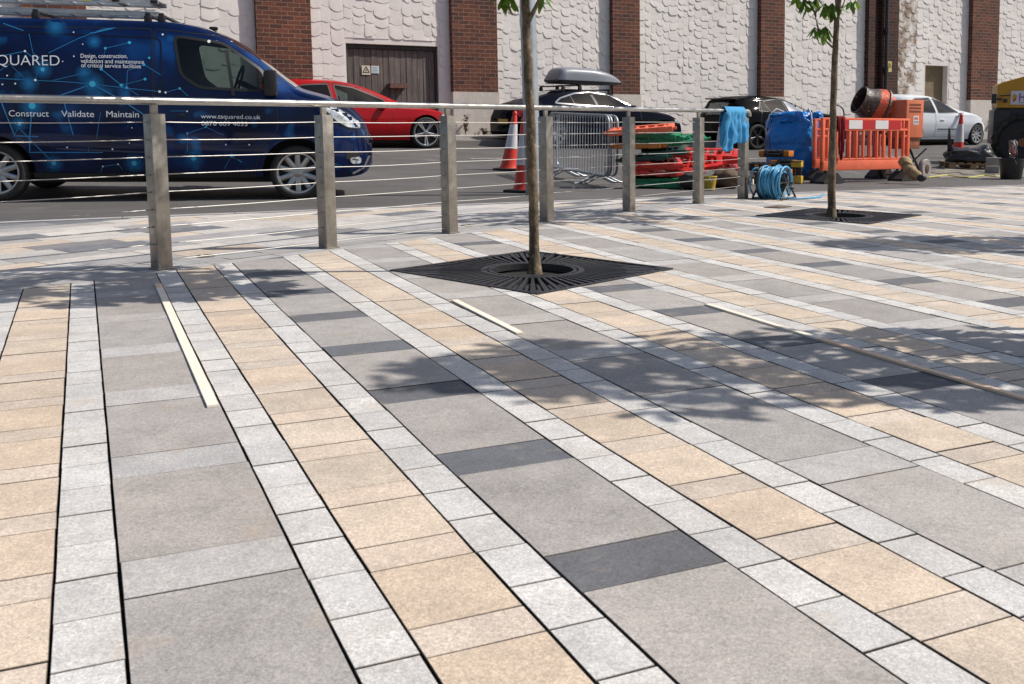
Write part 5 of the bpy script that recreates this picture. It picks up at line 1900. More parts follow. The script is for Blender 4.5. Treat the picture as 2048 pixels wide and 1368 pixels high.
plastic_amber = mat('barrier_amber', (.55, .19, .03), .45, vary=[(6, .7, 1.1)])
black_rubber = mat('black_rubber', (.022, .021, .021), .75, vary=[(12, .8, 1.4)])
black_plastic = mat('black_plastic', (.018, .018, .019), .4, vary=[(12, .8, 1.4)])
conem = mat('cone_red', (.66, .045, .022), .42, vary=[(6, .85, 1.08)], stain=[(10, .66, .8, (.36, .06, .04))])
sleeve = mat('cone_sleeve', (.66, .64, .66), .5, vary=[(7, .85, 1.05)], stain=[(9, .62, .78, (.42, .40, .40))])

# ------------------------------------------------------------------ cones
def cone(px, py, hpx, label, lean=(0, 0), az=.3):
    p = at(px, py)
    h = hpx / ppm(p)
    root = empty('traffic_cone', mat=ground_mat(p, az))
    tag(root, label, 'traffic cone', 'red and white traffic cones')
    def sh(z, r): return [(r * math.cos(2 * math.pi * k / 28) + lean[0] * z, r * math.sin(2 * math.pi * k / 28) + lean[1] * z, z) for k in range(28)]
    def band(z0, z1, r0, r1, m, name, par):
        mb = MB(); rings = []
        for k in range(4):
            t = k / 3; rings += sh(z0 + (z1 - z0) * t, r0 + (r1 - r0) * t)
        fs = [(i * 28 + k, i * 28 + (k + 1) % 28, (i + 1) * 28 + (k + 1) % 28, (i + 1) * 28 + k) for i in range(3) for k in range(28)]
        mb.add(rings, fs); return mb.build(name, m, par, smooth=50)
    R0, R1 = .145 * h, .032 * h
    rad = lambda t: R0 + (R1 - R0) * t
    mb = MB()
    zs = [(.035, 1.12), (.05, 1.0), (.35, None), (.62, None), (.93, None), (.97, None)]
    prof = [(R0 * 1.13, .03 * h), (R0 * 1.05, .055 * h)] + [(rad(t), t * h) for t in (.1, .3, .5, .7, .9)] + [(R1 * 1.0, .93 * h), (R1 * 1.25, .935 * h), (R1 * 1.2, .965 * h), (R1 * .7, .985 * h), (.001, 1.0 * h)]
    rings = []
    for (r_, z) in prof: rings += sh(z, r_)
    n = len(prof)
    mb.add(rings, [(i * 28 + k, i * 28 + (k + 1) % 28, (i + 1) * 28 + (k + 1) % 28, (i + 1) * 28 + k) for i in range(n - 1) for k in range(28)])
    mb.build('cone_body', conem, root, smooth=45)
    band(.36 * h, .77 * h, rad(.36) + .004, rad(.77) + .004, sleeve, 'reflective_sleeve', root)
    mb = MB(); mb.bbox((0, 0, .018 * h), (.42 * h, .42 * h, .036 * h), .012 * h); mb.build('base', black_rubber, root, smooth=40)
    return root
cone(1017, 340, 118, 'red and white traffic cone standing behind the other, left of the grey column', (.05, -.10), .3)
cone(1049, 384, 150, 'red and white traffic cone nearest the railing, at the foot of the grey column', (0, -.0), .5)
cone(1441, 332, 100, 'red and white traffic cone rising among the red barrier panels behind the blue garment', (0, 0), .2)
cone(1914, 316, 88, 'red and white traffic cone behind the black sheeting on the pallet', (0, -.05), .4)

# ------------------------------------------------------------------ metal crowd barriers
def crowd_barrier(a, b, h, off, label, zlow=.13):
    d = Vector((b.x - a.x, b.y - a.y)); L_ = d.length; d.normalize(); nrm = Vector((-d.y, d.x))
    az = math.atan2(d.x, d.y)
    o = Vector((a.x + nrm.x * off, a.y + nrm.y * off, 0)); o.z = tz(a.x, a.y)
    slope = (tz(b.x, b.y) - tz(a.x, a.y)) / L_
    X = Vector((d.x, d.y, slope)).normalized(); Z = Vector((0, 0, 1)); Y = Z.cross(X).normalized(); Z = X.cross(Y)
    M = Matrix((X, Y, Z)).transposed().to_4x4(); M.translation = o
    root = empty('crowd_barrier', mat=M)
    tag(root, label, 'crowd barrier', 'metal crowd barriers')
    r = .016; c = .11
    mb = MB()
    pts = []
    for (cx, cz, a0) in ((L_ - c, h - c, 90), (L_ - c, zlow + c, 0), (c, zlow + c, -90), (c, h - c, 180)):
        for k in range(6):
            an = R(a0 - 90 * k / 5); pts.append((cx + c * math.cos(an), 0, cz + c * math.sin(an)))
    mb.tube(pts, r, 10, closed=True)
    mb.build('frame', galv, root, smooth=50)
    n = 22
    for k in range(1, n):
        x = L_ * k / n
        mb = MB(); mb.tube([(x, 0, zlow), (x, 0, h)], .0068, 6); mb.build('bar', galv, root, smooth=50)
    for x in (L_ * .2, L_ * .8):
        mb = MB()
        mb.tube([(x, -.30, .015), (x, -.24, .02), (x, 0, zlow), (x, .24, .02), (x, .30, .015)], .014, 8)
        mb.build('foot', galv, root, smooth=50)
    for z_ in (zlow + .2, h - .3):
        mb = MB(); mb.tube([(-.025 + .01, 0, z_), (-.035, 0, z_ + .03), (-.035, 0, z_ + .09), (0.0, 0, z_ + .11)], .008, 6); mb.build('hook', galv, root, smooth=50)
    return root
ba, bb = at(1098, 351), at(1216, 373)
hb = 141 / ppm(bb)
for k, (off, dx) in enumerate(((0, 0), (.055, -.03), (.115, .02))):
    q = Vector((bb.x - ba.x, bb.y - ba.y, 0)).normalized() * dx
    crowd_barrier(ba + q, bb + q, hb * (1 - .006 * k), off, ('front one of the nested metal crowd barriers beside the grey column', 'middle one of the three nested metal crowd barriers', 'rear one of the nested metal crowd barriers, touching the barrier pile')[k])

# ------------------------------------------------------------------ pile of folded plastic barriers
def panel(M, L_, W_, t, m, label, name='folded_barrier', group='folded plastic barriers in the pile', slots=7):
    root = tag(empty(name, mat=M), label, 'barrier', group)
    mb = MB()
    e = .075
    mb.bbox((0, W_ / 2 - e / 2, 0), (L_, e, t), .008); mb.bbox((0, -W_ / 2 + e / 2, 0), (L_, e, t * rg.uniform(.8, 1.1)), .008)
    for sx in (-1, 1): mb.bbox((sx * (L_ / 2 - .04), 0, 0), (.08, W_ - .02, t * .94), .014)
    for k in range(1, slots):
        x = -L_ / 2 + L_ * k / slots
        mb.bbox((x, 0, 0), (.035, W_ - .04, t * .8), .01)
    # moulded ends and stiffening humps
    for sx in (-.3, .05, .34): mb.bbox((sx * L_, -W_ / 2 + .01, .0), (.12, .04, t * 1.12), .012)
    mb.build('panel', m, root, smooth=40)
    mb = MB()
    for sx in (-1, 1): mb.tube([(sx * (L_ / 2 - .02), -W_ / 2 + .05, 0), (sx * (L_ / 2 + .05), -W_ / 2 + .05, 0)], .018, 8)
    mb.build('hinge_pin', m, root, smooth=40)
    return root
pb = at(1300, 377)
pp = ppm(pb)
rg = random.Random(77)
seq = [(plastic_green, 'bottom green barrier panel of the folded pile', 1275, 1372), (plastic_green, 'second green barrier panel from the bottom of the pile', 1272, 1366), (plastic_red, 'red barrier panel just above the two bottom green ones', 1255, 1352),
       (plastic_red, 'red barrier panel in the lower middle of the pile, jutting right', 1262, 1362), (plastic_red, 'topmost of the three stacked red panels in the pile', 1268, 1360), (plastic_dgreen, 'dark green barrier panel in the middle of the pile', 1250, 1350),
       (plastic_dgreen, 'upper dark green barrier panel under the amber one', 1278, 1366), (plastic_amber, 'amber barrier panel under the green ones in the pile', 1228, 1326), (plastic_green, 'lower of the two bright green panels below the pile top', 1268, 1374),
       (plastic_green, 'upper bright green panel below the orange pile top', 1272, 1368), (plastic_orange, 'orange barrier panel lying on top of the pile', 1226, 1356)]
zc = .035
for k, (m_, lab, x0_, x1_) in enumerate(seq):
    L_ = (x1_ - x0_) / pp * (1.0 if k != 10 else 1.0)
    az = VIEW(pb) + math.pi / 2 + rg.uniform(-.34, .30)
    cx = ((x0_ + x1_) / 2 - 1300) / pp + rg.uniform(-.06, .06)
    side = Vector((math.cos(VIEW(pb)), -math.sin(VIEW(pb)), 0))
    depth = Vector((math.sin(VIEW(pb)), math.cos(VIEW(pb)), 0))
    c = pb + side * cx + depth * (.25 + rg.uniform(-.05, .05))
    Mx = Matrix.Translation((c.x, c.y, tz(c.x, c.y) + zc)) @ Matrix.Rotation(math.pi / 2 - az, 4, 'Z') @ Matrix.Rotation(R(rg.uniform(-4.2, 4.2)), 4, 'Y') @ Matrix.Rotation(R(rg.uniform(-3, 9)), 4, 'X')
    panel(Mx, L_, rg.uniform(.34, .44), .062, m_, lab)
    zc += .0695
# loose red panels to the right of the pile
pr = at(1425, 372); ppr = ppm(pr)
side = Vector((math.cos(VIEW(pr)), -math.sin(VIEW(pr)), 0)); depth = Vector((math.sin(VIEW(pr)), math.cos(VIEW(pr)), 0))
for k, (dx, dz, dd, ry, rx_, m_, lab, L_) in enumerate(((0, .24, .32, 4, 8, plastic_red, 'lowest loose red panel lying right of the pile under two others', .70), (.04, .32, .30, -5, 10, plastic_red, 'middle loose red panel tilted right of the pile', .72), (-.02, .415, .36, 2, 14, plastic_red, 'topmost loose red panel before the cone, right of the pile', .74))):
    c = pr + side * dx + depth * dd
    az = VIEW(pr) + math.pi / 2 + (-.12 + .12 * k)
    Mx = Matrix.Translation((c.x, c.y, tz(c.x, c.y) + dz)) @ Matrix.Rotation(math.pi / 2 - az, 4, 'Z') @ Matrix.Rotation(R(ry), 4, 'Y') @ Matrix.Rotation(R(rx_), 4, 'X')
    panel(Mx, L_, .40, .05, m_, lab, 'loose_panel', 'loose red panels right of the pile')
for k, (dx, dz, dd, ry, rx_, m_, lab, L_) in enumerate(((-.36, .30, .02, 11, 50, plastic_red, 'red panel leaning steeply against the front of the barrier pile', .52), (-.20, .27, .10, -9, 28, plastic_red, 'red panel lying tilted across the right end of the barrier pile', .66), (-.40, .12, .06, 6, 40, plastic_green, 'green panel slipped out at the foot of the barrier pile', .44), (-.34, .60, .20, -8, 16, plastic_green, 'green panel slipping askew from the upper barrier pile', .50))):
    c = pr + side * dx + depth * dd
    az = VIEW(pr) + math.pi / 2 + (.22 - .15 * k)
    Mx = Matrix.Translation((c.x, c.y, tz(c.x, c.y) + dz)) @ Matrix.Rotation(math.pi / 2 - az, 4, 'Z') @ Matrix.Rotation(R(ry), 4, 'Y') @ Matrix.Rotation(R(rx_), 4, 'X')
    panel(Mx, L_, .30, .05, m_, lab, 'loose_panel', 'loose panels fallen against the barrier pile', 5)
# dark sacks that carry them, yellow bucket
sackd = mat('dark_sack', (.03, .026, .024), .65, vary=[(6, .6, 1.8)], bump=(14, .6), bdist=.02)
sackb = mat('brown_sack', (.10, .062, .038), .8, vary=[(6, .6, 1.5)], bump=(14, .6), bdist=.02)
def sack(px, py, wpx, hpx, dpt, m, label, seed, rz=0., amp=.16, pw=.75, name='rubble_sack', group='dark sacks by the barrier pile'):
    p = at(px, py); q = ppm(p)
    w_, h_ = wpx / q / 2, hpx / q / 2
    mb = MB(); mb.blob((0, 0, h_ * .93), (w_, dpt / 2, h_), None, amp, 2.2, seed, 30, 20, pw)
    mb.v = [(x, y, max(z, 0.0)) for x, y, z in mb.v]
    o = mb.build(name, m, smooth=70)
    o.matrix_world = ground_mat(p, VIEW(p) + math.pi / 2 + rz)
    return tag(o, label, 'sack', group)
sack(1390, 378, 62, 34, .34, sackd, 'black sack under the red panels, left of the yellow bucket', 3)
sack(1452, 376, 56, 40, .36, sackb, 'brownish sack under the red panels beside the last railing post', 5)
sack(1488, 368, 30, 26, .25, sackd, 'small black sack behind the last railing post', 8)
p = at(1418, 380)
root = tag(empty('bucket', mat=ground_mat(p, .4)), 'yellow bucket with wire handle below the red panels', 'bucket')
mb = MB(); k_ = 1 / ppm(p)
mb.lathe([(11 * k_, 0), (15.5 * k_, 26 * k_), (16.5 * k_, 26.5 * k_), (16 * k_, 28 * k_), (14.5 * k_, 28 * k_), (10 * k_, 2 * k_), (.001, 2 * k_)], 28, caps=False)
mb.build('bucket_body', mat('yellow_plastic', (.58, .40, .04), .45, vary=[(9, .6, 1.1)]), root, smooth=40)
mb = MB(); mb.tube([(16 * k_ * math.cos(a), -4 * k_ - 14 * k_ * math.sin(a) * .4, 26 * k_ - 13 * k_ * math.sin(a)) for a in [math.pi * i / 12 for i in range(13)]], .004, 6); mb.build('handle', galv, root, smooth=40)

# ------------------------------------------------------------------ tool cases
case_black = mat('case_black', (.022, .021, .022), .5, vary=[(14, .7, 1.5)], stain=[(9, .66, .8, (.12, .10, .085))])
case_orange = mat('case_orange', (.60, .19, .02), .45, vary=[(9, .7, 1.08)], stain=[(12, .6, .8, (.12, .06, .03))])
case_yellow = mat('case_yellow', (.66, .44, .05), .45, vary=[(9, .75, 1.08)])
def tool_case(px, py, lift, L_, W_, H_, label, rz=0., ends=True, top_grip=True):
    p = at(px, py)
    M = ground_mat(p, VIEW(p) + math.pi / 2 + rz, lift)
    root = tag(empty('tool_case', mat=M), label, 'tool case', 'black and orange tool cases')
    mb = MB(); mb.bbox((0, 0, H_ * .30), (L_, W_, H_ * .58), .02); mb.bbox((0, -W_ / 2 - .004, H_ * .34), (L_ * .5, .014, H_ * .3), .006)
    mb.build('case_body', case_black, root, smooth=40)
    mb = MB(); mb.bbox((0, 0, H_ * .80), (L_ * .985, W_ * .97, H_ * .38), .022)
    for k in range(4): mb.bbox((-L_ * .3 + L_ * .2 * k, 0, H_ * 1.0), (.035, W_ * .8, .016), .005)
    mb.build('lid', case_black, root, smooth=40)
    if ends:
        for sx in (-1, 1):
            mb = MB(); mb.bbox((sx * (L_ / 2 - .035), -.003, H_ * .52), (.085, W_ * 1.01, H_ * .88), .018); mb.build('corner_guard', case_orange, root, smooth=40)
    for sx in (-.25, .25):
        mb = MB(); mb.bbox((sx * L_, -W_ / 2 - .012, H_ * .58), (.05, .02, H_ * .34), .005); mb.build('latch', case_orange if not ends else case_black, root, smooth=40)
    if top_grip:
        mb = MB(); mb.tube([(-.09, -W_ / 2 - .005, H_ * .45), (-.085, -W_ / 2 - .05, H_ * .45), (.085, -W_ / 2 - .05, H_ * .45), (.09, -W_ / 2 - .005, H_ * .45)], .011, 8); mb.build('handle', case_black, root, smooth=40)
    return root
tool_case(1520, 366, 0, .34, .28, .15, 'low black tool case on the ground behind the hose reel', .1, False)
tool_case(1522, 364, .155, .36, .26, .12, 'black tool case with orange latches stacked left of the hose reel top', -.15, False)
tool_case(1562, 362, 0, .34, .30, .18, 'orange cornered tool case at the bottom of the right stack', .25)
tool_case(1566, 361, .185, .36, .28, .12, 'orange cornered tool case in the middle of the right stack', -.1)
tool_case(1552, 360, .335, .44, .26, .10, 'orange cornered tool case lying topmost, left of the blue bulk bag', .3)
tool_case(1578, 352, .335, .40, .24, .11, 'orange cornered tool case topmost at the back, touching the bulk bag', .3)
p = at(1594, 367); k_ = 1 / ppm(p)
root = tag(empty('saw_stand', mat=ground_mat(p, VIEW(p) + math.pi / 2 + .3)), 'small yellow and black tool stand between tool cases and bulk bag', 'tool stand')
mb = MB(); mb.bbox((0, 0, 8 * k_), (22 * k_, .12, 15 * k_), .01); mb.build('base', case_yellow, root, smooth=40)
mb = MB()
for sx in (-7, 7): mb.bbox((sx * k_, 0, 23 * k_), (4 * k_, .04, 18 * k_), .004)
mb.bbox((0, .01, 24 * k_), (8 * k_, .03, 16 * k_), .004); mb.build('column', case_black, root, smooth=40)
mb = MB(); mb.bbox((0, 0, 39 * k_), (21 * k_, .13, 13 * k_), .012); mb.build('head', case_yellow, root, smooth=40)
mb = MB(); mb.tube([(-12 * k_, -.07, 44 * k_), (12 * k_, -.07, 44 * k_)], .008, 8); mb.build('grip', black_plastic, root)
p = at(1503, 369)
mb = MB(); mb.bbox((0, 0, .035), (.06, .05, .07), .004); o = mb.build('timber_offcut', battm, smooth=40); o.matrix_world = ground_mat(p, .4); tag(o, 'small pale timber offcut standing left of the hose reel', 'timber')

# ------------------------------------------------------------------ blue bulk bag
p = at(1590, 353); k_ = 1 / ppm(p)
bagm = mat('blue_bag', (.012, .20, .60), .33, vary=[(3, .8, 1.15), (30, .92, 1.06)], bump=(5.5, .6), bdist=.06)
root = tag(empty('bulk_bag', mat=ground_mat(p, VIEW(p) + math.pi / 2 + .35)), 'big shiny blue bulk bag with crumpled open top beside the orange barrier', 'bulk bag')
from mathutils import noise as _nz
def bag_fn(u, v):
    a = 2 * math.pi * u
    hw = 47 * k_
    z = v * 122 * k_
    sx, sy = math.cos(a), math.sin(a)
    pw_ = .42
    x = math.copysign(abs(sx) ** pw_, sx); y = math.copysign(abs(sy) ** pw_, sy)
    bulge = 1 + .10 * math.sin(math.pi * min(1, v * 1.15)) - .05 * (1 - v)
    q = Vector((x * 2, y * 2, z * 4))
    wob = .055 * _nz.noise(q * 1.1) + .030 * _nz.noise(q * 3.1 + Vector((5, 2, 1)))
    top = max(0, (v - .72) / .28)
    fold = (.25 + .75 * top) * top ** .5 * (.05 * math.sin(a * 6 + 1) + .035 * math.sin(a * 11 + 3 * v)) 
    band = -.012 * math.exp(-((v - .52) / .02) ** 2)
    r = hw * bulge * (1 - .16 * top ** 1.5) + wob * .5 + fold + band
    dz = top * (.05 * math.sin(a * 3 + .6) + .035 * math.sin(a * 5 + 2))
    return Vector((x * r, y * r, z + dz))
mb = MB(); mb.grid(96, 44, bag_fn); o = mb.build('bag_body', bagm, root, smooth=80)
md = o.modifiers.new('weld', 'WELD'); md.merge_threshold = .0005
mb = MB()
def flap(u, v):
    a = math.pi * (1.05 + .95 * u)
    e = bag_fn(a / (2 * math.pi), 1.0)
    out = Vector((math.cos(a), math.sin(a), 0))
    return e + out * (.05 * math.sin(v * 2.2)) - Vector((0, 0, (.10 + .07 * math.sin(a * 4)) * v ** 1.4)) + out * .02 * math.sin(u * 40) * v
mb.grid(60, 10, flap); o = mb.build('folded_flap', bagm, root, smooth=80)
mb = MB(); mb.blob((0, 0, 112 * k_), (40 * k_, 40 * k_, 16 * k_), None, .35, 2.5, 4, 30, 16); mb.build('filling', mat('bag_inside', (.010, .16, .50), .33, bump=(8, .9), bdist=.05), root, smooth=80)
strap = mat('bag_strap', (.50, .52, .56), .6)
for sg in (-1, 1):
    mb = MB()
    cx = -47 * k_ * sg
    mb.tube([(cx * .98, -.30, 60 * k_), (cx * 1.0, -.33, 95 * k_), (cx * .9, -.30, 122 * k_), (cx * .7, -.2, 134 * k_), (cx * .5, -.08, 128 * k_)], .012, 6); mb.build('lifting_strap', strap, root, smooth=60)
mb = MB(); mb.grid(8, 8, lambda u, v: bag_fn(.585 + .09 * u, .36 + .3 * v) * 1.0 + Vector((-.004, -.008, 0))); mb.build('label_patch', mat('bag_patch', (.07, .13, .26), .5, vary=[(9, .8, 1.2)]), root, smooth=60)

# ------------------------------------------------------------------ orange road barriers
whitem = mat('board_white', (.72, .70, .68), .45, stain=[(9, .64, .8, (.45, .42, .40))])
redm = mat('board_red', (.50, .010, .018), .35)
def road_barrier(a, b, H_, label):
    d = Vector((b.x - a.x, b.y - a.y, 0)); L_ = d.length; d.normalize()
    za, zb = tz(a.x, a.y), tz(b.x, b.y)
    X = Vector((d.x, d.y, (zb - za) / L_)).normalized(); Z = Vector((0, 0, 1)); Y = Z.cross(X).normalized(); Z = X.cross(Y)
    M = Matrix((X, Y, Z)).transposed().to_4x4(); M.translation = Vector((a.x, a.y, za))
    root = tag(empty('road_barrier', mat=M), label, 'barrier', 'orange slotted road barriers')
    t = .05
    mb = MB()
    def bar(x0, x1, z0, z1, th=t, bev=.014): mb.bbox(((x0 + x1) / 2, 0, (z0 + z1) / 2), (x1 - x0, th, z1 - z0), bev)
    z0, z1, z2, z3 = .19 * H_, .345 * H_, .80 * H_, 1.0 * H_
    bar(0, L_, z0, z1); bar(0, L_, z3 - .035, z3); bar(.05, L_ - .05, z2, z2 + .035)
    bar(.08, L_ - .08, z1 + .002, z1 + .03, t * .8)
    bar(0, .05, z0 + .01, z3 - .01); bar(L_ - .05, L_, z0 + .01, z3 - .01)
    for x in (.13, .20, L_ - .20, L_ - .13): bar(x - .012, x + .012, z2 + .03, z3 - .03, t * .9, .006)
    bar(.16, L_ - .16, z2 + .03, z3 - .03, t * .35, .004)
    n = 11
    for k in range(n + 1):
        x = .12 + (L_ - .24) * k / n
        bar(x - .016, x + .016, z1 - .01, z2 + .01, t * .85, .010)
    bar(.03, .12, z2 - .09, z2 - .06, t * .7); bar(L_ - .12, L_ - .03, z2 - .09, z2 - .06, t * .7)
    mb.build('panel', plastic_orange, root, smooth=40)
    bx0, bx1 = .24, L_ - .21
    zc0, zc1 = z2 + .025, z3 - .03
    mb = MB(); mb.bbox(((bx0 + bx1) / 2, -t / 2 - .001, (zc0 + zc1) / 2), (bx1 - bx0, .006, zc1 - zc0), .002); bd = mb.build('reflective_board', redm, root)
    w_ = (bx1 - bx0) / 5
    for k in (0, 2) if False else (1, 3):
        mb = MB(); mb.bbox((bx0 + w_ * (k + .5), -t / 2 - .0045, (zc0 + zc1) / 2), (w_, .003, zc1 - zc0 - .004), .001); mb.build('white_block', whitem, bd)
    for x in (.03 + .10, L_ - .08):
        mb = MB(); mb.prism([(-.20, 0), (.20, 0), (.20, .03), (.06, .145), (-.06, .145), (-.20, .03)], -.13, .13, lambda u, w, dd: Vector((x + u, dd, w)))
        ft = mb.build('foot', black_rubber, root)
        mb = MB(); mb.bbox((x, 0, .145 + (z0 - .145) / 2 - .01), (.09, .05, z0 - .12), .006); mb.build('foot_socket', black_rubber, ft, smooth=40)
    return root
ra, rb_ = at(1641, 367), at(1815, 360.8)
Hb = 131 / ppm(ra)
road_barrier(ra, rb_, Hb, 'orange slotted road barrier with red and white board in front of the cement mixer')
dv = Vector((math.sin(VIEW(ra)), math.cos(VIEW(ra)), 0)); sd_ = Vector((rb_.x - ra.x, rb_.y - ra.y, 0)).normalized()
ra2, rb2 = ra + dv * 1.15 - sd_ * .16, rb_ + dv * 1.05 - sd_ * .42
road_barrier(Vector((ra2.x, ra2.y, 0)), Vector((rb2.x, rb2.y, 0)), Hb, 'orange slotted road barrier half hidden behind the blue bag and the front barrier')

# ------------------------------------------------------------------ cloths
def draped(name, fn, nu, nv, m, label, cat, thick=.006):
    mb = MB(); mb.grid(nu, nv, fn)
    o = mb.build(name, m, smooth=80)
    md = o.modifiers.new('thick', 'SOLIDIFY'); md.thickness = thick; md.offset = 1
    return tag(o, label, cat)
blue_cloth = mat('blue_cloth', (.045, .27, .52), .85, vary=[(8, .8, 1.15)], bump=(60, .3), bdist=.004)
def rail_cloth(u, v):
    f = 6.145 + .43 * u + .012 * math.sin(v * 5 + u * 3)
    c = rail_pt(f, .917)
    w_ = v * 1.0 - .36                       # <0 behind, >0 in front (viewer side)
    front = -FN
    r_ = .026
    fold = .016 * math.sin(u * 21 + 1.2 * v) + .012 * math.sin(u * 37 + 2 * v)
    Lf = .40 - .14 * abs(u - .25) - .10 * max(0, u - .7) + .03 * math.sin(u * 9)
    Lb = .30
    if w_ < -.06: q = Vector((front.x, front.y, 0)) * (-r_ - fold * .6 * min(1, -w_ * 4)) + Vector((0, 0, w_ / .36 * Lb + .05))
    elif w_ > .06: q = Vector((front.x, front.y, 0)) * (r_ + .01 + fold * min(1, w_ * 3)) - Vector((0, 0, (w_ - .06) / .58 * Lf))
    else:
        a = w_ / .06 * math.pi / 2
        q = Vector((front.x, front.y, 0)) * (math.sin(a) * r_) + Vector((0, 0, math.cos(a) * (r_ + .012)))
    lat = Vector((FD.x, FD.y, 0)) * (-.09 * max(0, w_) * (1 - u) * 1.2 + .05 * max(0, w_) * (u - .5))
    nz_ = .018 * min(1, abs(w_) * 5) * _nz.noise(Vector((u * 5, v * 5, 1.3))) + .010 * min(1, abs(w_) * 5) * _nz.noise(Vector((u * 13, v * 9, 4.1)))
    return c + q + lat + Vector((front.x, front.y, .4)) * nz_
cl = draped('blue_garment', rail_cloth, 48, 44, blue_cloth, 'light blue garment hung over the handrail by the last post', 'garment')
mb = MB()
pts = []
for k in range(12):
    t = k / 11
    f = 6.15 - .05 * t
    c = rail_pt(f, .90 - .34 * t)
    pts.append(c - Vector((FN.x, FN.y, 0)) * (.05 - .03 * t) + Vector((FD.x, FD.y, 0)) * .014 * math.sin(t * 9))
mb.tube(pts, [.030, .042, .046, .044, .047, .043, .045, .042, .044, .040, .036, .024], 12)
mb.build('sleeve', blue_cloth, cl, smooth=70)
red_cloth = mat('red_cloth', (.22, .008, .014), .85, vary=[(8, .7, 1.15)], bump=(60, .3), bdist=.004)
bX = Vector((rb_.x - ra.x, rb_.y - ra.y, 0)).normalized(); bY = Vector((-bX.y, bX.x, 0))
def barrier_cloth(u, v):
    x = .255 + .165 * u
    c = ra + bX * x; c.z = tz(ra.x, ra.y) + (tz(rb_.x, rb_.y) - tz(ra.x, ra.y)) * x / 1.2 + Hb
    w_ = v - .25
    fold = .014 * math.sin(u * 13) + .008 * math.sin(u * 29 + v * 4)
    L_ = .60 * (1 - .35 * abs(u - .45))
    pinch = bX * ((.5 - u) * .10 * max(0, w_))
    if w_ < 0: return c + bY * (.036 + fold * .5) + Vector((0, 0, .012 + w_ * .8)) + pinch
    if w_ < .08:
        a = w_ / .08
        return c + bY * (.036 - .075 * a) + Vector((0, 0, .012 + .012 * math.sin(a * math.pi)))
    return c - bY * (.040 + .012 + fold) + Vector((0, 0, .01 - (w_ - .08) / .67 * L_)) + pinch
draped('red_garment', barrier_cloth, 30, 36, red_cloth, 'dark red garment hanging over the front orange barrier behind the far tree', 'garment')

# ------------------------------------------------------------------ hose reel
p = at(1548, 398); k_ = 1 / ppm(p)
RM = ground_mat(p, VIEW(p) + math.pi / 2 + .42)
hosem = mat('blue_hose', (.085, .35, .58), .38, vary=[(10, .8, 1.15)])
root = tag(empty('hose_reel', mat=RM), 'coil of pale blue hose on a black frame reel standing at the railing end', 'hose reel')
rg = random.Random(9)
R_ = 22 * k_; zc = 33 * k_; W_ = 43 * k_
for lay, (rr, n_) in enumerate(((R_, 13), (R_ + .018, 10), (R_ + .034, 6))):
    mb = MB(); pts = []
    tot = n_ * 26
    for i in range(tot + 1):
        a = 2 * math.pi * i / 26
        t = i / tot
        x = (-W_ / 2 + W_ * t) * (1 if lay % 2 == 0 else -1) * (1 - .08 * lay) + .012 * math.sin(a * .37 + lay * 2) + .01 * math.sin(a + lay)
        r_ = rr + .012 * math.sin(a * .21 + lay) + .006 * math.sin(a * 1.7)
        pts.append((x, r_ * math.cos(a), max(zc + r_ * math.sin(a) * 1.08, .012)))
    mb.tube(pts, .0088, 7); mb.build('hose', hosem, root, smooth=60)
# loose loop on the left and the tail on the ground
mb = MB()
pts = []
for k in range(22):
    a = R(70 + 230 * k / 21)
    pts.append((-W_ * .62 + 13 * k_ * math.cos(a) * .9 - .02, -.10 + .02 * math.sin(k), zc - 2 * k_ + 31 * k_ * math.sin(a)))
pts = [(x, y, max(z, .01)) for x, y, z in pts]
mb.tube(pts, .0095, 8)
mb.build('hose', hosem, root, smooth=60)
mb = MB()
tail = [at(*q) for q in ((1522, 389), (1534, 396), (1556, 399), (1590, 399.5), (1620, 398), (1640, 396), (1648, 391))]
inv_ = RM.inverted()
tp = []
for i in range(len(tail) - 1):
    for t in (0, .33, .66): tp.append(inv_ @ (tail[i].lerp(tail[i + 1], t) + Vector((0, 0, .012))))
tp.append(inv_ @ (tail[-1] + Vector((0, 0, .02))))
mb.tube(tp, .0095, 8); mb.build('hose', hosem, root, smooth=60)
for sg in (-1, 1):
    x = sg * (W_ / 2 + .012)
    mb = MB()
    mb.tube([(x, (R_ + .052) * math.cos(2 * math.pi * k / 28), zc + (R_ + .052) * math.sin(2 * math.pi * k / 28)) for k in range(28)], .011, 8, closed=True)
    mb.build('flange', hosem if sg > 0 else black_plastic, root, smooth=60)
    mb = MB()
    for k in range(6):
        a = math.pi * k / 3
        mb.tube([(x, 0, zc), (x, (R_ + .045) * math.cos(a), zc + (R_ + .045) * math.sin(a))], .008, 6)
    mb.build('spokes', black_plastic, root, smooth=60)
    mb = MB()
    x2 = sg * (W_ / 2 + .045)
    mb.tube([(x2, -.19, .012), (x2, -.17, .03), (x2, 0, zc + .01), (x2, .17, .03), (x2, .19, .012)], .011, 8)
    mb.tube([(x2, -.19, .012), (x2, .19, .012)], .011, 8)
    mb.build('frame', black_plastic, root, smooth=60)
mb = MB(); mb.tube([(-W_ / 2, 0, zc), (W_ / 2, 0, zc)], R_ * .55, 20); mb.build('hub', black_plastic, root, smooth=40)
mb = MB(); x2 = W_ / 2 + .05
mb.tube([(x2, 0, zc), (x2 + .05, 0, zc), (x2 + .05, -.10, zc - .05), (x2 + .10, -.10, zc - .05)], .009, 8); mb.build('crank', black_plastic, root, smooth=40)

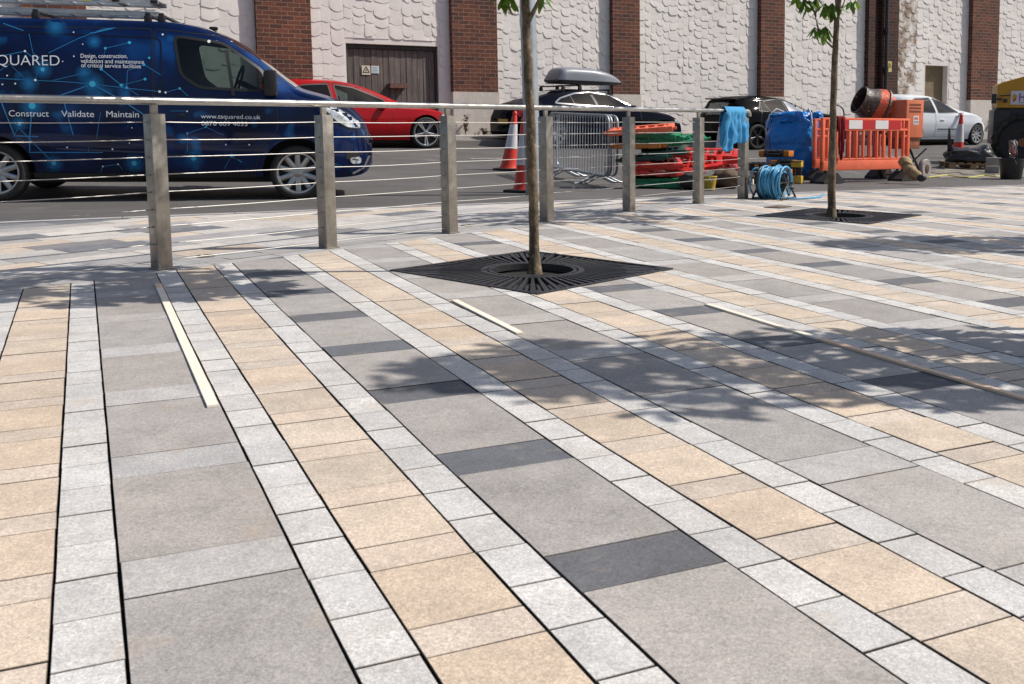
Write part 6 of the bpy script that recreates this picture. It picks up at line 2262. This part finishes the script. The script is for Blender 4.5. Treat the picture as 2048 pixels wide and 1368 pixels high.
# ------------------------------------------------------------------ cement mixer
p = at(1795, 358); k_ = 1 / ppm(p)
va = VIEW(p)
MX = ground_mat(p, va + math.pi / 2)           # x to the right, y away, z up
mix = tag(empty('cement_mixer', mat=MX), 'orange cement mixer with tilted drum and boxy motor housing behind the front barrier', 'cement mixer')
morange = mat('mixer_orange', (.66, .17, .075), .5, vary=[(4, .85, 1.08), (25, .88, 1.06)], stain=[(6, .62, .80, (.34, .20, .15)), (24, .70, .80, (.42, .36, .31))])
mdrum = mat('drum_orange', (.70, .10, .03), .42, vary=[(5, .8, 1.1)], stain=[(10, .52, .62, (.10, .065, .05)), (38, .60, .70, (.46, .36, .31))], bump=(30, .8), bdist=.01)
mdirty = mat('drum_mortar', (.075, .050, .040), .38, vary=[(10, .5, 1.5)], stain=[(22, .58, .68, (.40, .33, .28))], bump=(26, 1.0), bdist=.012)
def P_(px, py, dy=0.): return Vector(((px - 1795) * k_, dy, (358 - py) * k_))
ax = Vector((-.80, -.42, .38)).normalized()       # from the back of the drum to its mouth
dc = P_(1752, 216, .10)
xx = ax.orthogonal().normalized(); yy = ax.cross(xx)
DM = Matrix((xx, yy, ax)).transposed().to_4x4(); DM.translation = dc
s_ = k_
mb = MB(); mb.lathe([(20 * s_, -40 * s_), (26 * s_, -36 * s_), (38 * s_, -10 * s_), (38.5 * s_, -2 * s_)], 36, DM); mb.build('drum_back', mdrum, mix, smooth=40)
mb = MB(); mb.lathe([(38.6 * s_, -3 * s_), (39.8 * s_, 0), (38.6 * s_, 3 * s_), (34.9 * s_, 14.3 * s_)], 36, DM, caps=False); mb.build('drum_middle', mdrum, mix, smooth=40)
mb = MB(); mb.lathe([(35 * s_, 14 * s_), (29 * s_, 28 * s_), (27 * s_, 36 * s_), (28.5 * s_, 40 * s_), (28.5 * s_, 43 * s_), (26.5 * s_, 43 * s_), (25 * s_, 36 * s_), (26 * s_, 26 * s_), (33 * s_, 8 * s_), (33 * s_, -20 * s_), (.001, -34 * s_)], 36, DM, caps=False)
mb.build('drum_cone', mdirty, mix, smooth=40)
mb = MB(); mb.lathe([(38.9 * s_, -9 * s_), (41.5 * s_, -8 * s_), (41.5 * s_, -3.5 * s_), (38.9 * s_, -2.5 * s_)], 48, DM, caps=False); mb.build('gear_ring', mdirty, mix, smooth=40)
# motor housing
HM = Matrix.Translation(P_(1806, 239, .02)) @ Matrix.Rotation(R(-38), 4, 'Z')
hb_ = (46 * s_, 52 * s_, 74 * s_)
mb = MB(); mb.bbox((0, 0, 0), hb_, .012)
mb.v = [tuple(HM @ Vector(v)) for v in mb.v]; hs = mb.build('motor_housing', morange, mix, smooth=40)
def on_face(x, z, w_, h_, off=.003):
    """on the housing's sunny right hand face (local +x face is turned to the sun, -y to the viewer)"""
    mb = MB(); mb.bbox((0, 0, 0), (.004, w_, h_), .001)
    mb.v = [tuple(HM @ (Vector(v) + Vector((hb_[0] / 2 + off - .002, x, z)))) for v in mb.v]
    return mb
def on_front(x, z, w_, h_, off=.003):
    mb = MB(); mb.bbox((0, 0, 0), (w_, .004, h_), .001)
    mb.v = [tuple(HM @ (Vector(v) + Vector((x, -hb_[1] / 2 - off + .002, z)))) for v in mb.v]
    return mb
vent = MB()
for r_ in range(3):
    for c_ in range(11):
        q = on_face((-17 + 3.3 * c_) * s_, (27 - 6.5 * r_) * s_, 1.6 * s_, 4.0 * s_)
        vent.add(q.v, q.f)
vent.build('vents', mat('vent_dark', (.05, .02, .015), .7), hs)
q = on_face(3 * s_, -3 * s_, 16 * s_, 17 * s_); stk = q.build('sticker', whitem, hs)
mb = MB()
for (dz, w_) in ((5, 10), (2.5, 12)): t_ = on_face(3 * s_, (-3 + dz) * s_, w_ * s_, 1.6 * s_, .0055); mb.add(t_.v, t_.f)
mb.build('red_print', redm, stk)
mb = MB()
for (dz, dx) in ((-2, -3), (-2, 4), (-5, -3), (-5, 4)): t_ = on_face((3 + dx) * s_, (-3 + dz) * s_, 5 * s_, 1.6 * s_, .0055); mb.add(t_.v, t_.f)
mb.build('grey_print', mat('print_grey', (.12, .12, .13), .5), stk)
mb = MB(); mb.bbox((0, 0, -48 * s_), (38 * s_, 44 * s_, 22 * s_), .01); mb.v = [tuple(HM @ Vector(v)) for v in mb.v]; mb.build('lower_housing', mat('mixer_dark_orange', (.26, .085, .035), .6, vary=[(10, .6, 1.4)]), mix, smooth=40)  # lower housing in a darker, browner orange
darkst = mat('mixer_frame', (.07, .04, .028), .6, .2, vary=[(10, .6, 1.7)])
mb = MB()
mb.tube([P_(1810, 292, .02), P_(1792, 345, .1)], .020, 10); mb.tube([P_(1812, 290, .05), P_(1838, 345, .05)], .020, 10)
mb.tube([P_(1755, 240, .1), P_(1755, 330, .1), P_(1765, 352, .1)], .020, 10); mb.tube([P_(1755, 262, .1), P_(1812, 285, .05)], .022, 10)
mb.tube([P_(1765, 350, .1), P_(1840, 345, .08)], .018, 10)
mb.build('stand', darkst, mix, smooth=50)
mb = MB(); mb.tube([P_(1808, 338, -.10), P_(1847, 297, -.12)], [.012, .014], 10); mb.build('tip_lever', mat('lever_steel', (.12, .12, .125), .4, .6), mix, smooth=50)
mb = MB(); mb.tube([P_(1676, 228, -.10) + Vector((.10 * math.cos(a), .05 * math.cos(a), .13 * math.sin(a))) for a in [2 * math.pi * k / 24 for k in range(24)]], .010, 8, closed=True); mb.build('hand_wheel', darkst, mix, smooth=50)
for (px_, py_, dy, m_) in ((1846, 338, .0, mat('pale_tyre', (.32, .29, .26), .8, vary=[(12, .7, 1.2)])), (1770, 343, .12, black_rubber), (1846, 338, .42, black_rubber)):
    WM = Matrix.Translation(P_(px_, 338, dy) + Vector((0, 0, 0))) @ Matrix.Rotation(R(62), 4, 'Z') @ Matrix.Rotation(math.pi / 2, 4, 'X')
    rw = (358 - 338) * k_
    mb = MB(); mb.lathe([(rw * .5, -.03), (rw * .9, -.032), (rw, -.016), (rw, .016), (rw * .9, .032), (rw * .5, .03)], 28, WM, caps=True); wh_ = mb.build('wheel', m_, mix, smooth=40)
    mb = MB(); mb.lathe([(.001, -.036), (rw * .35, -.034), (rw * .48, -.030)], 20, WM, caps=False); mb.lathe([(rw * .48, .030), (rw * .35, .034), (.001, .036)], 20, WM, caps=False); mb.build('hub', darkst, wh_, smooth=40)

# ------------------------------------------------------------------ sacks, pallet, sheeting, bucket, hoses at the right
hess = mat('tan_cloth', (.36, .25, .13), .85, vary=[(7, .75, 1.2)], bump=(30, .6), bdist=.012)
def lump(name, px0, py0, px1, py1, rpx0, rpx1, gy, m, label, cat, seed, lift=0., group=None, parent=None):
    """a soft tapering roll between two picture points, standing where pixel (px1, gy) meets the ground"""
    g = at((px0 + px1) / 2, gy); k_ = 1 / ppm(g)
    M = ground_mat(g, VIEW(g) + math.pi / 2)
    mx = (px0 + px1) / 2
    a = Vector(((px0 - mx) * k_, 0, (gy - py0) * k_)); b = Vector(((px1 - mx) * k_, -.12, (gy - py1) * k_))
    rg = random.Random(seed)
    pts, rs = [], []
    for k in range(15):
        t = k / 14
        q = a.lerp(b, t) + Vector((.012 * math.sin(t * 8 + seed), .02 * math.sin(t * 5), .01 * math.sin(t * 11 + seed)))
        env = min(1, math.sqrt(max(0, t * 9)) * .9 + .1, math.sqrt(max(0, (1 - t) * 9)) * .9 + .12)
        r_ = (rpx0 + (rpx1 - rpx0) * t) * k_ * env * rg.uniform(.92, 1.08)
        q.z = max(q.z, r_ * .85 + lift)
        pts.append(q); rs.append(r_)
    mb = MB(); mb.tube(pts, rs, 18)
    mb.v = [tuple(Vector(v) + Vector((_nz.noise(Vector(v) * 14 + Vector((seed, 0, 0))), _nz.noise(Vector(v) * 14 + Vector((0, seed, 0))), _nz.noise(Vector(v) * 14))) * .012) for v in mb.v]
    o = mb.build(name, m, smooth=70)
    o.matrix_world = M
    return tag(o, label, cat, group)
lump('cloth_sack', 1806, 316, 1812, 334, 10, 12, 366, hess, 'tan cloth sack propped upright against the front barrier end', 'sack', 2)
o = lump('cloth_sack', 1808, 335, 1840, 355, 11, 9, 367, hess, 'tan cloth sack lying with a dark end beside the mixer wheel', 'sack', 5)
mb = MB(); mb.blob(tuple(o.data.vertices[14 * 18].co), (.065, .06, .05), None, .2, 3, 3, 18, 12); mb.build('dark_end', sackd, o, smooth=70)

pal = mat('pallet_wood', (.30, .19, .10), .8, vary=[(5, .7, 1.2, (12, 1, 12)), (22, .85, 1.15)])
p = at(1945, 339); k_ = 1 / ppm(p)
PM = ground_mat(p, VIEW(p) + math.pi / 2 - .28)
pt = tag(empty('pallet', mat=PM), 'wooden pallet under the black sheeting near the yellow dumper', 'pallet')
L_ = 92 * k_
for i in range(3):
    for j in range(3):
        mb = MB(); mb.bbox((-L_ / 2 + .06 + (L_ - .12) * i / 2, -.02 + .34 * j, .05), (.11, .09, .075), .004); mb.build('block', pal, pt, smooth=40)
for j in range(3):
    mb = MB(); mb.bbox((0, -.02 + .34 * j, .098), (L_, .09, .018), .003); mb.build('bearer', pal, pt, smooth=40)
    mb = MB(); mb.bbox((0, -.02 + .34 * j, .0075), (L_, .09, .014), .003); mb.build('skid', pal, pt, smooth=40)
for i in range(6):
    mb = MB(); mb.bbox((-L_ / 2 + .05 + (L_ - .1) * i / 5, .32, .117), (.085, .80, .018), .003); mb.build('deck_board', pal, pt, smooth=40)
sheet = mat('black_sheeting', (.016, .016, .018), .33, vary=[(5, .7, 1.6)], bump=(6, .6), bdist=.04)
mb = MB()
mb.blob((0, .22, .235), (47 * k_, .30, .15), None, .16, 1.8, 12, 60, 34, .7)
mb.v = [tuple(Vector(v) + Vector((0, 0, .035 * _nz.noise(Vector(v) * 4) + .09 * math.exp(-((v[0] - 27 * k_) / .09) ** 2) * max(0, (v[2] - .25) * 5)))) for v in mb.v]
mb.v = [(x, y, max(z, .128)) for x, y, z in mb.v]
o = mb.build('sheeting', sheet, smooth=75); o.matrix_world = PM
tag(o, 'bundle of crumpled black sheeting lying on the pallet', 'sheeting')
mb = MB(); mb.grid(10, 10, lambda u, v: Vector((-44 * k_ + 14 * k_ * u * (1 - .6 * v) - 2 * k_ * v, .16 + .05 * math.sin(u * 5 + v * 3), .2 + 62 * k_ * v * (1 - .35 * u) + .01 * math.sin(u * 9)))); 
fl = mb.build('loose_corner', sheet, o, smooth=75); fl.modifiers.new('thick', 'SOLIDIFY').thickness = .005

p = at(2022, 358); k_ = 1 / ppm(p)
bk = tag(empty('bucket', mat=ground_mat(p, .2)), 'black builders bucket at the right edge with a wire coil on it', 'bucket')
mb = MB(); mb.lathe([(19 * k_, 0), (20 * k_, 2 * k_), (23.5 * k_, 38 * k_), (25 * k_, 38.5 * k_), (25 * k_, 40.5 * k_), (23 * k_, 40.5 * k_), (21.5 * k_, 30 * k_), (.001, 29 * k_)], 36, caps=False); mb.build('bucket_body', black_plastic, bk, smooth=35)
mb = MB(); mb.tube([(25 * k_ * math.cos(a), 25 * k_ * -.3 * math.sin(a), 38 * k_ - 16 * k_ * math.sin(a)) for a in [math.pi * i / 14 for i in range(15)]], .005, 6); mb.build('handle', galv, bk, smooth=40)
mb = MB(); rg = random.Random(3)
for k in range(7):
    t = rg.uniform(-.25, .25); q = rg.uniform(.85, 1.05)
    mb.tube([Vector((-6 * k_ + 15 * k_ * q * math.cos(a), (t * 10) * k_ + 4 * k_ * math.sin(a * 2 + k), 40.5 * k_ + 19 * k_ + 18 * k_ * q * math.sin(a))) for a in [2 * math.pi * i / 22 for i in range(22)]], .0035, 5, closed=True)
o = mb.build('wire_coil', mat('wire', (.35, .34, .34), .4, .7), smooth=50); o.matrix_world = ground_mat(p, .2)
tag(o, 'loose coil of grey wire with a red core standing on the black bucket', 'wire coil')
mb = MB(); mb.blob((-6 * k_, 0, 40.5 * k_ + 15 * k_), (9 * k_, 5 * k_, 12 * k_), None, .4, 3, 6, 18, 12); mb.build('red_core', mat('red_wrap', (.30, .03, .025), .5, vary=[(16, .4, 1.6)], stain=[(20, .5, .62, (.5, .48, .46))]), o, smooth=60)
conc = mat('concrete_block', (.27, .25, .235), .9, vary=[(9, .8, 1.2)], bump=(40, .5), bdist=.006)
for (x, y, lf, rz, lab) in ((1984, 347, 0, .3, 'grey concrete block on the ground between pallet and black bucket'), (1987, 345, .13, -.1, 'grey concrete block lying on the other one beside the bucket')):
    p = at(x, y)
    mb = MB(); mb.bbox((0, .05, .065), (.24, .14, .128), .008); o = mb.build('concrete_block', conc, smooth=40); o.matrix_world = ground_mat(p, VIEW(p) + math.pi / 2 + rz, lf); tag(o, lab, 'block', 'concrete blocks by the bucket')
def ground_hose(pxs, r_, m, label, name='hose'):
    P = [at(*q) for q in pxs]
    pts = []
    for i in range(len(P) - 1):
        a, b, c, d = P[max(i - 1, 0)], P[i], P[i + 1], P[min(i + 2, len(P) - 1)]
        for t in (0, .25, .5, .75):
            q = .5 * ((2 * b) + (c - a) * t + (2 * a - 5 * b + 4 * c - d) * t * t + (3 * b - a - 3 * c + d) * t ** 3)
            pts.append(Vector((q.x, q.y, tz(q.x, q.y) + r_)))
    pts.append(P[-1] + Vector((0, 0, r_)))
    mb = MB(); mb.tube(pts, r_, 8); return tag(mb.build(name, m, smooth=60), label, 'hose', 'hoses lying on the site')
ground_hose([(1846, 357), (1872, 354), (1895, 351), (1912, 354), (1940, 356), (1968, 352), (1992, 354), (2030, 351)], .010, mat('yellow_hose', (.55, .50, .09), .5), 'thin yellow hose lying along the tarmac edge at the right')
ground_hose([(1850, 344), (1880, 348), (1915, 346), (1930, 350), (1962, 349), (1990, 350)], .008, black_rubber, 'thin black hose lying in front of the pallet')
p = at(1556, 414.5)
mb = MB(); mb.bbox((0, 0, .004), (.26, .16, .007), .002); o = mb.build('board_scrap', mat('brown_board', (.13, .085, .06), .8, vary=[(9, .7, 1.3)]), smooth=40); o.matrix_world = ground_mat(p, FAZ, 0); tag(o, 'flat brown board scrap lying left of the far tree grate', 'board')

# ------------------------------------------------------------------ yellow dumper at the right edge
p = at(2030, 331); k_ = 1 / ppm(p)
DMx = ground_mat(p, VIEW(p) + R(84))
dmp = tag(empty('site_dumper', mat=DMx), 'yellow site dumper with a white sign at the right edge', 'dumper')
yel = mat('dumper_yellow', (.56, .27, .012), .4, vary=[(3, .85, 1.08), (20, .9, 1.06)], stain=[(6, .66, .82, (.28, .16, .05))])
def zpx(y): return (331 - y) * k_
x0_ = (1992 - 2030) * k_ * 1.05
mb = MB()
prof = [(x0_, zpx(217)), (x0_ - .01, zpx(172)), (x0_ + .06, zpx(167)), (x0_ + .62, zpx(150)), (x0_ + 1.2, zpx(140)), (x0_ + 2.3, zpx(140)), (x0_ + 2.3, zpx(217))]
mb.prism(prof, 0, 1.15, lambda a, b, d: Vector((a, d, b)))
bod = mb.build('engine_cover', yel, dmp)
bv = bod.modifiers.new('bev', 'BEVEL'); bv.width = .018; bv.segments = 2
mb = MB(); mb.add([(x0_ + .04, -.004, zpx(192)), (x0_ + 2.2, -.004, zpx(186)), (x0_ + 2.2, -.004, zpx(188)), (x0_ + .04, -.004, zpx(194))], [(0, 1, 2, 3)]); mb.build('cover_seam', trim, bod)
mb = MB(); mb.bbox((x0_ + 1.1, .55, (zpx(217) + zpx(270)) / 2), (2.2, 1.0, zpx(270) - zpx(217) if False else (270 - 217) * k_), .02)
mb.bbox((x0_ + .1, .55, zpx(255)), (.3, 1.1, 70 * k_), .03); mb.build('chassis', black_plastic, dmp, smooth=40)
for (wx, wy) in ((.10, .10), (1.75, .10), (.10, 1.05), (1.75, 1.05)):
    rw = zpx(331 - 0) + 46 * k_
    WM = Matrix.Translation((wx, wy, rw)) @ Matrix.Rotation(math.pi / 2, 4, 'X')
    mb = MB(); mb.lathe([(rw * .55, -.14), (rw * .9, -.15), (rw, -.10), (rw, .10), (rw * .9, .15), (rw * .55, .14)], 40, WM)
    for k in range(18):
        for sg in (-1, 1):
            a = 2 * math.pi * (k + .25 * sg) / 18
            c = Vector((rw * 1.0 * math.cos(a), rw * 1.0 * math.sin(a), sg * .065))
            MM = WM @ Matrix.Translation(c) @ Matrix.Rotation(a, 4, 'Z') @ Matrix.Rotation(R(35 * sg), 4, 'X')
            q = MB(); q.bbox((0, 0, 0), (.04, .035, .15), .006); mb.add([MM @ Vector(v) for v in q.v], q.f)
    ww = mb.build('wheel', rubber, dmp, smooth=35)
    mb = MB(); mb.lathe([(rw * .56, .145), (rw * .50, .12), (rw * .2, .10), (rw * .18, .14), (.001, .145)], 32, WM, caps=False); mb.build('rim', mat('dumper_rim', (.26, .10, .03), .55, vary=[(9, .7, 1.3)]), ww, smooth=40)
mb = MB()
for k in range(7):
    a0, a1 = R(20 + 22 * k), R(20 + 22 * (k + 1)); r_ = 56 * k_
    c = Vector((.10, 0, 46 * k_))
    mb.add([c + Vector((r_ * math.cos(a), y, r_ * math.sin(a))) for a in (a0, a1) for y in (-.08, .36)], [(0, 1, 3, 2)])
g_ = mb.build('mudguard', black_plastic, dmp, smooth=60); g_.modifiers.new('thick', 'SOLIDIFY').thickness = .02
mb = MB(); mb.bbox((x0_ - .07, -.10, zpx(199)), (.09, .07, 19 * k_), .01); mb.build('lamp', black_plastic, dmp, smooth=40)
mb = MB(); mb.bbox((x0_ + .0, -.05, zpx(200)), (.16, .03, .04), .006); mb.bbox((x0_ + .14, -.015, zpx(203)), (.07, .03, .07), .006); mb.build('lamp_arm', black_plastic, dmp, smooth=40)
sx0 = x0_ + 24 * k_
mb = MB(); mb.bbox((sx0 + .42, -.006, zpx(197)), (.84, .012, 27 * k_), .003); sg_ = mb.build('sign_panel', mat('sign_white', (.70, .66, .72), .45), dmp, smooth=40)
mb = MB()
sh = [(0, 10), (4.5, 12.5), (9, 10), (9, 3), (7, -2), (4.5, -5), (2, -2), (0, 3)]
mb.prism([(sx0 + (2.2 + a * .95) * k_, zpx(201) + b * k_ * .95) for a, b in sh], -.0155, -.012, lambda a, b, d: Vector((a, d, b))); em = mb.build('shield_emblem', mat('emblem_gold', (.60, .38, .05), .45), sg_)
mb = MB(); mb.prism([(sx0 + (2.2 + a * .95) * k_, zpx(201) + b * k_ * .95) for a, b in [(5, 1), (8, 8), (8.2, 3), (6.5, -1.5), (4.5, -4), (2.5, -1.5), (1.8, 0)]], -.0185, -.016, lambda a, b, d: Vector((a, d, b))); mb.build('emblem_red', redm, em)
V, F = text_mesh('HK', 1.0, 'LEFT', .02)
capz = max(v.y for v in V)
mb = MB(); kz = 15 * k_ / capz
mb.add([(sx0 + 14 * k_ + v.x * kz * .85, -.0145, zpx(203) + v.y * kz) for v in V], F); mb.build('lettering', mat('sign_purple', (.16, .08, .26), .5), sg_)
mb = MB(); mb.bbox((sx0 + 14 * k_ + .24, -.0135, zpx(206.5)), (.48, .003, 1.6 * k_), .0005); mb.build('sign_line', mat('sign_lilac', (.35, .28, .42), .5), sg_)

# pale dusty patch of concrete under the site gear
mb = MB(); rg = random.Random(8)
pxs = [(1835, 352), (1880, 356), (1960, 357), (2040, 356), (2100, 350), (2060, 336), (1990, 331), (1930, 334), (1880, 338), (1845, 343)]
P = [at(*q) for q in pxs]
cx = sum(P, Vector()) / len(P)
vs = [Vector((cx.x, cx.y, tz(cx.x, cx.y) + .004))]
ring_ = []
for i in range(len(P)):
    for t in (0, .34, .67):
        q = P[i].lerp(P[(i + 1) % len(P)], t); q = cx + (q - cx) * rg.uniform(.88, 1.06); ring_.append(q)
for f in (.5, 1):
    for q in ring_:
        r_ = cx + (q - cx) * f; vs.append(Vector((r_.x, r_.y, tz(r_.x, r_.y) + .004)))
n = len(ring_)
mb.add(vs, [(0, 1 + k, 1 + (k + 1) % n) for k in range(n)] + [(1 + k, 1 + (k + 1) % n, 1 + n + (k + 1) % n, 1 + n + k) for k in range(n)])
o = mb.build('concrete_ground', mat('dusty_concrete', (.24, .21, .175), .9, vary=[(3, .6, 1.2), (14, .75, 1.2), (120, .8, 1.2)], stain=[(4, .55, .7, (.10, .094, .09))]), smooth=60)
tag(o, kind='structure')
# grit and small debris scattered round the gear
mb = MB()
for k in range(260):
    x = rg.uniform(1500, 2046); q = at(x, rg.uniform(350, 378 - (x - 1500) * .012)); s_ = rg.uniform(.003, .008)
    mb.blob((q.x, q.y, q.z + s_ * .4), (s_, s_ * rg.uniform(.6, 1.3), s_ * .6), None, .3, 2, k, 6, 4)
o = mb.build('gravel', mat('grit', (.22, .19, .16), .9, vary=[(60, .5, 1.5)])); tag(o, kind='stuff')
